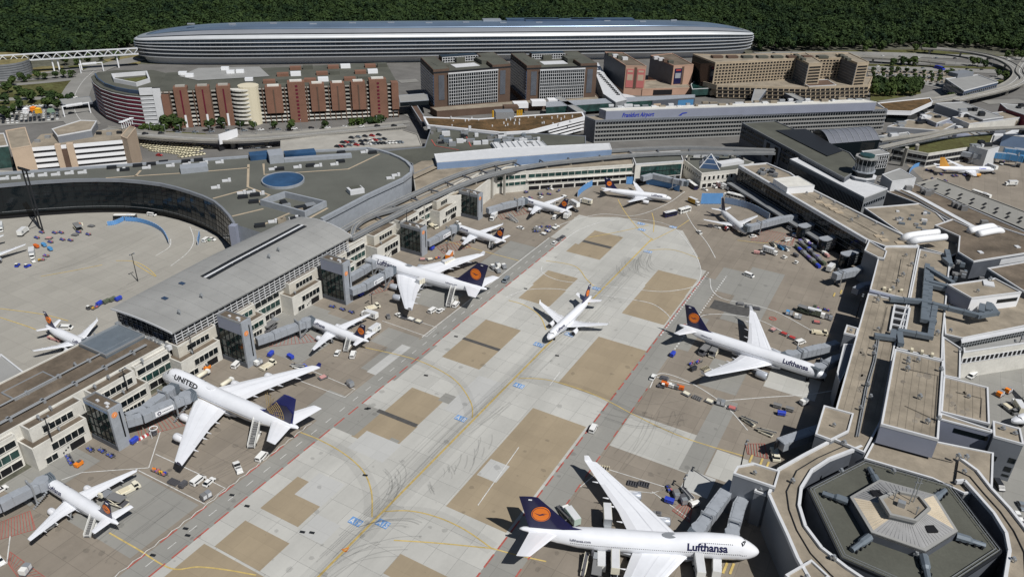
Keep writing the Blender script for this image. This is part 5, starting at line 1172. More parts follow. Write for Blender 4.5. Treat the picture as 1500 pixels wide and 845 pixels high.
# ---- parking deck with cars, roads, viaducts
dk2 = B('parking_deck', 'pale open parking deck with dark cars behind the great hall', [(411,226),(411,207),(470,200),(590,191),(612,198),(618,214),(540,219)],8, 'parking deck', 0, 'mid_wall', 'concrete', 'concrete', .6)
for pts, wd in [([(195,206),(260,213),(340,214),(400,210)],8),([(300,200),(420,193),(520,186),(600,178)],8),([(585,160),(610,172),(640,186)],10),([(-60,168),(40,160),(100,152),(130,148)],9),([(-60,186),(60,178),(130,172)],10),
                ([(125,185),(112,168),(108,152),(112,135),(124,117),(140,103),(170,93),(205,86)],22),([(100,168),(103,150),(107,133),(118,116),(130,104)],7),([(-60,150),(0,146),(60,144),(110,140)],10),([(-60,128),(20,124),(90,118),(130,112)],9),([(0,118),(50,116),(110,108)],7),
                ([(50,108),(90,104),(140,96),(190,90)],8),([(585,120),(612,118)],12),([(1110,80),(1250,79),(1400,83),(1530,88)],26),([(1130,76.5),(1270,79),(1340,86),(1420,94)],9),([(1270,90),(1380,93),(1500,97)],12),([(1270,100),(1380,102),(1470,106)],20),([(1275,110),(1350,112),(1400,118)],12),
                ([(1280,120),(1350,122),(1395,128),(1420,140)],14),([(1330,150),(1380,138),(1440,122),(1470,110)],9),([(1440,150),(1500,148)],14),([(1290,150),(1350,140),(1380,130),(1340,122)],8)]: road(pts, wd)
def viaduct(pts, z, wd, label, cat='viaduct', par=None, pil=5, mat='road_far', nm='viaduct'):
    r = root(nm, label, cat, tuple(G(*pts[0],0)))
    P = sm(pts, z); L = []
    for i, p in enumerate(P):
        d = (P[min(i+1, len(P)-1)]-P[max(i-1,0)]).normalized(); n = Vector((-d.y, d.x, 0)); a = p+n*wd/2; b = p-n*wd/2; L.append([(a.x, a.y, z),(b.x, b.y, z),(b.x, b.y, z-1.3),(a.x, a.y, z-1.3)])
    MB().loft(L).build('deck', mat, r)
    for s in (-1,1):
        Q = [[(q.x, q.y, z-1.0),(q.x, q.y, z+1.),((q2).x, (q2).y, z+1.),(q2.x, q2.y, z-1.)] for q, q2 in [((Vector(l[0])+(Vector(l[1])-Vector(l[0]))*(.5+s*.5)),(Vector(l[0])+(Vector(l[1])-Vector(l[0]))*(.5+s*.46))) for l in L]]
        MB().loft([[(Vector(x)+Vector((0,0,.003))) for x in q] for q in Q]).build('side_rail', 'concrete', r)
    MB().ribbon(P, .5, z+.03).build('lane_line', 'line_white', r)
    for i in range(2, len(P)-2, pil): MB().box((P[i].x, P[i].y, 0),(2.2,2.2, z-1.25)).build('pier', 'concrete', r)
    return r
viaduct([(1350,70),(1400,74),(1448,82),(1478,93),(1492,108),(1478,124),(1440,135),(1385,145),(1320,156)],7,11, 'curved motorway flyover sweeping round at the far right')
viaduct([(1500,92),(1493,105),(1500,118),(1470,131),(1400,147)],7.5,7, 'short flyover slip road joining the curve at the right edge')
viaduct([(1235,82),(1270,83.5),(1340,88),(1385,93)],6,8, 'straight grey bridge ramp over the motorway behind the hotel')
viaduct([(1290,217),(1350,204),(1420,191),(1520,186)],16,3, 'single concrete guideway of the elevated railway crossing the far right apron', 'railway', pil=60, mat='mid_wall', nm='railway_viaduct')
viaduct([(1290,206),(1350,198),(1400,190)],15,3, 'branch guideway behind the single guideway at the far right', 'railway', pil=60, mat='mid_wall', nm='railway_viaduct')
for a, b, lb in [((1321,243,0),(1329,216,15), 'slanting concrete pylon under the guideway, the left one of the pair'),((1339,238,0),(1344,212,15), 'slanting concrete pylon under the guideway, the right one of the pair')]: tag(MB().tube([G(*a), G(*b)],1.3,8).build('guideway_pylon', 'concrete'), lb, 'pylon', 'pylons under the guideway')
# roof sign on its frame beside the road, skyway bridges
rs = root('billboard', 'large blank white billboard on posts beside the road in front of the brick car park', 'billboard', tuple(G(336,212)))
a, b = G(322,212,5), G(349,203,5); MB().strip(Vector((a.x, a.y, 0)), Vector((b.x, b.y, 0)),5,12,-.4,.4).build('panel', 'white_paint', rs); MB().strip(Vector((a.x, a.y, 0)), Vector((b.x, b.y, 0)),0,5,-1.2,-.9).build('support', 'dark_metal', rs)
tb_ = root('truss_bridge', 'long white steel truss footbridge leading to the silver office building', 'footbridge', tuple(G(100,110)))
TA, TB = G(-60,94,12), G(203,79,12); d = (TB-TA).normalized(); n = Vector((-d.y, d.x, 0)); L = (TB-TA).length; K = 34
MB().box((*((TA+TB)/2).to_tuple()[:2],11.6),(L, 5,.7), math.atan2(d.y, d.x)).build('deck', 'white_metal', tb_); MB().box((*((TA+TB)/2).to_tuple()[:2],17),(L, 4.4,.5), math.atan2(d.y, d.x)).build('roof', 'white_metal', tb_)
for s in (-1,1):
    b = MB()
    for k in range(K): p, q = TA+d*(L*k/K)+n*s*2.4, TA+d*(L*(k+1)/K)+n*s*2.4; b.tube([(p.x, p.y, 12),(q.x, q.y, 17)] if k % 2 else [(p.x, p.y, 17),(q.x, q.y, 12)],.3,4)
    b.build('truss', 'white_paint', tb_)
for px in (26,70,78,111,168): k = (px+60)/263; p = TA+d*L*k; MB().tube([(p.x, p.y, 0),(p.x, p.y, 11.6)],.7,8).build('pier', 'white_paint', tb_)
st = root('station_building', 'round dark grey station building with a brown roof at the left edge', 'building', tuple(G(0,110)))
c = G(-8,86,14); P = [(c.x+32*math.cos(2*math.pi*k/28), c.y+26*math.sin(2*math.pi*k/28)) for k in range(28)]
MB().prism(P, 0,14, False).build('wall', 'mid_wall', st); MB().poly([(*p, 14) for p in P]).build('roof', 'dry_grass', st); 
for i in range(6): MB().loft([[(c.x+(p[0]-c.x)*k, c.y+(p[1]-c.y)*k, z) for p in P] for k, z in ((1.004,2+i*2),(1.012,2.5+i*2))], False).build('louvre_ring', 'grey_wall', st)
# ---- right-hand back area
B('blue_office', 'dark blue glass office with a white plant box, beside the flyover', [(1385,116),(1412,134),(1462,121),(1432,110)],12, 'office', 0, 'glass_blue', 'roof_grey')
bo = bpy.data.objects['blue_office']
for k in range(4): a, b = [Vector((*W2(p, 12),0)) for p in ((1385,116),(1412,134))]; MB().strip(a, b, 1.6+k*2.7,2.1+k*2.7,-.1,.3).build('floor_band', 'grey_wall', bo)
wallface(bo, (1412,134),(1462,121),12,[(2,3.6),(5,6.6),(8,9.6)],4, 'black', 'grey_wall', 1,1,1)
rbar((1395,113),(1418,110),12,4,10, 'roof_house', 'grey_wall', bo)
mh = B('moss_roof_hall', 'small hall with a rounded brown planted roof and white fascia at the right', [(1285,152),(1300,163),(1335,164),(1366,150),(1362,144)],10, 'terminal', 7, 'white_paint', 'roof_moss', 'white_paint', .6)
P = [(p.x, p.y) for p in GP([(1285,152),(1300,163),(1335,164),(1366,150),(1362,144)],10)]; MB().prism(inset(ccw(P),2),0,7, False).build('glass_wall', 'glass', mh[0])
for lab, pts, z, w_, rf in [('grey shed-roofed terminal annex with a row of roof lights at the right', [(1370,152),(1410,150),(1470,172),(1440,176)],11, 'grey_wall', 'roof_grey'),('tan flat-roofed annex with white boxes right of the office slab', [(1300,186),(1330,176),(1400,182),(1380,192)],9, 'grey_wall', 'roof_tan'),('grey box-shaped annex with a lilac wall at the right', [(1345,170),(1372,181),(1392,174),(1362,164)],12, 'lilac_wall', 'roof_tan'),
                         ('pale long annex below the shed roofs', [(1395,172),(1420,182),(1500,172),(1470,164)],9, 'white_wall', 'roof_tan'),('dark red and grey hall cut by the right edge', [(1465,152),(1475,160),(1540,182),(1540,158)],12, 'wine', 'roof_grey'),('white shallow-roofed shed at the right edge above the apron', [(1470,197),(1540,206),(1540,190),(1490,188)],9, 'blue_wall', 'white_metal'),
                         ('narrow grey terminal wing under the branch guideway', [(1268,202),(1274,209),(1335,200),(1330,194)],10, 'dark_wall', 'roof_grey'),('pale grey box on stilts beside the blue jet bridges', [(1421,214),(1447,221),(1464,216),(1438,210)],12, 'white_metal', 'roof_grey')]:
    r, _ = B('annex', lab, pts, z, 'building', 0, w_, rf, 'white_metal', .4)
    for k in range(6):
        u, v = random.random(), random.random(); q = G(*[pts[0][i]+(pts[1][i]-pts[0][i])*u*.8+(pts[-1][i]-pts[0][i])*v*.8 for i in (0,1)], z); MB().box((q.x, q.y, z-.1),(random.uniform(3,8),3, random.uniform(1,3)),.7).build('roof_unit', random.choice(['white_metal', 'steel', 'dark_metal']), r)
wg = B('banded_wing', 'white wing with two black window bands and a grass roof behind the far right apron', [(1310,217),(1360,226),(1450,212),(1456,196),(1380,204)],10, 'terminal', 0, 'white_wall', 'grassy', 'white_wall')
wallface(wg[0],(1310,217),(1360,226),10,[(5.8,8.4),(1.6,4.2)],3, 'black', 'mid_wall', .3,.3,.2); wallface(wg[0],(1360,226),(1450,212),10,[(5.8,8.4),(1.6,4.2)],3, 'black', 'mid_wall', .3,.3,.2)
for k in range(40):
    px, py = random.uniform(1300,1500),0; py = random.uniform(172,196) if px > 1330 else random.uniform(180,196); q = G(px, py, 6)
    if k < 26: MB().box((q.x, q.y, 0),(random.uniform(4,14), random.uniform(4,9), random.uniform(3,7)),.6+random.uniform(-.1,.1)).build('service_shed', random.choice(['white_metal', 'grey_wall', 'lilac_wall', 'roof_grey', 'roof_tan']), wg[0])
# skyway with a picture wall in front of the banner blocks
sw = B('skyway', 'narrow glazed skyway with a big dark picture wall in front of the banner blocks', [(800,150),(800,157),(1018,143),(1018,139),(900,144)],9, 'skyway', 3, 'glass_green', 'bridge_grey', 'bridge_grey', .2)
a, b = [Vector((*W2(p, 9),0)) for p in ((800,157),(1018,143))]; MB().strip(a+(b-a)*.7, b, 1,8.6,-.1,.6).build('picture_wall', 'dark_wall', sw[0]); MB().strip(a+(b-a)*.88, b-(b-a)*.01,2.4,7.6,.5,.72).build('picture', 'cyan', sw[0]); MB().strip(a+(b-a)*.71, a+(b-a)*.76,2.6,6,.5,.72).build('picture', 'pale_tan', sw[0])
tag(sheet('skyway_plaza', [(p.x, p.y) for p in GP([(896,150),(905,158),(922,157),(925,149),(905,144)],6)],6, 'white_paint'), 'round white glass canopy in the middle of the skyway', 'canopy')
o = bpy.data.objects['skyway_plaza']; o.name = 'round_canopy'; q = G(911,151,3); MB().prism([(q.x+13*math.cos(k*.524), q.y+9*math.sin(k*.524)) for k in range(12)],0,8.6, True).build('drum', 'white_metal', o)
gl = B('glass_canopy_hall', 'green glass hall with a small white gable in front of the hotel', [(1012,124),(1014,131),(1050,129),(1048,118),(1020,116)],8, 'building', 2, 'glass_green', 'glass_green', 'white_metal', .2)
lr = B('roof_gallery', 'long pale roof gallery with dark lights running between the grid office and the banner blocks', [(868,96),(884,138),(902,150),(918,146),(888,112),(876,92)],11, 'gallery', 0, 'mid_wall', 'white_metal', 'white_metal', .2)
for k in range(14): q = G(877+k*2.2,108+k*2.4,11); MB().box((q.x, q.y, 11),(3,1.6,.8),.4).build('roof_light', 'dark_metal', lr[0])
for lab, pts, z in [('dark sloping walkway roof from the hotel to the office slab', [(1106,128),(1100,150),(1108,152),(1124,130)],10),('blue-grey walkway roof beside the hotel podium', [(1140,132),(1172,148),(1180,146),(1146,130)],7),('grey walkway roof from the grid office to the office slab', [(812,143),(848,166),(858,164),(822,142)],9),('brown sloping walkway bridge right of the brick car park', [(600,152),(618,180),(626,178),(609,151)],8),('dark glass bridge between the brick car park and the grid office', [(584,140),(586,150),(628,147),(625,137)],12)]:
    B('walkway', lab, pts, z, 'walkway', z-3.5, 'glass' if 'glass' in lab else 'dark_wall', 'stone_brown' if 'brown' in lab else 'roof_grey', 'bridge_grey', .2)
pb_ = B('podium', 'brown stone podium under the two grid offices', [(630,158),(640,164),(880,146),(872,138),(760,148)],5, 'building', 0, 'stone_brown', 'roof_tan', 'stone_brown', .5)
for px, py in [(762,155),(788,152),(812,150),(748,160)]: q = G(px, py, 6); MB().box((q.x, q.y, 4.9),(12,8,4),.7).build('entrance_roof', 'white_paint' if px != 748 else 'stone_brown', pb_[0])
for k in range(5): q = G(722+k*3+(k > 1)*30,166-k*.3,5); MB().box((q.x, q.y, 0),(1,1,7)).build('yellow_duct', 'yellow', pb_[0])

# road furniture of the town side: gantries, lamp posts, lane lines
for (a, b), lb in [(((95,172),(133,166)), 'white sign gantry over the curving road left of the red car park, nearer one'),(((119,108),(152,105)), 'white sign gantry over the curving road left of the red car park, farther one')]:
    A, Bq = G(*a), G(*b); r = root('sign_gantry', lb, 'gantry', tuple(A),0, 'sign gantries'); MB().tube([(A.x, A.y, 0),(A.x, A.y, 8)],.45,6).build('post', 'white_paint', r); MB().tube([(Bq.x, Bq.y, 0),(Bq.x, Bq.y, 8)],.45,6).build('post', 'white_paint', r); d = Bq-A; MB().box((*((A+Bq)/2).to_tuple()[:2],8),(d.length+1,.7,.7), math.atan2(d.y, d.x)).build('beam', 'white_paint', r)
    for u in (.3,.6): p = A+d*u; MB().box((p.x, p.y, 7.2),(6,.3,2.2), math.atan2(d.y, d.x)).build('sign_board', 'white_metal', r)
tun = B('road_cover', 'dark flat road cover bridging the curving road left of the red car park', [(87,146),(92,154),(136,150),(132,142)],5, 'bridge', 3.5, 'dark_wall', 'roof_grey', 'grey_wall', .3)
for i, (px, py) in enumerate([(39,166),(50,164),(57,166)]): tag(MB().box((*G(px, py).to_tuple()[:2],0),(4,3.4,3.4),.5,.85).box((*G(px, py).to_tuple()[:2],3.4),(4,3.4,1),.5,.3).build('kiosk_tent', ['white_paint', 'orange', 'yellow'][i]),['white tent kiosk in the left car yard', 'orange tent kiosk in the left car yard', 'yellow tent kiosk in the left car yard'][i], 'tent', 'tents in the left car yard')
tag(MB().box((*G(75,165).to_tuple()[:2],0),(5,3.4,3),.5,.7).build('kiosk_tent', 'green'), 'green tent kiosk in the left car yard', 'tent', 'tents in the left car yard')
for pts in ([(125,185),(112,168),(108,152),(112,135),(124,117),(140,103)],[(190,196),(260,204),(340,207),(420,200),(500,193),(600,184)],[(1110,80),(1250,79),(1400,83),(1530,88)],[(1270,100),(1380,102),(1470,106)],[(1280,120),(1350,122),(1395,128),(1420,140)]):
    for off in (0,1.3,-1.3):
        o = MB().ribbon(sm([(x, y+off*(1 if abs(pts[0][0]-pts[-1][0]) > 60 else 0)) for x, y in pts],0),.35, up(.09)).build('lane_line', 'line_white'); o['kind'] = 'structure'
LP = None
for pts, lb in [([(200+22*k, 201-1.1*(k-5) if k > 5 else 201+k*.8) for k in range(18)], 'slim grey street lamp along the road before the brick car park'),([(1290+18*k, 96+k*.5) for k in range(11)], 'slim grey street lamp along the motorway at the right'),([(1285+14*k, 119+k*.6) for k in range(8)], 'slim grey street lamp by the planted car park')]:
    for x, y in pts:
        q = G(x, y)
        if LP is None: LP = root('street_lamp', lb, 'street lamp', (q.x, q.y, 0),0, 'street lamps'); MB().tube([(0,0,0),(0,0,10)],.14,5).build('post', 'steel', LP, True); MB().box((.7,0,9.9),(1.8,.35,.2)).build('lamp_head', 'white_metal', LP, True); freeze(LP)
        else: dup(LP, (q.x, q.y, 0), random.uniform(0,6), lb, 'street lamps')
viaduct([(150,190),(200,196),(260,201),(340,204),(415,200),(500,192),(592,183)],6.5,12, 'raised road on pillars running in front of the brick car park', 'raised road', pil=4)
# ================================================================ airliners (nose towards +x, nose tip at x = 0, so everything lies at x < 0)
def lerp(tab, x):
    if x <= tab[0][0]: return tab[0][1]
    for (a, p),(b, q) in zip(tab, tab[1:]):
        if x <= b: return p+(q-p)*(x-a)/(b-a)
    return tab[-1][1]
M('air_white', (.76,.775,.81),.3,0,.04,.25, spec=.55); M('air_belly', (.5,.52,.56),.35); M('air_silver', (.7,.71,.73),.3); M('nacelle', (.45,.48,.53),.35,.2); M('nacelle_white', (.72,.73,.76),.35)
M('fin_navy', (.008,.009,.055),.3, spec=.5); M('emblem_orange', (.82,.2,.015),.45); M('united_blue', (.012,.02,.16),.3); M('united_gold', (.4,.29,.13),.5); M('flap_grey', (.66,.67,.7),.4); M('fan', (.03,.03,.035),.35,.5); M('logo_navy', (.01,.012,.06),.5)
M('condor_yellow', (.6,.3,.06),.45)
SPEC = {
 'jumbo': dict(L=69.2, R=3.25, zc=5.2, span=64.4, r=(20.4,36.2), k=(12.4,28.3,39.6), t=(46., 49.6), eng=((11.7,1.38,5.7),(20.9,1.38,5.7)), fin=(52.5,66.2,64.2,69.6,19.6), stab=(57.5,66.3,65.6,69.4,11.2), zw=(3.5,6.4), gear=(7.8,33,5.4)),
 'wide': dict(L=62.5, R=2.82, zc=5.2, span=60.3, r=(20.4,33.6), k=(9.6,25.1,34.6), t=(38.2,40.8), eng=((9.4,1.62,6.2),), fin=(48.5,58.6,56.9,61.2,17.2), stab=(53,59.6,58.4,61,9.7), zw=(3.6,6.8), gear=(6.6,31.5,5.2)),
 'narrow': dict(L=37.6, R=2.0, zc=3.7, span=34.1, r=(12.2,18.8), k=(6.3,14.5,18.9), t=(20.2,21.8), eng=((5.75,1.08,4.2),), fin=(28.3,34.7,33.4,36.2,12.0), stab=(30.9,35,34.1,35.9,6.2), zw=(2.7,4.6), gear=(5,17.9,3.8)),
}
JT = dict(zt=[(0,-.6),(.25,.0),(.7,.5),(1.5,1.2),(3,2.3),(4.2,3.0),(5.4,3.9),(6.6,4.35),(9,4.6),(16,4.6),(20,4.2),(24,3.55),(28,3.25),(48,3.25),(58,3.15),(64,2.9),(68,2.6),(69.2,2.25)],
          zb=[(0,-.8),(.25,-1.4),(.7,-1.8),(1.5,-2.25),(3,-2.75),(5,-3.1),(8,-3.3),(46,-3.3),(52,-2.6),(58,-1.1),(64,.6),(68,1.6),(69.2,1.95)],
          w=[(0,.1),(.25,.65),(.7,1.1),(1.5,1.65),(3,2.3),(5,2.85),(8,3.18),(11,3.25),(46,3.25),(52,3.),(58,2.3),(64,1.35),(68,.7),(69.2,.2)])
def stdprof(L, R):
    zt = [(0,-.28),(.08,-.1),(.25,.1),(.6,.34),(1., .55),(1.35,.76),(1.8,.9),(2.6,.985),(3.4,1)]; zb = [(0,-.36),(.08,-.52),(.25,-.64),(.6,-.78),(1.2,-.91),(2.2,-.99),(3,-1)]; w = [(0,.04),(.08,.22),(.25,.4),(.6,.6),(1.2,.8),(2.2,.95),(3.2,1)]
    T = L/R
    zt += [(T-6,1),(T-3,.96),(T-1.2,.86),(T-.3,.74),(T, .62)]; zb += [(T-7.2,-1),(T-5.6,-.84),(T-3.6,-.42),(T-1.6,.12),(T-.3,.42),(T, .52)]; w += [(T-7,1),(T-5,.93),(T-3,.68),(T-1.2,.38),(T-.3,.2),(T, .06)]
    return {k: [(a*R, b*R) for a, b in q] for k, q in (('zt', zt),('zb', zb),('w', w))}
def airliner(kind, livery, nose, tail, zs, label, L=None, span=None, group=None, textside=1, gearz=0.):
    S = SPEC[kind]; L0 = S['L']; L = L or L0; span = span or S['span']; kx = L/L0; ky = span/S['span']; R_ = S['R']; zc = S['zc']
    N, T = G(*nose, zs[0]), G(*tail, zs[1]); d = Vector((N.x-T.x, N.y-T.y, 0)).normalized(); mid = (N+T)/2; c = Vector((mid.x, mid.y, 0))+d*L/2
    r = root('airliner', label, 'airliner', (c.x, c.y, 0), math.atan2(d.y, d.x), group)
    pr = JT if kind == 'jumbo' else stdprof(L0, R_)
    def sec(x): 
        x = x/kx; return lerp(pr['w'], x), zc+lerp(pr['zt'], x), zc+lerp(pr['zb'], x)
    def S_(x, th, off=0., side=1):
        w, zt, zb = sec(x); zm = zc if zb < zc-.2 else (zt+zb)/2
        if kind == 'jumbo' and x < 6: zm = zc-.4
        h = (zt-zm) if th > 0 else (zm-zb); return Vector((-x, side*(w+off)*math.cos(th), zm+(h+off)*math.sin(th)))
    xs = sorted({a*kx for t_ in pr.values() for a, _ in t_}); fine = []
    for a, b in zip(xs, xs[1:]):
        n = max(1, int((b-a)/3)); fine += [a+(b-a)*k/n for k in range(n)]
    fine.append(xs[-1]); n = 28; m = MB()
    m.loft([[S_(x, math.asin(max(-1, min(1, math.sin(2*math.pi*k/n)))),0,1 if math.cos(2*math.pi*k/n) >= 0 else -1) for k in range(n)] for x in fine])
    lufth = livery in ('lh', 'united'); body = 'air_silver' if livery == 'silver' else 'air_white'
    fu = m.build('fuselage', body, r, True, True)
    fu.data.materials.append(MATS['air_belly'])
    if lufth:
        for p in fu.data.polygons:
            if p.center.z < zc-R_*(.42 if livery == 'lh' else .3) and -p.center.x > R_: p.material_index = 1
    MB().loft([[(-x*kx, y, z) for y, z in ((-R_*.95*f, zc-R_*.7),(-R_*.8*f, zc-R_*(1+.12*f)),(R_*.8*f, zc-R_*(1+.12*f)),(R_*.95*f, zc-R_*.7))] for x, f in ((S['r'][0]-3,.7),(S['r'][0],1.05),(S['r'][1],1.08),(S['r'][1]+4,.7))]).build('belly_fairing', 'air_belly' if lufth else body, r, True)
    # windows
    wm = MB(); pit = .53 if kind != 'narrow' else .55
    rows = [(R_*2.0 if kind != 'jumbo' else 4.2, L-R_*4.6,.16)]
    if kind == 'jumbo': rows.append((8.5,17.5,.86))
    for x0, x1, th in rows:
        x = x0
        while x < x1:
            for s in (1,-1):
                a = .34/ R_*.55
                wm.add([S_(x, th-a/2,.025, s), S_(x+.25, th-a/2,.025, s), S_(x+.25, th+a/2,.025, s), S_(x, th+a/2,.025, s)],[(0,1,2,3)])
            x += pit
    wm.build('cabin_windows', 'glass', r, True, kind='stuff')
    # windscreen: dark panes wrapped round the brow
    bx, tz, dz_ = (4.35,3.25,.75) if kind == 'jumbo' else (R_*.95*kx, R_*.42, R_*.3)
    for s in (1,-1):
        for j in range(3):
            q = []
            for a, hh in ((j, 0),(j+.86,0),(j+.86,1),(j, 1)):
                x = bx+(a*.42+hh*.28)*R_*.36; w, zt, zb = sec(x); z = zc+tz+dz_*hh-a*.04*R_; zm = zc if zb < zc-.2 else (zt+zb)/2
                if kind == 'jumbo' and x < 6: zm = zc-.4
                th_ = math.asin(max(-1, min(.985,(z-zm)/(zt-zm)))); y_ = (w+.03)*math.cos(th_); lim = (.06+a*.34)*w
                q.append(Vector((-x-.0, s*min(y_, lim), zm+(zt-zm+.04)*math.sqrt(max(0,1-(min(y_, lim)/(w+.03))**2)))))
            MB().add(q, [(0,1,2,3)]).build('cockpit_window', 'glass', r, True)
    for u in ((.08,.29,.42,.62,.83) if kind != 'narrow' else (.13,.86)):
        x = u*L; wd = 1.05 if kind != 'narrow' else .8
        for s in (1,-1): MB().add([S_(x, -.2,.02, s), S_(x+wd, -.2,.02, s), S_(x+wd, .45,.02, s), S_(x, .45,.02, s)],[(0,1,2,3)]).build('door', 'flap_grey', r, True)
    # wings
    (r0, r1),(kyy, k0, k1),(t0, t1) = S['r'], S['k'], S['t']; yr = R_*.75; yt = S['span']/2; zr, zt_ = S['zw']
    def foil(x0, x1, y, z, th):
        ch = x1-x0; return [(-(x0+ch*a)*kx, y*ky, z+th*ch*b) for a, b in ((0,0),(.06,.035),(.25,.06),(.6,.045),(1,0),(.6,-.03),(.25,-.045),(.06,-.03))]
    zk = zr+(zt_-zr)*((kyy-yr)/(yt-yr))*.8
    lex = lambda y: k0+(t0-k0)*(y-kyy)/(yt-kyy) if y > kyy else r0+(k0-r0)*(y-yr)/(kyy-yr)
    tex = lambda y: k1+(t1-k1)*(y-kyy)/(yt-kyy) if y > kyy else r1+(k1-r1)*(y-yr)/(kyy-yr)
    wz = lambda y: zk+(zt_-zk)*(y-kyy)/(yt-kyy) if y > kyy else zr+(zk-zr)*(y-yr)/(kyy-yr)
    wcol = 'air_white' if livery != 'silver' else 'air_silver'
    for s in (1,-1):
        ring = [foil(r0-1.2, r1+.2, s*yr*.4, zr-.1,1.1), foil(r0, r1, s*yr, zr, 1.0), foil(k0, k1, s*kyy, zk, .85)]+[foil(lex(y), tex(y), s*y, wz(y),.75) for y in (kyy+(yt-kyy)*.5, yt*.985)]+[foil(t0+.5*(t1-t0), t1, s*yt, zt_+.1,.5)]
        w_ = MB().loft(ring).build('wing', wcol if livery != 'united' else 'air_white', r, True)
        ws = MB(); ws.loft([[(-(tex(y)-f*(tex(y)-lex(y)))*kx, s*y*ky, wz(y)+h) for f, h in ((.01,.05),(.19,.05+.035*(tex(y)-lex(y))))] for y in (yr+.6, kyy, yt*.7)], False, False); ws.build('flap', 'flap_grey', w_, True)
        for f in (.84,.5): MB().loft([[(-(tex(y)-g*(tex(y)-lex(y)))*kx, s*y*ky, wz(y)+.06+.06*.9*(tex(y)-lex(y))*(1 if kind == 'jumbo' else .95)*(1-abs(g-.6)*.55)) for g in (f, f+.012)] for y in (yr+1.5, kyy, yt*.93)], False, False).build('panel_line', 'flap_grey', w_, True)
        if kind != 'narrow' or livery == 'lh':
            hgt = 1.7 if kind == 'jumbo' else 1.9 if kind == 'wide' else .9
            MB().loft([foil(t0+.3*(t1-t0), t1, s*(yt-.05), zt_, .5),[(-(t0+.3*(t1-t0)+a*(t1-t0)*.8+hgt*.75)*kx, s*(yt+hgt*.28)*ky, zt_+hgt+b*.1) for a, b in ((0,0),(.03,.6),(.12,1),(.3,.8),(.5,0),(.3,-.5),(.12,-.8),(.03,-.5))]]).build('winglet', 'united_blue' if livery == 'united' else wcol, w_, True)
        for y in (kyy*.72, kyy*1.18, yt*.55, yt*.74) if kind != 'narrow' else (kyy*.75, yt*.5, yt*.72):
            x = tex(y); z = wz(y); lf = .8 if kind == 'narrow' else 1.4
            MB().tube([(-(x-2.2*lf)*kx, s*y*ky, z-.35*lf),(-(x-.8*lf)*kx, s*y*ky, z-.5*lf),(-(x+1.3*lf)*kx, s*y*ky, z-.2*lf)],.3*lf, 6, rs=[.1*lf, .3*lf, .06*lf]).build('flap_fairing', wcol, w_, True)
        for (ey, er, el) in S['eng']:
            x0 = lex(ey)-er*2.9; z = wz(ey)-er*1.45; Q = lambda x: (-(x)*kx, s*ey*ky, z)
            red = livery == 'silver' and s == -1
            nm = 'red' if red else {'united': 'nacelle_white', 'condor': 'condor_yellow', 'silver': 'nacelle_white', 'plain': 'nacelle', 'lh': 'nacelle' if kind != 'narrow' else 'nacelle_white'}[livery]
            e = MB().tube([Q(x0+.0), Q(x0+.25), Q(x0+el*.3), Q(x0+el*.62), Q(x0+el*.75)], er, 18, True, [er*.86, er*.98, er*1.03, er*.9, er*.74]).build('engine', nm, r, True, True)
            MB().tube([Q(x0-.03), Q(x0-.01)], er*.8,18).build('fan', 'fan', e, True)
            MB().tube([Q(x0-.04), Q(x0+.12)], er, 18, False, [er*.84, er*.99]).build('intake_lip', 'steel', e, True, True)
            MB().tube([Q(x0+el*.74), Q(x0+el*.92), Q(x0+el*1.12)], er, 12, True, [er*.56, er*.46, er*.1]).build('exhaust', 'dark_metal', e, True)
            m = MB(); xa, xb = x0+el*.12, lex(ey)+2.6
            m.loft([[(-(xa)*kx, s*ey*ky+b, z+er*.95) for b in (-.1,.1)]+[(-(xa+el*.25)*kx, s*ey*ky+b, z+er*1.15) for b in (.16,-.16)],[(-(xb)*kx, s*ey*ky+b, z+er*.6) for b in (-.15,.15)]+[(-(xb)*kx, s*ey*ky+b, wz(ey)-.02) for b in (.16,-.16)]]); m.build('pylon', wcol, e, True)
    # tail
    f0, f1, g0_, g1_, fz = S['fin']; zf = zc+lerp(pr['zt'], f0+2)-.35; zf1 = zc+lerp(pr['zt'], f1)-.5
    fcol = {'lh': 'fin_navy', 'united': 'united_blue', 'condor': 'condor_yellow', 'silver': 'fin_navy', 'plain': 'air_white'}[livery]
    th = .55 if kind != 'narrow' else .34
    def fsec(x0, x1, z0, z1, t): return [(-(x0+(x1-x0)*a)*kx, t*b, z0+(z1-z0)*a) for a, b in ((0,0),(.1,.5),(.35,1),(.7,.7),(1,0),(.7,-.7),(.35,-1),(.1,-.5))]
    fin = MB().loft([fsec(f0-3*R_/3.2, f1, zf, zf1, th*.9), fsec(f0+(g0_-f0)*.1, f1+(g1_-f1)*.1, zf+(fz-zf)*.1, zf1+(fz-zf1)*.1, th*.85), fsec(g0_, g1_, fz, fz, th*.4)]).build('tail_fin', fcol, r, True)
    def fpt(u, v):  # u 0..1 chordwise, v 0..1 up
        a0, a1 = f0+(g0_-f0)*v, f1+(g1_-f1)*v; return Vector((-(a0+(a1-a0)*u)*kx, 0,(zf+zf1)/2+(fz-(zf+zf1)/2)*v))
    ce = fpt(.5,.5); er = (fz-zf)*.235
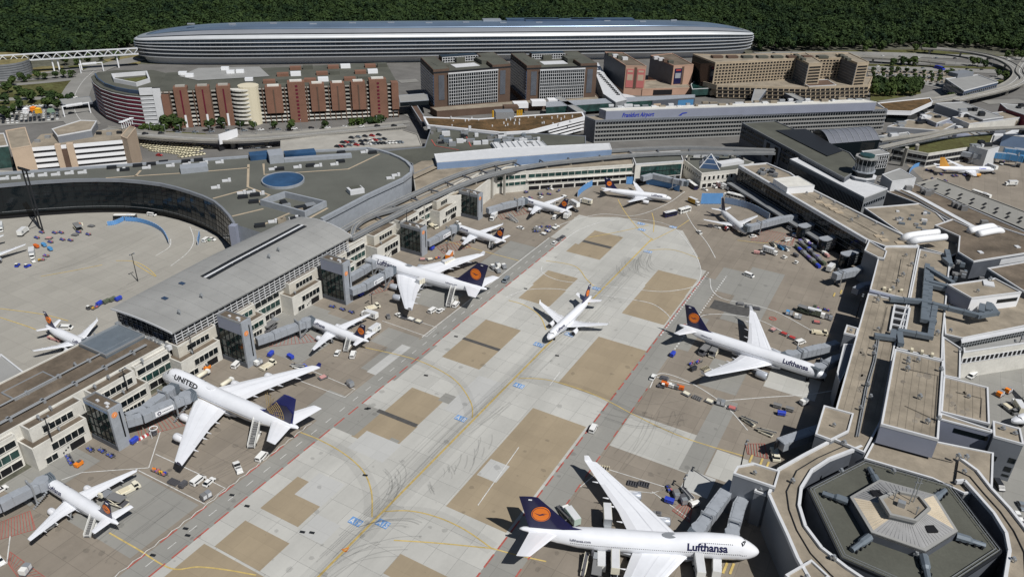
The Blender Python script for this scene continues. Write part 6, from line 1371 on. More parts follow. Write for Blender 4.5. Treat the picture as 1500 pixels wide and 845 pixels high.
    if livery == 'lh':
        for s in (1,-1):
            off = th*.72
            def disc(rad, o, mt, nm, n=28): return MB().loft([[(ce.x+rad*math.cos(2*math.pi*k/n), s*(off+q), ce.z+rad*math.sin(2*math.pi*k/n)) for k in range(n)] for q in (o-.25, o)]).build(nm, mt, fin, True)
            disc(er, .0, 'emblem_orange', 'tail_emblem'); disc(er*.93,.015, 'logo_navy', 'emblem_ring'); disc(er*.87,.03, 'emblem_orange', 'emblem_disc')
            k_ = er*.72; bird = [(-1,-.05),(-.55,.12),(-.3,.02),(-.05,.28),(.05,.5),(.14,.2),(.5,.05),(1,.3),(.95,.38),(.45,.0),(.15,-.08),(-.1,-.18),(-.35,-.12),(-.6,.0)]
            bird = [(-1,.28),(-.62,.1),(-.32,.0),(-.12,-.02),(.1,.12),(.42,.2),(.95,.12),(.5,.08),(.25,-.02),(.62,-.18),(.2,-.14),(-.1,-.26),(-.3,-.2),(-.6,-.02)]
            MB().loft([[(ce.x+a*k_, s*(off+q), ce.z+b*k_) for a, b in bird] for q in (.0,.05)]).build('emblem_crane', 'logo_navy', fin, True)
            MB().loft([[(fpt(.5,.93).x+a*.5, s*(th*.5+q), fpt(.5,.93).z+b*.16) for a, b in ((-1,-1),(1,-1),(1,1),(-1,1))] for q in (-.3,.1)]).build('registration', 'air_white', fin, True)
    elif livery == 'united':
        for s in (1,-1):
            m = MB(); gc = fpt(.12,.12)
            for k in range(1,8):
                rad = 1.05*k; P = []
                for j in range(17):
                    a = -.15+j*.115; p = gc+Vector((-rad*math.cos(a)*1.0,0, rad*math.sin(a)*1.05)); v = (p.z-zf)/(fz-zf); u = (-p.x/kx-(f0+(g0_-f0)*v))/max(.1,(f1+(g1_-f1)*v)-(f0+(g0_-f0)*v)); P.append(p if .03 < u < .97 and 0 < v < .88 else None)
                for a, b in zip(P, P[1:]):
                    if a and b: m.tube([(a.x, s*th*.78, a.z),(b.x, s*th*.78, b.z)],.1,4)
            for j in range(8):
                a = -.05+j*.23; P = [gc+Vector((-q*math.cos(a),0, q*math.sin(a)*1.05)) for q in (.6,2,3.4,4.8,6.2,7.3)]; P = [p for p in P if 0 < (p.z-zf)/(fz-zf) < .85 and -p.x/kx < f1+(g1_-f1)*((p.z-zf)/(fz-zf))-.2]
                if len(P) > 1: m.tube([(p.x, s*th*.78, p.z) for p in P],.09,4)
            m.build('globe_grid', 'united_gold', fin, True)
            MB().loft([[fpt(u, v)+Vector((0, s*o, 0)) for u, v in ((.0,.05),(.95,.02),(.97,.42),(.6,.62),(.04,.55))] for o in (0, th*.72)]).build('globe_field', 'fin_navy', fin, True)
    elif livery == 'silver':
        MB().loft([[fpt(u, v)+Vector((0, o, 0)) for u, v in ((.75,.02),(.98,.02),(.98,.98),(.8,.98))] for o in (-.4,.4)]).build('rudder', 'air_silver', fin, True)
    s0, s1, u0, u1, sy = S['stab']; zs0 = zc+lerp(pr['zt'], s0)*.62
    for s in (1,-1):
        def sf(x0, x1, y, z, t): return [(-(x0+(x1-x0)*a)*kx, s*y*ky, z+t*b) for a, b in ((0,0),(.1,.5),(.35,1),(.7,.7),(1,0),(.7,-.7),(.35,-1),(.1,-.5))]
        MB().loft([sf(s0-.5, s1+.3,.2, zs0-.1, th*.8), sf(s0+.4, s1, R_*.4, zs0, th*.75), sf(u0, u1, sy, zs0+sy*.11, th*.3)]).build('tailplane', wcol, r, True)
    # letters on both flanks
    def letter(txt, size, x0, th0, mt, bold=.05, shear=0, nm='airline_lettering', sx=1.):
        v, f = text_mesh(txt, size, bold*size*.4, shear)
        bm = bmesh.new(); vv = [bm.verts.new(p) for p in v]
        for q in f:
            try: bm.faces.new([vv[i] for i in q])
            except ValueError: pass
        top = max(p.y for p in v)
        for k in range(1,6): bmesh.ops.bisect_plane(bm, geom=bm.verts[:]+bm.edges[:]+bm.faces[:], plane_co=(0, top*k/6,0), plane_no=(0,1,0))
        bm.verts.index_update(); v = [p.co.copy() for p in bm.verts]; f = [tuple(q.index for q in p.verts) for p in bm.faces]; bm.free(); wd = max(p.x for p in v)
        for s in (1,-1):
            w, zt, zb = sec(x0+wd*.5); hh = zt-zc
            # port side reads nose to tail, starboard side tail to nose
            pts = [S_(x0+(p.x*sx if s == 1 else (wd-p.x)*sx), th0+p.y/((w+hh)/2),.03, s) for p in v]
            MB().add(pts, f).build(nm, mt, r, True, fix=False)
    if livery == 'lh':
        if kind == 'jumbo': letter('Lufthansa', 3.0,9.8,.3, 'logo_navy', .09); letter('lufthansa.com', 1.1,48.5,.35, 'logo_navy', .05)
        elif kind == 'wide': letter('Lufthansa', 2.6,6.8,.32, 'logo_navy', .09); letter('lufthansa.com', .9,46,.38, 'logo_navy', .05)
        else: letter('Lufthansa', 1.75,4.6*kx, .34, 'logo_navy', .09)
    elif livery == 'united': letter('UNITED', 2.5,9.6,.62, 'black', .1, sx=1.35)
    elif livery == 'condor': letter('Condor', 1.6,7,.34, 'blue', .08)
    if livery == 'united': 
        m = MB()
        for s in (1,-1): m.loft([[S_(x, th_, .02, s) for th_ in (-.16,-.06)] for x in [2+k*2 for k in range(int((L-10)/2))]], False, False)
        m.build('gold_stripe', 'united_gold', r, True)
    if kind == 'jumbo': MB().loft([[(-26-2.2*math.cos(a*.524),1.1*math.sin(a*.524), z) for a in range(12)] for z in (zc+3.1, zc+3.45)]).build('roof_fairing', 'steel' if livery == 'lh' else 'air_white', r, True)
    MB().tube([(-(L*kx*0+L-.15),0, zc+lerp(pr['zt'], L0)-.1),(-(L+.12),0, zc+lerp(pr['zt'], L0)-.1)], R_*.09,8).build('power_unit_exhaust', 'dark_metal', r, True)
    # undercarriage
    gx, mx_, my = S['gear']; wr = .62 if kind != 'narrow' else .5
    ng_ = MB().tube([(-gx*kx, 0, zc-R_*.8),(-gx*kx, 0, wr)],.16,6).build('nose_gear', 'steel', r, True); wheel0 = None
    def wheel(par, x, y):
        nonlocal wheel0
        if wheel0 is None: wheel0 = MB().tube([(0,-.22, wr),(0,.22, wr)], wr, 12).build('wheel', 'rubber', par, True, loc=(x, y, 0))
        else: shared(wheel0, 'wheel', par, (x, y, 0))
    for y in (-.35,.35): wheel(ng_, -gx*kx, y)
    for s in (1,-1):
        for k in ((0,) if kind != 'jumbo' else (0,1)):
            x, y = -(mx_+k*3.2)*kx, s*(my if k == 0 else 1.9); g_ = MB().tube([(x, y*.8, zc-R_*.6),(x, y, wr)],.28,6).tube([(x-1.2, y, wr),(x+1.2, y, wr)],.15,6).build('main_gear', 'steel', r, True)
            for a in ((-.85,.85) if kind != 'narrow' else (0,)):
                for b in (-.5,.5): wheel(g_, x+a, y+b)
    return r
airliner('jumbo', 'lh', (1112.8,805.3),(760,772.5),(5.2,7.5), 'big white four-engined double-deck jet with navy tail, in the foreground beside the ring-shaped roof')
airliner('jumbo', 'united', (240,547.3),(436.7,626),(5.2,7.5), 'white four-engined jet with a blue tail bearing a gold globe grid', L=68)
airliner('jumbo', 'lh', (534,380),(714,423.3),(5.2,7.5), 'white four-engined double-deck jet with orange tail disc, nosed in beside the curved-roof hall')
airliner('wide', 'lh', (1208,551),(996.5,475),(4.4,7.2), 'large white twin-engined jet with navy tail, nose towards the right-hand roofs', L=61.5)
airliner('narrow', 'lh', (68,705.3),(173.3,766.7),(3.2,5.), 'white narrow-body jet with drooping shadow at the lower left corner', L=36.4)
airliner('narrow', 'lh', (454,471.3),(539.5,499.5),(3.2,5.), 'white narrow-body jet parked between two big four-engined jets, stairs at its rear', L=33.4)
airliner('narrow', 'lh', (666,333),(741,353.5),(3.2,5.), 'white narrow-body jet at the third glazed tower, just beyond the wing of the hall-side jumbo', L=35.2)
airliner('narrow', 'lh', (766,294),(830,308),(3.2,5.), 'white narrow-body jet with two white trucks behind its tail, farthest along the left stands', L=35)
airliner('narrow', 'lh', (983.2,291.5),(880,275.5),(3.2,5.), 'white narrow-body jet standing side-on before the connecting building', L=43.5)
airliner('narrow', 'lh', (802,497),(867,432.5),(3.2,5.), 'white narrow-body jet taxiing towards the camera on the yellow centre line', L=41.5)
airliner('narrow', 'silver', (1091,340),(1055,305),(3.2,5.), 'silver-grey narrow-body jet with one red engine, before the blue screens', L=33.5, span=34)
airliner('narrow', 'lh', (136,511),(68,476.5),(3.2,5.), 'small white narrow-body jet on the apron left of the pier', L=30.5, span=28.2)
airliner('narrow', 'condor', (1442,249),(1384,245),(3.2,5.), 'white jet with yellow tail and engines on the far right apron', L=43, span=33)
airliner('narrow', 'plain', (-28,394),(-14,346),(3.2,5.), 'white airliner of which only a wing tip shows at the left edge', L=36)
airliner('narrow', 'plain', (1474,618),(1620,590),(3.2,5.), 'white airliner nose cut by the right picture edge', L=40)
# ================================================================ vehicles and apron equipment (local frames: front towards +x)
WHEELS = {}
def wheels(par, xs, hw, r=.36, wd=.24):
    k = (round(r, 2), wd)
    for x in xs:
        for s in (-1,1):
            if k not in WHEELS: WHEELS[k] = MB().tube([(0,-wd/2, r),(0, wd/2, r)], r, 8).build('wheel', 'rubber', par, True, loc=(x, s*hw, 0))
            else: shared(WHEELS[k], 'wheel', par, (x, s*hw, 0))
def prof_body(prof, hw, name, mat, par, tw=1.):
    """side profile (x, z) swept across the width"""
    return MB().loft([[(x, -hw*(tw if z > .95 else 1), z) for x, z in prof],[(x, hw*(tw if z > .95 else 1), z) for x, z in prof]]).build(name, mat, par, True)
def mk_car(r, col):
    prof_body([(-2.15,.28),(2.15,.28),(2.2,.6),(2.0,.82),(.9,.95),(-1.85,.98),(-2.15,.85)],.88, 'body', col, r)
    prof_body([(.95,.93),(.25,1.42),(-1.25,1.44),(-1.95,.95)],.8, 'windows', 'glass', r, .92); MB().box((-.5,0,1.42),(1.55,1.4,.06)).build('roof', col, r, True); wheels(r, (-1.35,1.35),.8,.33)
    for s in (-1,1): MB().box((2.15, s*.6,.6),(.12,.35,.16)).build('headlight', 'white_metal', r, True)
def mk_van(r, col):
    prof_body([(-2.5,.32),(2.5,.32),(2.55,.8),(2.2,1.12),(1.3,1.9),(-2.45,1.98),(-2.55,.9)],.98, 'body', col, r, .95)
    MB().add([(1.4,-.86,1.86),(1.4,.86,1.86),(2.18,.88,1.2),(2.18,-.88,1.2)],[(0,1,2,3)]).build('windscreen', 'glass', r, True)
    for s in (-1,1): MB().box((-.4, s*.96,1.2),(3.4,.06,.5)).build('side_window', 'glass', r, True)
    MB().box((-2.53,0,1.2),(.06,1.5,.55)).build('rear_window', 'glass', r, True); wheels(r, (-1.5,1.55),.88,.36)
def mk_pickup(r, col):
    prof_body([(-3.1,.45),(3.1,.45),(3.15,1.0),(2.1,1.15),(1.5,1.9),(.4,1.95),(.1,1.1),(-3.1,1.1)],1.05, 'body', col, r, .93)
    MB().add([(1.6,-.85,1.85),(1.6,.85,1.85),(2.12,.9,1.22),(2.12,-.9,1.22)],[(0,1,2,3)]).build('windscreen', 'glass', r, True)
    MB().box((-1.5,0,1.08),(2.8,1.7,.06)).build('load_bed', 'cart_grey', r, True); MB().box((-2.4,0,1.1),(1,1.8,.7)).build('tool_box', col, r, True); MB().box((.2,0,1.1),(.15,1.9,1.1)).build('ladder_rack', 'dark_metal', r, True); wheels(r, (-2,2),.95,.42)
def mk_box(r, col, L=8., raised=0.):
    """catering or cargo truck: cab, chassis and box body, lifted on scissors when raised"""
    cab = MB().box((L/2-.9,0,.5),(1.8,2.2,1.9),0,.93).build('cab', 'car_white', r, True); MB().box((L/2-.15,0,1.35),(.4,1.9,.8)).build('windscreen', 'glass', r, True)
    MB().box((0,0,.55),(L-.4,1.9,.35)).build('chassis', 'dark_metal', r, True)
    z = 1.0+raised; MB().box((-.9,0, z),(L-2.0,2.4,2.5)).build('box_body', col, r, True); MB().box((-.9,0, z+2.5),(L-2.1,2.2,.06)).build('box_roof', 'white_metal', r, True)
    b = MB()
    for k in range(6): b.box((-L/2+.5+k*(L-2.4)/5,0, z),(.08,2.5,2.52))
    b.build('box_rib', 'steel', r, True)
    MB().tube([(-L*.3,1.23, z+1.3),(-L*.3,1.26, z+1.3)],.55,14).tube([(-L*.3,-1.26, z+1.3),(-L*.3,-1.23, z+1.3)],.55,14).build('round_logo', 'duct', r, True)
    if raised:
        b = MB()
        for s in (-1,1): b.tube([(-L/2+.8, s*.9,.9),(L/2-2.6, s*.9, z)],.14,4).tube([(-L/2+.8, s*.9, z),(L/2-2.6, s*.9,.9)],.14,4)
        b.build('scissor_lift', 'steel', r, True); MB().box((L/2-1.2,0, z),(1.9,2.2,.15)).build('platform', 'steel', r, True)
    wheels(r, (-L*.3, L*.33),1., .45,.3)
def mk_bus(r, col, L=12.):
    prof_body([(-L/2,.35),(L/2,.35),(L/2+.05,1.5),(L/2-.2,2.95),(-L/2,2.95)],1.35, 'body', col, r, .97); MB().box((0,0,2.96),(L-.6,2.3,.12)).build('roof', 'box_white', r, True); MB().box((-L*.2,0,3.06),(2.6,1.6,.3)).build('air_unit', 'white_metal', r, True)
    for s in (-1,1):
        for k in range(5): MB().box((-L/2+1.3+k*(L-2.6)/4, s*1.34,1.3),((L-2.6)/4-.25,.08,1.2)).build('side_window', 'glass', r, True)
    MB().box((L/2-.05,0,1.2),(.16,2.2,1.4)).build('windscreen', 'glass', r, True); wheels(r, (-L*.3, L*.3),1.2,.48,.3)
def mk_tug(r, col):
    prof_body([(-1.5,.3),(1.5,.3),(1.5,.85),(.3,.95),(-.1,1.0),(-1.5,1.0)],.75, 'body', col, r); MB().box((-.75,0,1),(1.1,1.2,.75),0,.85).build('cab_glass', 'glass', r, True); MB().box((-.75,0,1.75),(1.1,1.2,.08)).build('cab_roof', 'box_white', r, True); wheels(r, (-.95,.95),.7,.32)
def mk_dolly(r, col):
    MB().box((0,0,.45),(3.2,1.6,.14)).build('platform', 'cart_dark', r, True); b = MB()
    for x in (-1.5,1.5):
        for y in (-.72,.72): b.box((x, y, .55),(.08,.08,1.1))
    b.build('corner_post', 'steel', r, True)
    rnd = random.Random(4)
    for k in range(7): MB().box((rnd.uniform(-1.2,1.2), rnd.uniform(-.5,.5),.59),(.75,.5, rnd.uniform(.25,.6)), rnd.uniform(0,3)).build('suitcase', col if k % 2 else random.choice(['car_dark', 'cart_red', 'cart_blue', 'cart_grey']), r, True)
    MB().tube([(1.6,0,.4),(2.5,0,.35)],.05,4).build('tow_bar', 'dark_metal', r, True); wheels(r, (-1.1,1.1),.65,.22,.16)
def mk_cart(r, col):
    MB().box((0,0,.42),(2.9,1.6,.12)).build('platform', 'cart_dark', r, True); MB().box((0,0,.54),(2.8,1.5,1.15)).build('curtain', col, r, True)
    MB().loft([[(x, y, z) for y, z in ((-.85,1.68),(-.5,1.88),(.5,1.88),(.85,1.68))] for x in (-1.5,1.5)]).build('cover', col, r, True)
    for s in (-1,1): MB().box((s*.7,.77,.6),(.06,.05,1.05)).box((s*.7,-.77,.6),(.06,.05,1.05)).build('seam', 'cart_dark', r, True, kind='stuff')
    MB().tube([(1.5,0,.4),(2.3,0,.35)],.05,4).build('tow_bar', 'dark_metal', r, True); wheels(r, (-1,1),.65,.22,.16)
def mk_uld(r, col):
    MB().box((0,0,.4),(3.4,2,.15)).build('platform', 'cart_dark', r, True)
    MB().loft([[(x, -.8,.56),(x, .8,.56),(x, 1., 1.1),(x, 1., 2.15),(x, -.8,2.15)] for x in (-1.5,.02)]).build('container', col, r, True); MB().loft([[(x, -.8,.56),(x, .8,.56),(x, 1., 1.1),(x, 1., 2.15),(x, -.8,2.15)] for x in (.1,1.55)]).build('container', 'steel' if col != 'steel' else 'box_white', r, True)
    for x in (-.75,.85): MB().box((x, -.82,.7),(1.1,.05,1.3)).build('container_door', 'white_metal', r, True)
    wheels(r, (-1.2,1.2),.8,.22,.16)
def mk_flat(r, col):
    MB().box((0,0,.4),(3.4,2.4,.14)).build('platform', 'cart_dark', r, True); b = MB()
    for k in range(6): b.box((-1.4+k*.56,0,.54),(.1,2.3,.1))
    b.build('roller', 'steel', r, True); MB().box((0,0,.64),(2.4,1.7,.35)).build('load', col, r, True) if col != 'steel' else None; MB().tube([(1.7,0,.4),(2.6,0,.35)],.05,4).build('tow_bar', 'dark_metal', r, True); wheels(r, (-1.2,1.2),.9,.22,.16)
def mk_stairs(r, col, H=4.2):
    """foot at -x, landing at +x"""
    L = H*1.55; n = 12; b = MB()
    for k in range(n): b.box((-L/2+L*(k+.5)/n, 0,.5+(H-.5)*k/n),(L/n*.95,1.6,.18))
    b.build('step', 'cart_grey', r, True, kind='stuff')
    for s in (-1,1):
        MB().loft([[(x, y, z) for y in (s*.85, s*.95) for z in ((a, c) if y == s*.85 else (c, a))] for x, a, c in ((-L/2,.3,1.45),(L/2, H-.4, H+1.1),(L/2+1.5, H-.4, H+1.1))]).build('side_panel', col, r, True)
    MB().box((L/2+.75,0, H-.15),(1.5,1.7,.15)).build('landing', 'cart_grey', r, True)
    MB().box((0,0,.35),(L*.85,1.7,.4)).build('chassis', col, r, True); MB().tube([(L*.25,.6,.7),(L/2,.6, H-.3)],.14,4).tube([(L*.25,-.6,.7),(L/2,-.6, H-.3)],.14,4).build('support', 'steel', r, True); wheels(r, (-L*.3, L*.33),.8,.4,.25)
def mk_belt(r, col):
    MB().box((0,0,.35),(5.2,1.5,.5)).build('chassis', col, r, True); MB().box((-1.9,.45,.85),(.9,.6,.7)).build('seat', 'dark_metal', r, True)
    b = MB().loft([[(-3.6, y, z) for y, z in ((-.5,.8),(.5,.8),(.5,1.05),(-.5,1.05))],[(3.6, y, z) for y, z in ((-.5,2.4),(.5,2.4),(.5,2.65),(-.5,2.65))]]).build('conveyor', 'cart_dark', r, True)
    for s in (-1,1): MB().loft([[(-3.6, s*.55+y, z) for y, z in ((-.06,.8),(.06,.8),(.06,1.2),(-.06,1.2))],[(3.6, s*.55+y, z) for y, z in ((-.06,2.4),(.06,2.4),(.06,2.8),(-.06,2.8))]]).build('side_rail', col, r, True)
    wheels(r, (-1.7,1.7),.7,.34)
def mk_loader(r, col):
    """cargo high loader with raised bridge"""
    MB().box((-1,0,.9),(6,3,.3)).build('main_deck', 'cart_dark', r, True); MB().box((3,0,3.2),(2.4,3,.25)).build('bridge_deck', 'steel', r, True)
    b = MB()
    for s in (-1,1):
        b.tube([(-3.6, s*1.3,.6),(1.6, s*1.3,3.0)],.13,4).tube([(-3.6, s*1.3,3.0),(1.6, s*1.3,.6)],.13,4).box((-1, s*1.52,1.2),(5.8,.1,.35))
    b.build('scissor_lift', col, r, True); MB().box((-1,0,.4),(6.4,2.4,.5)).build('chassis', col, r, True); MB().box((3.2,1.75,3.3),(1.2,.7,1.5)).build('cab', col, r, True); MB().box((-1,0,3.0),(5.4,2.8,.2)).build('lift_deck', 'cart_grey', r, True); wheels(r, (-3,1.2),1.2,.4,.3)
def mk_unit(r, col):
    MB().box((0,0,.35),(2.6,1.5,1.2)).build('housing', col, r, True); MB().box((.4,0,1.55),(1.2,1,.3)).build('exhaust_box', 'cart_dark', r, True); MB().tube([(1.3,0,.4),(2.1,0,.35)],.05,4).build('tow_bar', 'dark_metal', r, True); wheels(r, (-.8,.8),.65,.25,.16)
def mk_pusher(r, col):
    prof_body([(-3.4,.35),(3.4,.35),(3.4,1.2),(-3.4,1.2)],1.3, 'body', col, r); MB().box((2.2,0,1.2),(1.4,2.2,.9),0,.88).build('cab', 'glass', r, True); MB().box((2.2,0,2.1),(1.3,2,.1)).build('cab_roof', col, r, True); MB().box((-1.2,0,1.2),(3,1.8,.35)).build('engine_cover', 'cream', r, True); wheels(r, (-2.1,2.1),1.15,.5,.35)
def mk_rack(r, col):
    b = MB()
    for k in range(5): b.box((-1.6+k*.8,0,.1),(.12,2.2,.8))
    b.box((0,-1.05,.1),(3.5,.12,.5)).box((0,1.05,.1),(3.5,.12,.5)); b.build('frame', col, r, True); MB().box((0,0,.05),(3.4,2,.15)).build('base', 'cart_dark', r, True)
def mk_tank(r, col):
    MB().box((0,0,.5),(6,1.7,.3)).build('chassis', 'cart_dark', r, True); MB().tube([(-2.9,0,1.5),(-2.7,0,1.5),(1.6,0,1.5),(1.8,0,1.5)],.8,12, True, [.5,.85,.85,.5]).build('tank', col, r, True, True); MB().box((2.4,0,.7),(1.1,1.7,1.3)).build('cab', 'box_white', r, True); MB().box((2.85,0,1.3),(.3,1.5,.55)).build('windscreen', 'glass', r, True); wheels(r, (-1.9,2),.8,.38,.25)
KIND = {'car': (mk_car, 'car'), 'van': (mk_van, 'van'), 'pickup': (mk_pickup, 'pickup'), 'truck': (lambda r, c: mk_box(r, c, 8), 'truck'), 'catering_truck': (lambda r, c: mk_box(r, c, 9,2.6), 'truck'), 'bus': (mk_bus, 'bus'), 'articulated_bus': (lambda r, c: mk_bus(r, c, 9), 'bus'), 'tow_tractor': (mk_tug, 'tractor'), 'baggage_dolly': (mk_dolly, 'baggage cart'),
        'baggage_cart': (mk_cart, 'baggage cart'), 'container_dolly': (mk_uld, 'cargo dolly'), 'cargo_dolly': (mk_flat, 'cargo dolly'), 'passenger_stairs': (mk_stairs, 'stairs'), 'belt_loader': (mk_belt, 'belt loader'), 'high_loader': (mk_loader, 'loader'), 'power_cart': (mk_unit, 'power cart'), 'pushback_tractor': (mk_pusher, 'tractor'), 'storage_rack': (mk_rack, 'rack'), 'tank_truck': (mk_tank, 'truck')}
PROTO = {}
def put(kind, col, at, to, label, group=None, z=.0, scale=None):
    p, q = G(*at, z), G(*to, z); rz = math.atan2(q.y-p.y, q.x-p.x); key = (kind, col)
    if key not in PROTO:
        r = root(kind, label, KIND[kind][1],(p.x, p.y, z), rz, group); KIND[kind][0](r, col); freeze(r); PROTO[key] = r
        if scale: r.scale = scale
        return r
    return dup(PROTO[key],(p.x, p.y, z), rz, label, group, scale or (1,1,1))
W_ = 'car_white'
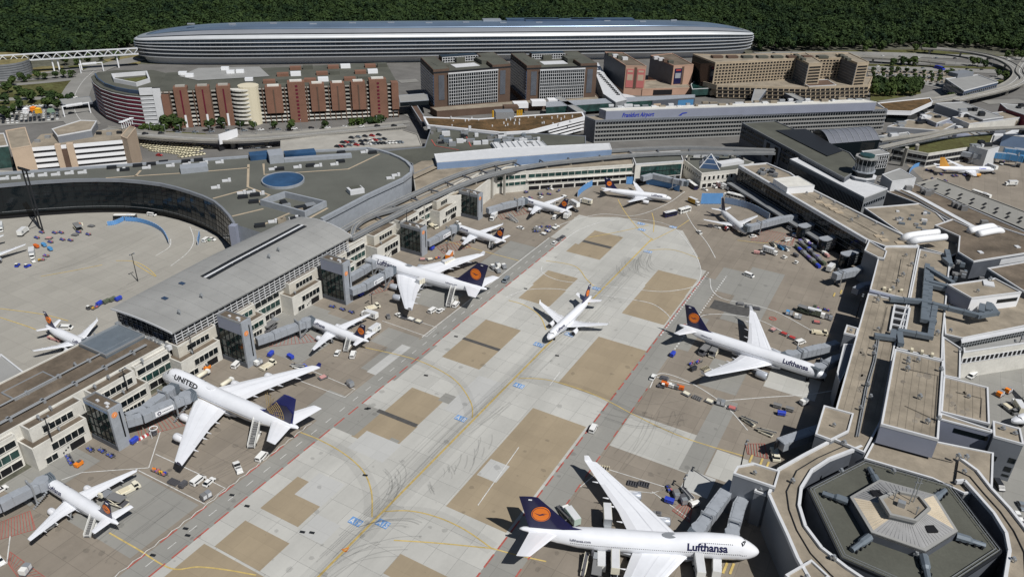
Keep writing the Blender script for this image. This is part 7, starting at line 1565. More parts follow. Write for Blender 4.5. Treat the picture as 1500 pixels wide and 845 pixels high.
V = [
 ('van', W_, (290.7,705.5),(299,699), 'white van below the wing of the globe-tailed jet, left one of two'),('car', W_, (306.7,707.5),(314,701), 'white car beside a white van below the wing of the globe-tailed jet'),('pickup', W_, (348.8,687),(343,674), 'long white pickup with tool box near the tall stairs of the globe-tailed jet'),
 ('van', W_, (384,670.5),(390,664), 'white van under the tail of the globe-tailed jet'),('passenger_stairs', 'box_white', (374,645),(380,632), 'white passenger stairs at the rear door of the globe-tailed jet', (1.4,1.3,1.25)),
 ('pushback_tractor', 'box_cream', (189,719),(201,713), 'cream pushback tractor beside the rear of the lower left narrow-body'),('high_loader', 'box_cream', (170,738),(155,733), 'cream loader with dark deck at the rear hold of the lower left narrow-body'),('passenger_stairs', 'box_white', (136,776),(142,767), 'white passenger stairs at the rear door of the lower left narrow-body'),
 ('belt_loader', 'box_white', (71,775),(80,770), 'white belt loader under the near wing of the lower left narrow-body'),('baggage_dolly', 'orange', (229,690.5),(235,693), 'baggage cart with orange bags, left one behind the wing tip'),('baggage_dolly', 'yellow', (238.7,694.7),(245,697), 'baggage cart with yellow bags, right one behind the wing tip'),
 ('storage_rack', 'cart_dark', (254.7,707),(262,710), 'dark storage rack on the stand below the globe-tailed jet'),('power_cart', 'cart_dark', (268.8,712),(264,716), 'small dark power cart beside the dark rack'),('container_dolly', 'cart_grey', (302.7,729.5),(310,725), 'grey cargo container alone inside the white stand corner'),
 ('baggage_dolly', 'cart_grey', (101,671),(104,676), 'grey baggage cart by the loading door of the near pier bay, upper one'),('baggage_dolly', 'cart_grey', (104.5,678),(108,683), 'grey baggage cart by the loading door of the near pier bay, lower one'),('baggage_dolly', 'cart_grey', (133,659),(140,664), 'grey baggage cart at the foot of the nearest glazed tower, first of the row'),
 ('baggage_dolly', 'cart_grey', (150,661),(157,665), 'grey baggage cart at the foot of the nearest glazed tower, middle of the row'),('baggage_dolly', 'cart_grey', (162.5,668),(168,671), 'grey baggage cart at the foot of the nearest glazed tower, last of the row'),('baggage_cart', 'cart_blue', (197,648),(201,645), 'bright blue covered cart at the base of the nearest glazed tower'),
 ('power_cart', 'cart_dark', (225,636),(230,640), 'dark power cart at the end of the red and white barrier'),('container_dolly', 'box_white', (39,838),(44,832), 'pale box on a dolly at the lower left picture edge'),('car', W_, (1,719),(8,715), 'white car cut by the left picture edge'),('car', W_, (0,823),(5,829), 'white car at the lower left edge by the red hatching'),
 ('power_cart', 'orange', (116,682),(120,679), 'small orange unit by the pier wall behind the lower left narrow-body'),('car', W_, (494.5,518.5),(498,512), 'white car beside the stairs of the narrow-body between the jumbos'),('van', W_, (517.5,521.5),(520,514), 'white van just below the stairs of the narrow-body between the jumbos'),
 ('truck', 'box_white', (547,489),(537,496), 'white box truck behind the tail of the narrow-body between the jumbos'),('truck', 'box_white', (542,465.5),(525,460), 'white box truck beyond the far wing of the narrow-body between the jumbos'),('passenger_stairs', 'box_white', (510,510),(515,501), 'white passenger stairs at the rear door of the narrow-body between the jumbos'),
 ('van', W_, (634,456.5),(641,452), 'white van beside the tall stairs of the hall-side jumbo, outer one'),('car', W_, (645,456.5),(652,452), 'white car beside the tall stairs of the hall-side jumbo, inner one'),('van', W_, (668,448),(673,442), 'white van under the rear of the hall-side jumbo'),('passenger_stairs', 'box_white', (660,444),(667,430), 'tall white passenger stairs at the rear of the hall-side jumbo', (1.35,1.2,1.2)),
 ('van', 'car_grey', (741,412),(735,418), 'dark grey-blue van on the service road behind the hall-side jumbo'),('catering_truck', 'box_cream', (618,424),(606,430), 'cream catering truck lifted to the near side of the hall-side jumbo'),('catering_truck', 'box_cream', (655,397),(643,402), 'cream catering truck lifted behind the far wing of the hall-side jumbo'),
 ('tow_tractor', 'box_white', (583,463),(578,460), 'white tow tractor pulling small carts under the near wing tip of the hall-side jumbo'),('cargo_dolly', 'cart_dark', (592,466),(586,464), 'empty cargo dolly, first behind the tractor under the jumbo wing tip'),('cargo_dolly', 'box_white', (602,468.5),(594,466), 'cargo dolly with white load, second behind the tractor under the jumbo wing tip'),('cargo_dolly', 'box_cream', (613,472),(604,469), 'cargo dolly with cream load, last behind the tractor under the jumbo wing tip'),
 ('pushback_tractor', 'box_cream', (546,452),(553,450), 'cream tractor beside a white truck near the second glazed tower'),('power_cart', 'cart_grey', (569,466),(571,471), 'grey power cart right of the white box trucks'),('baggage_cart', 'cart_blue', (529,433.5),(533,431), 'blue covered cart beside the third tower, next to red hatching'),('cargo_dolly', 'pink_cart', (473,554),(480,551), 'pink-loaded dolly beside the blue wing tip of the globe-tailed jet'),
 ('container_dolly', 'cart_grey', (513,565),(519,570), 'grey container dolly alone near the red line, above the globe-tailed jet'),('belt_loader', 'box_white', (437,540),(446,543), 'white belt loader with blue cart beyond the blue wing tip'),('baggage_cart', 'cart_blue', (447,541),(450,544), 'blue covered cart touching a white belt loader beyond the blue wing tip'),('baggage_cart', 'cart_blue', (397,521),(401,517), 'blue covered cart on the red hatching under the narrow-body between the jumbos, left one'),
 ('baggage_cart', 'cart_blue', (426,525),(431,528), 'blue covered cart on the red hatching under the narrow-body between the jumbos, right one'),('container_dolly', 'box_white', (379,534),(384,531), 'white and blue container at the foot of the second tower'),('pushback_tractor', 'box_cream', (393,537),(401,532), 'cream tractor next to the white container at the foot of the second tower'),('van', W_, (347,536),(352,531), 'white van in the shade of the second glazed tower'),
 ('tank_truck', 'box_cream', (333,564),(345,556), 'cream tank truck left of the nose of the globe-tailed jet, right one'),('tank_truck', 'box_cream', (298,552),(309,545), 'cream tank truck behind the nose of the globe-tailed jet, left one'),('power_cart', 'orange', (304,541),(308,538), 'orange cart by the pier wall behind the cream tank trucks'),
 ('baggage_dolly', 'cart_grey', (487,450),(495,452), 'baggage cart at the foot of the third tower, first of three'),('baggage_dolly', 'cart_grey', (502,454),(510,458), 'baggage cart at the foot of the third tower, middle of three'),('baggage_dolly', 'cart_grey', (515,458),(521,461), 'baggage cart at the foot of the third tower, last of three'),('high_loader', 'cart_grey', (398,482),(404,478), 'grey loader by the pier wall left of the narrow-body between the jumbos'),
 ('container_dolly', 'box_white', (722,394),(727,399), 'white cargo container behind the tail of the hall-side jumbo, left of four'),('container_dolly', 'box_white', (729,399),(734,404), 'white cargo container behind the tail of the hall-side jumbo, nearest of four'),('container_dolly', 'steel', (729,391),(734,396), 'grey cargo container behind the tail of the hall-side jumbo, farthest of four'),('container_dolly', 'box_white', (738,393),(742,398), 'white cargo container behind the tail of the hall-side jumbo, right of four'),
 ('truck', 'orange', (659,378),(664,371), 'orange and white truck between the hall-side jumbo and the next narrow-body'),('cargo_dolly', 'pink_cart', (619,381),(625,381), 'dolly with pink load beyond the jumbo wing, left of three'),('cargo_dolly', 'box_cream', (630,381),(637,380), 'dolly with cream load beyond the jumbo wing, middle of three'),('baggage_dolly', 'orange', (641,379),(647,377), 'cart with orange load beyond the jumbo wing, right of three'),
 ('truck', 'box_white', (723,321),(717,328), 'white box truck at the foot of the fifth glazed tower'),('passenger_stairs', 'box_white', (752,324),(745,321), 'low white stairs standing free between two narrow-bodies on the left', (1,1,.6)),('car', W_, (762,335),(756,333), 'white car standing free between two narrow-bodies on the left'),('car', W_, (671,328),(676,331), 'white car by the pier wall beside the fourth tower'),('pushback_tractor', 'box_cream', (635,333),(642,337), 'cream tractor under the pier between the third and fourth towers'),
 ('baggage_cart', 'cart_blue', (633,366),(637,363), 'blue covered cart beside the fourth glazed tower'),('van', W_, (813,320),(819,314), 'white van under the tail of the farthest narrow-body on the left'),('truck', 'box_white', (831,319),(839,311), 'white box truck under the tail of the farthest narrow-body, nearer one'),('catering_truck', 'box_white', (840,308),(830,302), 'white lifted truck behind the tail of the farthest narrow-body'),('passenger_stairs', 'box_white', (809,312),(812,304), 'white passenger stairs at the farthest narrow-body on the left'),('passenger_stairs', 'box_white', (720,361),(724,352), 'white passenger stairs at the narrow-body beside the fourth tower'),
 ('car', W_, (812,357),(818,352), 'white car towing empty carts on the left service road'),('cargo_dolly', 'cart_dark', (818,352),(812,357), 'first empty dolly behind the white car on the service road'),('cargo_dolly', 'cart_dark', (824,348),(818,352), 'last empty dolly behind the white car on the service road'),('truck', 'box_cream', (858,299),(850,297), 'cream truck near the blue wall in front of the connecting building'),
 ('articulated_bus', 'navy', (981,316.5),(990,314.5), 'dark navy front half of the articulated apron bus crossing near the side-on jet'),('articulated_bus', 'box_white', (1002,311),(992,314), 'white rear half of the articulated apron bus crossing near the side-on jet'),('bus', 'navy', (1013,274),(1021,280), 'dark navy bus with white roof beside the pyramid wing'),('truck', 'yellow', (1016,299),(1023,302), 'yellow truck left of the blue screen'),('car', W_, (1024,341.5),(1020,338), 'white car on the right service road near the silver jet'),
 ('van', W_, (1097,405),(1105,408), 'white van alone on the right-hand stands'),('car', W_, (1103,347.5),(1109,347), 'white car in front of the nose of the silver jet'),('power_cart', 'cart_dark', (1040,333),(1046,334), 'dark ground power cart under the wing of the silver jet'),('car', W_, (1050,334),(1057,336), 'white car under the wing of the silver jet'),
 ('car', W_, (956.5,554),(960,548), 'white car at the white stand corner under the tail of the twin-engined jet'),('cargo_dolly', 'cart_dark', (973,555),(980,557), 'dark empty dolly behind the white corner line'),('tow_tractor', 'cart_dark', (968,567),(962,566), 'dark tow tractor at the head of the orange and white carts'),('baggage_cart', 'orange_deep', (974,565),(968,563), 'first orange cart of the train on the right stand'),('baggage_cart', 'box_white', (982,567),(976,565), 'white cart in the orange cart train'),('baggage_cart', 'cart_grey', (989,569),(983,567), 'grey cart in the orange cart train'),('baggage_cart', 'orange_deep', (996,570.5),(990,569), 'last orange cart of the train on the right stand'),
 ('cargo_dolly', 'box_cream', (1005,578),(1011,581), 'dolly with white load in the row of dollies, first after the orange carts'),('storage_rack', 'cart_grey', (1021,584),(1028,587), 'empty grey dolly frame in the row after the orange carts'),('cargo_dolly', 'box_cream', (1039,589),(1046,592), 'dolly with white slats in the row, before the grey container'),('container_dolly', 'cart_grey', (1055,593),(1062,595), 'grey container in the row of dollies on the right stand'),('cargo_dolly', 'cart_red', (1072,599),(1079,601), 'dolly with red and white load at the end of the row'),
 ('high_loader', 'box_cream', (1046,518),(1053,508), 'cream cargo loader at the rear hold of the twin-engined jet'),('baggage_dolly', 'cart_blue', (1023,531),(1030,528), 'cart heaped with blue bags beside the cargo loader'),('baggage_dolly', 'cart_blue', (1013,534),(1020,531), 'cart heaped with blue bags behind another by the cargo loader'),('baggage_cart', 'cart_blue', (985,521.5),(988,518), 'small blue cart alone under the tail of the twin-engined jet'),('baggage_cart', 'car_dark', (1015,542.5),(1021,540), 'dark blue cart alone beside the wing of the twin-engined jet'),('storage_rack', 'cream', (1033,541),(1040,538), 'cream platform frame under the wing tip of the twin-engined jet'),('high_loader', 'cart_grey', (1033,516),(1042,507), 'grey conveyor loader at the rear of the twin-engined jet'),
 ('van', W_, (869,629.5),(873,622), 'white van driving on the right service road'),('belt_loader', 'box_cream', (1096,620),(1105,626), 'cream belt loader parked free below the twin-engined jet'),('belt_loader', 'box_cream', (1121,636),(1130,640), 'cream belt loader beside the lone passenger bridge on the right'),('baggage_cart', 'cart_grey', (1138,597),(1145,599), 'grey covered cart near the pier shadow, left of the pair'),('baggage_cart', 'cart_grey', (1156,602),(1163,604), 'grey covered cart near the pier shadow, right of the pair'),('baggage_cart', 'cart_blue', (1144,608),(1151,609), 'blue cart below a pair of grey carts near the pier shadow'),('container_dolly', 'box_white', (1177,592),(1182,590), 'white box at the edge of the pier shadow'),
 ('tow_tractor', 'box_white', (1136,672),(1136,678), 'white tractor with blue tail below the red hatching on the right'),('pushback_tractor', 'box_cream', (1135,668),(1137,676), 'cream pushback tractor beside the rectangular pod'),('truck', 'truck_green', (836,760),(830,752), 'pale green truck behind the tail of the foreground jumbo'),('belt_loader', 'cart_grey', (825,755),(832,765), 'grey belt loader next to the pale green truck'),('catering_truck', 'box_cream', (888,773),(889,791), 'cream catering truck lifted behind the far wing of the foreground jumbo'),('catering_truck', 'box_cream', (899,836),(899,815), 'cream lifted truck at the near rear door of the foreground jumbo'),('truck', 'box_white', (880,825),(880,812), 'white truck with a square roof under the rear of the foreground jumbo'),
 ('belt_loader', 'box_cream', (856,832),(860,815), 'cream belt loader at the rear hold of the foreground jumbo'),('high_loader', 'cart_dark', (874,838),(876,822), 'dark loader between two trucks by the foreground jumbo'),('catering_truck', 'box_white', (1021,842),(1018,820), 'white lifted truck by the lettering of the foreground jumbo'),('truck', 'box_white', (1048,834),(1048,818), 'white truck under the nose of the foreground jumbo'),
 ('baggage_dolly', 'cart_dark', (980,717),(983,724), 'dark cart at the corner of the white lines beside the right bridge'),('container_dolly', 'cart_grey', (990,728),(994,738), 'grey container beside the belt loader by the double bridge'),('belt_loader', 'box_white', (1006,727),(1013,738), 'white belt loader among the carts by the double bridge'),('baggage_cart', 'box_white', (1017,741),(1024,739), 'white covered cart by the double bridge'),('container_dolly', 'cart_dark', (1000,735),(1006,746), 'dark container next to the belt loader by the double bridge'),('baggage_cart', 'cart_blue', (980,736),(986,738), 'bright blue cart by the hatching near the far wing'),('storage_rack', 'cart_dark', (927,709.5),(933,711), 'dark rack on the right stand, left of a pair'),('storage_rack', 'cart_dark', (943,710.5),(949,712), 'dark rack on the right stand, right of a pair'),('storage_rack', 'cream', (885,687),(891,688), 'pale rack just past the far wing tip of the foreground jumbo'),('power_cart', 'cart_grey', (962,756),(968,757), 'grey power cart near the far inner engine of the foreground jumbo'),
 ('container_dolly', 'cart_cyan', (1155.5,461.5),(1162,463), 'bright blue container beside the black asphalt patch row'),('container_dolly', 'box_white', (1168,466.5),(1175,468), 'white container with dark side next to the bright blue one'),('high_loader', 'olive', (1179,459),(1188,462), 'dark green loader among the carts above the twin-engined jet'),('truck', 'olive', (1194,463),(1206,466), 'dark green truck above the twin-engined jet'),('cargo_dolly', 'cart_red', (1196,473),(1202,474), 'red-loaded dolly above the twin-engined jet'),('pushback_tractor', 'cream', (1200,489),(1207,490), 'cream tractor at the edge of the pier shadow above the bridge'),('van', W_, (1172,503),(1178,501), 'white van beside the upper bridge of the twin-engined jet'),('baggage_dolly', 'cart_dark', (1195,452),(1202,454), 'dark cart, left of a pair near the corner block'),('baggage_dolly', 'cart_dark', (1210,455),(1217,457), 'dark cart, right of a pair near the corner block'),('container_dolly', 'cart_dark', (1213,468),(1219,470), 'dark container at the pier shadow above the twin-engined jet'),
 ('cargo_dolly', 'cart_grey', (1084,446),(1091,447), 'grey dolly above the black asphalt patch, left of three'),('cargo_dolly', 'cart_grey', (1097,450),(1104,451), 'grey dolly above the black asphalt patch, middle of three'),('cargo_dolly', 'cart_dark', (1108,453),(1115,454), 'dark dolly above the black asphalt patch, right of three'),('cargo_dolly', 'pink_cart', (1132,484),(1137,481), 'pink cart below the round red mark'),('cargo_dolly', 'red', (1148,490),(1158,494), 'red and white barrier block on the right stand, upper'),('cargo_dolly', 'red', (1160,496),(1168,499), 'red and white barrier block on the right stand, lower'),
 ('baggage_cart', 'pink_cart', (1108,372),(1115,373), 'pink covered cart left of the crowd of carts'),('tow_tractor', 'cart_dark', (1117,373),(1123,374), 'dark tractor behind the pink cart'),('truck', 'box_white', (1127,371.5),(1135,374), 'white truck right of the pink cart'),('belt_loader', 'box_cream', (1133,360),(1138,365), 'cream belt loader in the crowd of carts, left'),('belt_loader', 'cart_cyan', (1143,364),(1150,369), 'blue belt loader in the crowd of carts'),('belt_loader', 'box_white', (1151,366),(1158,372), 'white belt loader in the crowd of carts'),('tow_tractor', 'box_white', (1149,378.5),(1153,377), 'white tractor below the crowd of carts, left one'),('tow_tractor', 'box_white', (1166,386),(1170,383), 'white tractor below the crowd of carts, right one'),('container_dolly', 'cart_cyan', (1164,347.5),(1169,349), 'bright blue container by the glazed pods'),('belt_loader', 'box_white', (1154,353),(1148,355), 'white belt loader by the hatched area near the pods'),('van', W_, (1158,337),(1163,340), 'white van under the bridge of the silver jet'),('baggage_cart', 'cart_dark', (1165,376),(1171,379), 'dark covered cart below the crowd of belt loaders'),('truck', 'box_white', (1216,396),(1222,390), 'white truck under the lone grey bridge'),('baggage_cart', 'pink_cart', (1211,376.5),(1216,380), 'pink cart at the end of the outer cart row'),
 ('van', W_, (1423,552),(1418,556), 'white van parked below the white link building'),('high_loader', 'cart_dark', (1428,533),(1435,540), 'black loader beside the white link building'),('container_dolly', 'orange', (1464,580),(1469,577), 'orange container at the right edge, left one'),('container_dolly', 'orange', (1476,575),(1481,572), 'orange container at the right edge, right one'),('truck', 'box_cream', (1490,600),(1482,588), 'cream truck with box at the right picture edge'),('pushback_tractor', 'cart_grey', (1478,601),(1486,607), 'grey tractor beside the cream truck at the right edge'),('car', W_, (1490,757),(1495,765), 'white car in the bays right of the ring'),('car', 'car_grey', (1496,743),(1500,750), 'grey car in the bays right of the ring'),('van', 'car_dark', (1462,713),(1468,722), 'dark van beside the grey corner block'),
 ('truck', 'box_white', (1480,272),(1468,272), 'white lorry on the far right apron'),('bus', 'box_white', (1436,288),(1424,284), 'long white bus beside the grey deck, upper one'),('bus', 'box_white', (1452,302),(1440,297), 'long white bus beside the grey deck, lower one'),('bus', 'navy', (1418,238),(1406,235), 'dark bus behind the yellow-tailed jet'),('catering_truck', 'box_white', (1449,253),(1441,250), 'white truck at the nose of the yellow-tailed jet'),
 ('bus', 'car_dark', (184,322),(176,322), 'dark bus with white roof beside the curved glass front'),('van', W_, (223,316),(230,317), 'white van below the curved glass front'),('baggage_cart', 'orange_deep', (54,363),(59,365), 'orange cart on the west apron'),('baggage_cart', 'cart_cyan', (65,361),(70,364), 'bright blue cart on the west apron, farther one'),('baggage_cart', 'cart_cyan', (74,367),(79,370), 'bright blue cart on the west apron, nearer one'),('truck', 'box_white', (48,375),(48,382), 'white truck below the orange cart on the west apron'),('tow_tractor', 'box_white', (49,384),(53,388), 'white tractor below a white truck on the west apron'),('baggage_dolly', 'cart_blue', (68,376),(73,377), 'dark blue cart on the west apron'),('baggage_dolly', 'yellow', (61,382),(67,381), 'yellow cart on the west apron'),('tow_tractor', 'cart_blue', (26,390),(30,386), 'blue tractor on the west apron near the left edge'),('tow_tractor', 'cart_blue', (41,391),(46,389), 'blue tractor on the west apron, right one'),('truck', 'box_white', (35,343),(41,338), 'white truck left of the floodlight mast'),('cargo_dolly', 'pink_cart', (72,350),(78,350), 'pink-loaded dolly right of the floodlight mast'),('truck', 'box_white', (2,337),(2,345), 'white truck at the left edge of the west apron'),('high_loader', 'box_cream', (115,337),(121,343), 'cream loader on the west apron under the glass curve'),('baggage_dolly', 'orange', (118,330),(124,332), 'orange-loaded cart on the west apron under the glass curve'),('cargo_dolly', 'cart_grey', (134,332),(140,333), 'grey rack on the west apron under the glass curve'),('cargo_dolly', 'cart_grey', (110,345),(117,346), 'grey dolly below the cream loader on the west apron'),
 ('tow_tractor', 'cart_dark', (132,452),(138,449), 'dark tractor at the head of a cart train beside the curved-roof hall'),('baggage_dolly', 'yellow', (139,452),(145,449), 'yellow cart in the train beside the curved-roof hall'),('baggage_cart', 'cart_blue', (146,447),(152,443), 'blue cart in the train beside the curved-roof hall'),('baggage_cart', 'olive', (156,444),(162,441), 'olive cart in the train beside the curved-roof hall, first'),('baggage_cart', 'olive', (165,441),(171,438), 'olive cart in the train beside the curved-roof hall, second'),('baggage_cart', 'cart_blue', (174,440),(180,437), 'blue cart at the end of the train beside the curved-roof hall'),('van', W_, (98,482),(105,482), 'cream service van beyond the small jet on the left apron'),('pushback_tractor', 'pink_cart', (82,497),(88,499), 'red and white tractor under the rear of the small jet on the left'),('power_cart', 'box_white', (112,517),(117,517), 'white box on the pier edge below the small jet, left of three'),('power_cart', 'box_white', (119,518.5),(124,518), 'white box on the pier edge below the small jet, middle of three'),('power_cart', 'box_white', (126,516),(131,516), 'white box on the pier edge below the small jet, right of three'),
 ('van', W_, (302,353),(306,350), 'white van behind the curved facade, left of the end'),('car', 'green', (303,352.5),(308,353), 'green car near the end of the curved facade'),('car', W_, (311,352),(315,353), 'white car at the end of the curved facade'),
]
for v in V:
    sc_ = v[5] if len(v) > 5 and not isinstance(v[5], str) else None
    put(v[0], v[1], v[2], v[3], v[4], None, 0, sc_)
# crowd of carts along the glazed pods: three rows
rnd = random.Random(11)
cols = ['cart_purple', 'cart_grey', 'olive', 'cart_blue', 'cart_dark', 'steel']
for rw, (a, b, n) in enumerate([((1172,357),(1206,388),9),((1167,364),(1198,392),8),((1176,352),(1186,360),3),((1190,362),(1209,374),5)]):
    for k in range(n):
        u = k/(n-1); x, y = a[0]+(b[0]-a[0])*u, a[1]+(b[1]-a[1])*u; c = 'box_white' if rw == 3 else cols[(k+rw*2) % 6]
        lab = {'cart_purple': 'purple', 'cart_grey': 'grey', 'olive': 'olive', 'cart_blue': 'blue', 'cart_dark': 'dark', 'steel': 'steel', 'box_white': 'white'}[c]
        put('baggage_cart' if (k+rw) % 3 or rw == 3 else 'container_dolly', c, (x, y),(x+7, y+6), f'{lab} cart in the crowded cart rows along the glazed pods', 'carts crowded along the glazed pods')
# service carts in front of the connecting building
for k in range(16):
    x = 765+rnd.uniform(0,62); y = 286-(x-765)*.06+rnd.uniform(-9,9); kd, c = rnd.choice([('baggage_dolly', 'cart_grey'),('baggage_cart', 'cart_grey'),('container_dolly', 'cart_grey'),('baggage_dolly', 'cart_dark'),('tow_tractor', 'box_white'),('cargo_dolly', 'box_white')])
    put(kd, c, (x, y),(x+rnd.uniform(3,8), y+rnd.uniform(-4,4)), 'small grey apron cart standing before the connecting building', 'apron carts before the connecting building')
for k in range(12):
    x = 780+rnd.uniform(0,36); y = 338+rnd.uniform(-5,6); kd, c = rnd.choice([('baggage_dolly', 'cart_grey'),('baggage_cart', 'cart_grey'),('baggage_dolly', 'cart_dark'),('cargo_dolly', 'box_white'),('tow_tractor', 'box_white')])
    put(kd, c, (x, y),(x+6, y+rnd.uniform(-2,3)), 'small cart in the loose group beside the left service road', 'loose group of carts by the service road')
for k in range(16):
    x = 1430+rnd.uniform(0,66); y = 243-(x-1430)*.02+rnd.uniform(-9,7); kd, c = rnd.choice([('baggage_dolly', 'cart_grey'),('baggage_cart', 'cart_grey'),('container_dolly', 'cart_grey'),('baggage_dolly', 'cart_dark'),('cargo_dolly', 'box_white')])
    put(kd, c, (x, y-5),(x+6, y-5+rnd.uniform(-2,3)), 'small cart on the far right apron beyond the yellow-tailed jet', 'carts on the far right apron')
for k in range(11): x = 1357+rnd.uniform(0,84); y = 258+rnd.uniform(-9,9); put('baggage_dolly', 'cart_dark', (x, y),(x+6, y+3), 'small dark cart around the yellow-tailed jet', 'carts around the yellow-tailed jet')
for k in range(9): x = 40+rnd.uniform(0,100); y = 345+rnd.uniform(-8,12); put('baggage_dolly', 'cart_dark', (x, y),(x+6, y+2), 'small dark cart on the west apron', 'dark carts on the west apron')
for k in range(10): put('car', W_, (1064+k*7.2,277+k*4.2+(k > 5)*k*.4),(1070+k*7.2,274+k*4.), 'white car in the row behind the blue screen wall', 'white cars parked behind the blue screen wall')
for i, (k, c, a, b, l) in enumerate([('bus', 'box_white', (1078,291),(1086,293), 'white bus parked in the shade behind the blue screen, left one'),('bus', 'orange', (1101,292),(1109,294), 'orange and white bus parked in the shade behind the blue screen'),('van', W_, (1066,288),(1072,289), 'white van parked left of the buses behind the blue screen'),('truck', 'box_white', (1060,277),(1067,279), 'white truck by the low canopy behind the blue screen'),('truck', 'pink_cart', (1053,275),(1058,277), 'reddish truck by the low canopy behind the blue screen'),('van', W_, (1045,275),(1050,277), 'white van by the low canopy behind the blue screen'),('car', W_, (1032,279),(1038,281), 'white car beside the pyramid wing')]): put(k, c, a, b, l)
# parked cars on the town side
def parkrow(a, b, n, cols_, label, group, z=0., head=(0,-8), jit=.8):
    for k in range(n):
        u = (k+.5)/n; x, y = a[0]+(b[0]-a[0])*u+rnd.uniform(-jit, jit)*.5, a[1]+(b[1]-a[1])*u+rnd.uniform(-jit, jit)*.3; c = rnd.choice(cols_); put('car', c, (x, y),(x+head[0], y+head[1]), label[c] if isinstance(label, dict) else label, group, z)
for k, (a, b, n) in enumerate([((203,211),(296,219),21),((206,214),(290,222),19),((212,217),(283,225),17),((220,221),(278,228),14),((204,208),(310,217),22),((262,231),(300,226),7)]): parkrow(a, b, n, ['car_cream'], 'cream taxi in the crowded taxi yard behind the great hall', 'cream taxis in the waiting yard', 0,(8,2))
put('car', 'car_red', (233.5,228.5),(240,229), 'orange-red car among the cream taxis behind the great hall')
LB = {'car_dark': 'black car on the pale parking deck behind the great hall', 'car_white': 'white car on the pale parking deck behind the great hall', 'car_red': 'red car on the pale parking deck behind the great hall', 'car_grey': 'grey car on the pale parking deck behind the great hall'}
for a, b, n in [((545,211.5),(590,209.5),9),((508,214),(545,212),4),((492,216),(505,215.5),3),((500,210),(520,209),4),((526,208.5),(566,204.5),6),((510,203.5),(560,198),5)]: parkrow(a, b, n, ['car_dark', 'car_dark', 'car_dark', 'car_white', 'car_grey', 'car_red'], LB, 'cars on the pale parking deck', 8.02,(6,1))
LB = {c: f'{n_} car on the town-side roads' for c, n_ in (('car_dark', 'dark'),('car_white', 'white'),('car_grey', 'grey'),('car_red', 'red'))}
for a, b, n in [((352,219),(395,216),9),((110,140),(104,170),5),((1280,105),(1380,109),8),((1275,98),(1470,104),9),((1120,79),(1490,88),14),((1280,112),(1370,115),8),((1300,121),(1390,126),8),((10,160),(90,154),9),((1440,172),(1498,176),8)]: parkrow(a, b, n, ['car_dark', 'car_white', 'car_grey', 'car_white'], LB, 'cars on the town-side roads', .06,(8,-1),2.5)
parkrow((200,197),(590,184.5),16,['car_dark', 'car_white', 'car_grey'], {c: n_+' car on the raised road before the brick car park' for c, n_ in (('car_dark', 'dark'),('car_white', 'white'),('car_grey', 'grey'))}, 'cars on the raised road', 6.55,(8,-.6),1.5)
LB = {c: n_+' car parked in the left car yard' for c, n_ in (('car_dark', 'dark'),('car_white', 'white'),('car_grey', 'grey'),('car_red', 'red'))}
for y in (168,172.5,177,181): parkrow((2, y),(88, y-6),13,['car_dark', 'car_white', 'car_grey', 'car_white', 'car_dark'], LB, 'cars in the left car yard', .06,(3,-6),2)
LB = {c: n_+' car parked in the planted car park at the right' for c, n_ in (('car_dark', 'dark'),('car_white', 'white'),('car_grey', 'grey'),('car_red', 'red'))}
for y in (105.5,109.5,114,118): parkrow((1280, y),(1384, y+3),15,['car_dark', 'car_white', 'car_grey', 'car_white', 'car_dark'], LB, 'cars in the planted car park', .06,(2,-6),2)
put('van', 'blue', (1376,102),(1384,104), 'bright blue van by the motorway at the right', scale=(2.2,2,1.8))
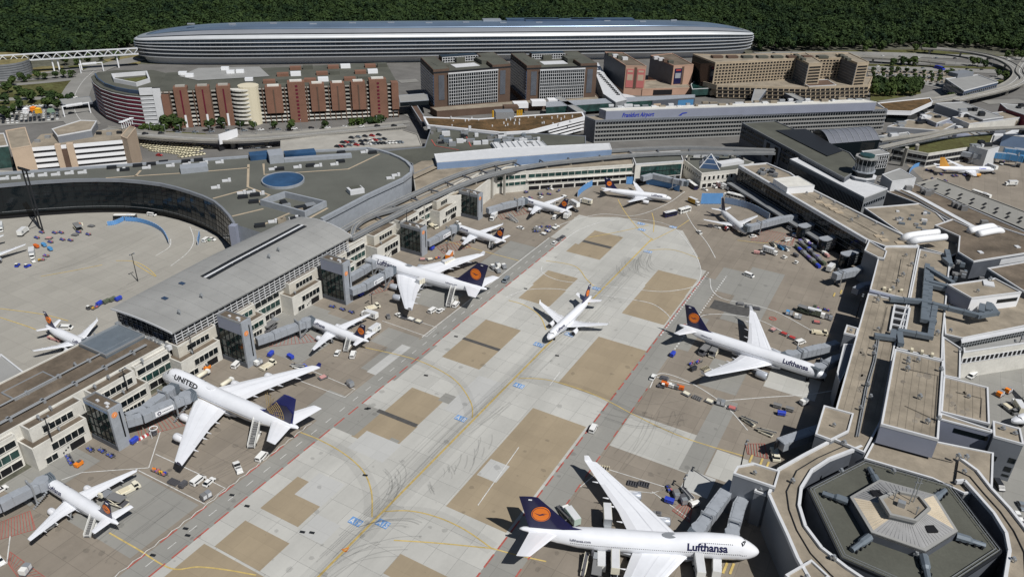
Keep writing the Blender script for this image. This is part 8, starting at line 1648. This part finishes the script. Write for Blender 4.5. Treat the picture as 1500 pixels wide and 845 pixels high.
# ---------------------------------------------------------------- passenger bridges
def bridge(pts, z, label, wd=2.9, ht_=2.9, legs=True, sec=2, cabin=True, sign=False, mat='bridge_grey'):
    P = [G(x, y, z+1.4) for x, y in pts]; a = P[0]; r = root('passenger_bridge', label, 'passenger bridge', (a.x, a.y, 0)); n = len(P)
    for i in range(n-1):
        c, e = P[i], P[i+1]; d = (e-c); L = d.length; d /= L; ang = math.atan2(d.y, d.x)
        k2 = sec if i == n-2 else 1
        for k in range(k2):
            u0, u1 = k/k2,(k+1)/k2+(.04 if k < k2-1 else 0); p, q = c+(e-c)*u0, c+(e-c)*u1; w_ = wd-(k2-1-k)*.0+.22*(k2-1-k); h_ = ht_+.2*(k2-1-k); m = (p+q)/2
            MB().box((m.x, m.y, z),((q-p).length, w_, h_), ang).build('tunnel', mat, r); MB().box((m.x, m.y, z+h_),((q-p).length*.96, w_*.7,.12), ang).build('tunnel_roof', 'bridge_grey', r)
            b = MB()
            for j in range(1, max(2, int((q-p).length/2.2))): s = p+(q-p)*(j/max(2, int((q-p).length/2.2))); b.box((s.x, s.y, z+.1),(.12, w_+.12, h_-.1), ang)
            b.build('tunnel_rib', 'steel', r)
            MB().box((m.x, m.y, z-.25),((q-p).length*.98, w_*.8,.25), ang).build('floor_beam', 'dark_metal', r)
    e = P[-1]; d = (P[-1]-P[-2]).normalized(); ang = math.atan2(d.y, d.x)
    if cabin:
        MB().prism([(e.x+2.2*math.cos(k*math.pi/4), e.y+2.2*math.sin(k*math.pi/4)) for k in range(8)], z-.1, z+ht_+.35, True, True).build('rotunda', mat, r); b = MB()
        for k in range(4): s = e+d*(1.6+k*.55); b.box((s.x, s.y, z),(.42, wd+.5-k*.05, ht_+.3), ang)
        b.build('canopy_bellows', 'duct', r)
    if legs:
        s = P[-2]+(P[-1]-P[-2])*.72; nrm = Vector((-d.y, d.x, 0)); b = MB()
        for q in (-1,1): b.box(((s+nrm*q*1.7).x, (s+nrm*q*1.7).y, .6),(.45,.45, z+ht_+.9))
        b.box((s.x, s.y, z+ht_+.9),(.5,3.9,.35), ang); b.build('lift_column', 'steel', r); MB().box((s.x, s.y, .3),(1.2,3.2,.5), ang).build('wheel_bogie', 'dark_metal', r)
        for q in (-1,1): MB().tube([((s+nrm*q*1.3).x-.3*nrm.x, (s+nrm*q*1.3).y-.3*nrm.y, .5),((s+nrm*q*1.3).x+.3*nrm.x, (s+nrm*q*1.3).y+.3*nrm.y, .5)],.5,10).build('wheel', 'rubber', r)
        b = MB(); t_ = s+d*3-nrm*2.4
        for k in range(10): st_ = t_-d*k*.55; b.box((st_.x, st_.y, z-.3-k*.42),(.5,.9,.1), ang)
        b.build('service_stair', 'steel', r, kind='stuff')
    if sign:
        s = P[-2]+(P[-1]-P[-2])*.45; nrm = Vector((d.y, -d.x, 0)); s = s+nrm*(wd/2+.25); MB().box((s.x, s.y, z+.5),(6.5,.12,2), ang).build('advert_panel', 'white_paint', r); c = s-d*1.9+nrm*.07; MB().loft([[(c.x+d.x*.7*math.cos(k*.393)+nrm.x*o, c.y+d.y*.7*math.cos(k*.393)+nrm.y*o, z+1.5+.7*math.sin(k*.393)) for k in range(16)] for o in (0,.05)]).build('advert_emblem', 'navy', r); MB().loft([[(c.x+d.x*.35*math.cos(k*.393)+nrm.x*o, c.y+d.y*.35*math.cos(k*.393)+nrm.y*o, z+1.5+.35*math.sin(k*.393)) for k in range(16)] for o in (0,.08)]).build('emblem_centre', 'white_paint', r); b = MB()
        for k in range(7): q = s+d*(-.6+k*.55)+nrm*.08; b.box((q.x, q.y, z+1.35),(.4,.04,.3), ang)
        b.build('advert_lettering', 'dark_metal', r)
    return r
bridge([(-60,765),(0,741),(62,709)],3.6, 'passenger bridge docked at the lower left narrow-body')
bridge([(186,613),(214,601),(248,575)],4.6, 'passenger bridge docked at the front door of the globe-tailed jet', 3.2,3)
bridge([(186,618),(208,612),(272,583)],4.6, 'passenger bridge with white panel docked at the second door of the globe-tailed jet', 3.2,3, True, 2, True, True)
bridge([(376,500),(400,492),(449,473)],3.4, 'passenger bridge docked at the narrow-body between the jumbos')
bridge([(512,408),(530,398),(545,388)],4.6, 'passenger bridge at the front door of the hall-side jumbo, farther one', 3,3)
bridge([(514,428),(534,420),(570,399)],4.6, 'passenger bridge with white panel at the hall-side jumbo, nearer one', 3,3, True, 2, True, True)
bridge([(626,357),(640,350),(664,336)],3.4, 'passenger bridge with white panel at the narrow-body beside the fourth tower', 2.9,2.9, True, 2, True, True)
bridge([(714,309),(735,303),(764,296)],3.4, 'passenger bridge at the farthest narrow-body on the left')
bridge([(176,492),(158,494),(136,501)],3.4, 'short grey passenger bridge at the small jet left of the pier', 3.4)
bridge([(1226,505),(1205,511),(1157,522)],4.4, 'upper passenger bridge at the nose of the twin-engined jet', 3,3)
bridge([(1236,524),(1225,528),(1199,541)],4.4, 'lower passenger bridge at the nose of the twin-engined jet', 3,3)
bridge([(1074,712),(1062,725),(1022,779)],4.8, 'grey passenger bridge at the foreground jumbo, left of the pair', 3.6,3.2)
bridge([(1092,728),(1082,744),(1071,786)],4.8, 'grey passenger bridge at the foreground jumbo, right of the pair', 3.6,3.2)
bridge([(1268,392),(1250,399),(1222,405)],4.4, 'lone white passenger bridge beside the angled corner block', 3.4,3, True, 2, False)
bridge([(1215,628),(1185,637),(1142,652)],4.4, 'lone grey passenger bridge with open black end near the rectangular pod', 3.8,3.2, False, 1, False)
bridge([(1180,316),(1145,322),(1098,334)],4.0, 'long pale passenger bridge docked at the silver jet', 3,3)
bridge([(1280,417),(1262,421),(1252,427)],4., 'short white bridge stub under the tan roofs by the pier shadow', 3,3, False, 1, False)
for i, a in enumerate([(1455,228),(1470,222),(1484,222)]): bridge([a, (a[0]+18, a[1]+2),(a[0]+42, a[1]+6)],4.4,['bright blue passenger bridge at the right edge, lowest one', 'bright blue passenger bridge at the right edge, middle one', 'bright blue passenger bridge at the right edge, topmost one'][i],4,4, True, 2, True, False, 'cyan')
bridge([(940,262),(955,258),(1000,268)],4.6, 'pale unused passenger bridge beside the glass-fronted end building', 3,3)
bridge([(1378,221),(1400,224),(1436,230)],4.6, 'grey passenger bridge behind the yellow-tailed jet', 3,3)
q = G(1139,655,4.5); MB().box((q.x-.3, q.y, 4.5),(.4,3.3,2.7), R(-15)).build('open_end', 'black', bpy.data.objects['passenger_bridge.014'])
# ---------------------------------------------------------------- blast screens, masts, barriers
def screen(pts, h, label, name='blast_screen', mat='blue_screen'):
    P = sm(pts, 0,5); r = root(name, label, 'blast screen', tuple(P[0]),0, 'blue blast screens')
    for i in range(len(P)-1):
        b = MB(); b.strip((P[i].x, P[i].y),(P[i+1].x, P[i+1].y),.2, h, -.15,.15); b.build('panel', mat, r)
    b = MB()
    for p in P: b.tube([(p.x, p.y, 0),(p.x, p.y, h+.1)],.16,5)
    b.build('post', 'white_metal', r)
screen([(158,331),(170,329),(183,323)],2.6, 'short straight blue blast screen on the west apron'); screen([(184,324),(205,326),(226,333),(240,343),(248,358)],2.6, 'curved blue blast screen on the west apron')
screen([(846,289),(855,280),(873,270)],4, 'curved blue blast screen left of the tail of the side-on jet'); screen([(917,270),(934,270)],5, 'straight pale blue blast screen beyond the side-on jet'); screen([(946,270),(975,275),(995,281)],4.2, 'blue blast screen near the glass-fronted end building')
screen([(1026,299),(1057,299)],7, 'big straight blue blast screen behind the tail of the silver jet'); screen([(1061,298),(1085,303),(1105,310),(1126,322)],4, 'curved blue blast screen behind the silver jet', mat='blue_wall'); screen([(1331,255),(1340,246),(1360,242),(1386,240)],3, 'curved blue blast screen around the tail of the yellow-tailed jet')
screen([(290,360),(293,346)],3, 'small blue screen by the end of the curved facade')
def pole(px, py, h, label, z=0., lamps=2):
    q = G(px, py, z); r = root('floodlight_pole', label, 'floodlight pole', (q.x, q.y, z)); MB().tube([(0,0,0),(0,0, h)],.2,6, True, [.26,.14]).build('pole', 'dark_metal', r, True); MB().box((0,0, h),(.3,2.6,.25)).build('cross_arm', 'dark_metal', r, True)
    for k in range(lamps): MB().box((.3,-1+k*2/max(1, lamps-1), h+.1),(.7,.5,.45)).build('lamp', 'steel', r, True)
for px, py, h, lb, z in [(76,645,9, 'roof floodlight pole over the nearest pier bay', 8.4),(187,572,9, 'roof floodlight pole beside the nearest glazed tower, on the far bay', 8.2),(283,518,9, 'roof floodlight pole at the corner of the curved-roof hall', 8.4),(596,330,8, 'roof floodlight pole near the third tower', 13),(688,300,8, 'roof floodlight pole near the fifth tower', 13),(1083,692,12, 'floodlight pole at the corner of the rectangular pod', 10),(1254,465,11, 'floodlight pole in the pier shadow by the lift tower', 4),(1090,330,3, 'short marker pole beside the silver jet', 0),(1000,716,5, 'slim pole beside the carts by the double bridge', 0),(202,412,14, 'tall slim pole on the west apron by the curved-roof hall', 0),(1478,540,15, 'dark twin pole below the white link building', 0),(545,448,6, 'thin mast behind the cream tractor', 0),(655,370,6, 'thin mast over the red hatching beside the fourth tower', 0)]: pole(px, py, h, lb, z)
for (a, b, n, lb) in [((201,646),(222,634),8, 'row of red and white warning cones beside the nearest tower')]:
    r = root('cone_row', lb, 'barrier', tuple(G(*a))); 
    for k in range(n): q = G(a[0]+(b[0]-a[0])*k/(n-1), a[1]+(b[1]-a[1])*k/(n-1)); MB().box((q.x, q.y, 0),(.9,.9,.9),0,.5).build('cone', 'red' if k % 2 else 'white_paint', r)
q = G(224.5,627,3.6)
r = root('ring_lamp', 'white ring-shaped lamp mast beside the nearest glazed tower', 'lamp', (q.x, q.y, 0)); MB().tube([(1.3*math.cos(k*.393)+0,1.3*math.sin(k*.393),3.6) for k in range(17)],.14,5).build('ring', 'white_paint', r, True); MB().tube([(0,-1.3,0),(0,-1.3,3.6)],.12,5).build('post', 'white_metal', r, True)
# ================================================================ trees
def leafmat(name, rgb, v=.35):
    m = bpy.data.materials.new(name); m.use_nodes = True; t = m.node_tree; b = t.nodes['Principled BSDF']; b.inputs['Roughness'].default_value = .75; b.inputs['Specular IOR Level'].default_value = .15
    oi = t.nodes.new('ShaderNodeObjectInfo'); g = t.nodes.new('ShaderNodeNewGeometry'); n = t.nodes.new('ShaderNodeTexNoise'); n.inputs['Scale'].default_value = .012; n.inputs['Detail'].default_value = 4
    t.links.new(g.outputs['Position'], n.inputs['Vector'])
    ad = t.nodes.new('ShaderNodeMath'); ad.operation = 'MULTIPLY_ADD'; ad.inputs[1].default_value = .55; t.links.new(oi.outputs['Random'], ad.inputs[0]); t.links.new(n.outputs[0], ad.inputs[2])
    r = t.nodes.new('ShaderNodeValToRGB'); e = r.color_ramp.elements; e[0].position = .4; e[1].position = 1.
    e[0].color = (rgb[0]*(1-v), rgb[1]*(1-v*.8), rgb[2]*(1-v*.6),1); e[1].color = (rgb[0]*(1+v*1.5), rgb[1]*(1+v), rgb[2]*(1+v*.4),1)
    t.links.new(ad.outputs[0], r.inputs[0]); t.links.new(r.outputs[0], b.inputs['Base Color']); MATS[name] = m; return m
leafmat('leaves_dark', (.02,.04,.0155),.55); leafmat('leaves_mid', (.032,.056,.018),.4)
M('bark', (.07,.055,.04),.9)
def crown_mesh(seed, r, h, z0, n, size):
    """leaf clumps spread through an uneven crown"""
    rnd = random.Random(seed); m = MB(); lobes = [(Vector((rnd.uniform(-.5,.5)*r, rnd.uniform(-.5,.5)*r, z0+h*rnd.uniform(.3,.75))), r*rnd.uniform(.45,.7)) for _ in range(6)]
    for k in range(n):
        c, lr = lobes[k % 6]; d = Vector((rnd.gauss(0,1), rnd.gauss(0,1), rnd.gauss(0,1)+.25)).normalized(); p = c+d*lr*rnd.uniform(.65,1.05); p.z = max(z0, p.z)
        nn = (d+Vector((rnd.uniform(-.7,.7), rnd.uniform(-.7,.7), rnd.uniform(-.2,.9)))).normalized(); u = nn.orthogonal().normalized(); v = nn.cross(u); s = size*rnd.uniform(.6,1.3)
        a = rnd.uniform(0,3); u, v = u*math.cos(a)+v*math.sin(a), v*math.cos(a)-u*math.sin(a)
        m.add([p-u*s-v*s*.5, p+u*s*.2-v*s, p+u*s-v*s*.1, p+u*s*.4+v*s*.9, p-u*s*.7+v*s*.6],[(0,1,2,3,4)])
    return m
# single trees on the town side
TREES = []
for k in range(4):
    cm = crown_mesh(20+k, 3.6+.4*k, 6.5+k*.7,2.2,330,.85); TREES.append(cm)
def tree(px, py, label, group, s=1.):
    q = G(px, py, 0); k = rnd0.randint(0,3); r = root('tree', label, 'tree', (q.x, q.y, 0), rnd0.uniform(0,6), group); s *= .82; r.scale = (s, s, s)
    if k not in TD:
        c = TREES[k].build('crown', 'leaves_mid', r, True, fix=False); b = MB().tube([(0,0,0),(.1,.05,2),(0,.1,5)],.3,6, True, [.34,.26,.12])
        for a in range(4): b.tube([(.1,.05,2+a*.5),(1.6*math.cos(a*1.7),1.6*math.sin(a*1.7),4+a*.6)],.12,5, True, [.14,.05])
        TD[k] = (c, b.build('trunk', 'bark', r, True))
    else:
        for src_, nm in zip(TD[k],('crown', 'trunk')): shared(src_, nm, r, (0,0,0))
TD = {}; rnd0 = random.Random(5)
for pts, lb, gp, s in [([(20,126),(36,121),(31,141),(14,138),(62,143),(75,152),(92,151),(48,152),(28,153),(8,153),(104,153),(40,148),(82,149)], 'broad green tree in the belt by the left town roads', 'trees by the left town roads', 1.05),([(20,168),(30,163),(72,160),(84,163),(12,176),(4,172)], 'green tree at the car yard on the left', 'trees at the left car yard', 1.15),
                       ([(244,188),(251,190),(258,188),(265,192)], 'green tree at the left foot of the brick car park', 'trees before the brick car park', 1.1),([(310,192),(325,189),(352,190),(371,191),(428,193),(402,190)], 'small street tree before the middle of the brick car park', 'street trees before the brick car park', .9),([(478,191),(518,189),(530,191),(540,189),(549,188),(557,186)], 'round street tree before the right end of the brick car park', 'street trees before the brick car park', 1.05),
                       ([(1278+i*9+(j % 2)*4,130+j*6-i*.2) for i in range(8) for j in range(3)], 'dense green tree in the grove right of the hotel', 'grove right of the hotel', 1.35),([(1280+i*12,107+j*6+i*.25) for i in range(9) for j in range(3)], 'small tree in the planted car park rows behind the grove', 'trees in the planted car park', .65),([(1308,98),(1322,96),(1330,97),(1336,96),(1424,97),(1432,98),(1440,99)], 'green tree on the motorway verge at the right', 'trees on the motorway verge', 1.2),
                       ([(1390,149),(1402,147),(1415,145),(1428,142),(1440,139),(1452,134),(1462,130),(1470,118),(1462,113),(1412,150),(1436,146)], 'bushy tree along the inside of the flyover curve', 'trees along the flyover', 1.1),([(1340,78),(1352,79),(1364,79),(1475,87),(1486,86),(1495,89),(1290,77),(1270,76)], 'tree standing before the forest edge at the right', 'trees before the forest edge', 1.4),([(150,90),(170,88),(115,96),(95,97),(130,93)], 'tree under the truss footbridge', 'trees under the truss footbridge', 1.1),([(210+i*8,195+i*.4) for i in range(5)]+[(1385+i*9,112-i*.6) for i in range(5)]+[(30+i*13,118-i*.6) for i in range(7)], 'small roadside tree on the town side', 'roadside trees on the town side', .8)]:
    for x, y in pts: tree(x+rnd0.uniform(-1.5,1.5), y+rnd0.uniform(-.8,.8), lb, gp, s*rnd0.uniform(.8,1.2))
for pts, mt in [([(28,104),(60,98),(92,97),(96,104),(50,112)], 'dry_grass'),([(98,98),(150,91),(178,92),(120,103)], 'grassy'),([(228,192),(300,196),(310,201),(232,200)], 'grassy'),([(-60,160),(-60,128),(110,116),(96,152)], 'grassy'),([(150,88),(205,80),(206,94),(170,96)], 'dry_grass'),([(1275,128),(1345,122),(1352,148),(1275,150)], 'grassy'),([(1385,150),(1450,134),(1476,118),(1462,116),(1430,134),(1375,144)], 'grassy'),([(1110,76.5),(1350,73),(1500,84),(1500,90),(1350,79),(1110,80)], 'grassy'),([(1270,94),(1470,99),(1470,102),(1270,97)], 'grassy'),([(1270,103),(1400,106),(1395,121),(1275,124)], 'roof_tan')]:
    sheet('verge', [(p.x, p.y) for p in GP(pts)], up(-.03), mt, kind='structure')
# the wood behind the airport: one mass of trees
src = bpy.data.collections.new('wood_kinds')
for k in range(5):
    m = crown_mesh(k, 3.3+k*.35,7.5+k*1.3,4,210,.85); me = bpy.data.meshes.new('wood_tree'); me.from_pydata(m.v, [], m.f); me.materials.append(MATS['leaves_dark']); o = bpy.data.objects.new('wood_tree', me); src.objects.link(o)
fpoly = [(-80,118),(0,92),(60,90),(140,84),(196,76),(230,60),(600,52),(1090,60),(1110,78),(1250,75),(1345,70),(1430,72),(1500,82),(1600,86)]
edge = GP(fpoly, 0); pts = []; rnd = random.Random(3)
def front(px): 
    for (x0, y0_),(x1, y1_) in zip(fpoly, fpoly[1:]):
        if x0 <= px <= x1: return y0_+(y1_-y0_)*(px-x0)/(x1-x0)
    return 999
step = 6.0; xx = -1500.
while xx < 700:
    yy = 350.
    while yy < 2400:
        p = Vector((xx+rnd.uniform(-3,3), yy+rnd.uniform(-3,3),-.1)); v = p-CAM; k = v.dot(FWD)
        if k > 300:
            px = 750+FPX*v.dot(RGT)/k; py = 422.5-FPX*v.dot(UPV)/k
            if -70 < px < 1570 and -14 < py < front(px): pts.append(tuple(p))
        yy += step
    xx += step
me = bpy.data.meshes.new('forest'); me.from_pydata(pts, [],[]); fo = bpy.data.objects.new('forest', me); C.objects.link(fo); fo['kind'] = 'stuff'
ng = bpy.data.node_groups.new('forest', 'GeometryNodeTree'); ng.interface.new_socket('Geometry', in_out='INPUT', socket_type='NodeSocketGeometry'); ng.interface.new_socket('Geometry', in_out='OUTPUT', socket_type='NodeSocketGeometry')
N = ng.nodes.new; gi = N('NodeGroupInput'); go = N('NodeGroupOutput'); ip = N('GeometryNodeInstanceOnPoints'); ci = N('GeometryNodeCollectionInfo'); ci.inputs['Collection'].default_value = src; ci.inputs['Separate Children'].default_value = True; ci.inputs['Reset Children'].default_value = True
rv = N('FunctionNodeRandomValue'); rv.data_type = 'FLOAT_VECTOR'; rv.inputs[0].default_value = (0,0,0); rv.inputs[1].default_value = (.15,.15,6.28)
rs = N('FunctionNodeRandomValue'); rs.data_type = 'FLOAT'; rs.inputs[2].default_value = .65; rs.inputs[3].default_value = 1.3
ip.inputs['Pick Instance'].default_value = True
for a, b in ((gi.outputs[0], ip.inputs['Points']),(ci.outputs[0], ip.inputs['Instance']),(rv.outputs[0], ip.inputs['Rotation']),(rs.outputs[1], ip.inputs['Scale']),(ip.outputs[0], go.inputs[0])): ng.links.new(a, b)
md = fo.modifiers.new('forest', 'NODES'); md.node_group = ng
sheet('forest_floor', [(p.x, p.y) for p in GP(fpoly[1:-1]+[(1590,-20),(-90,-20)],0)],.02, 'earth', kind='structure')
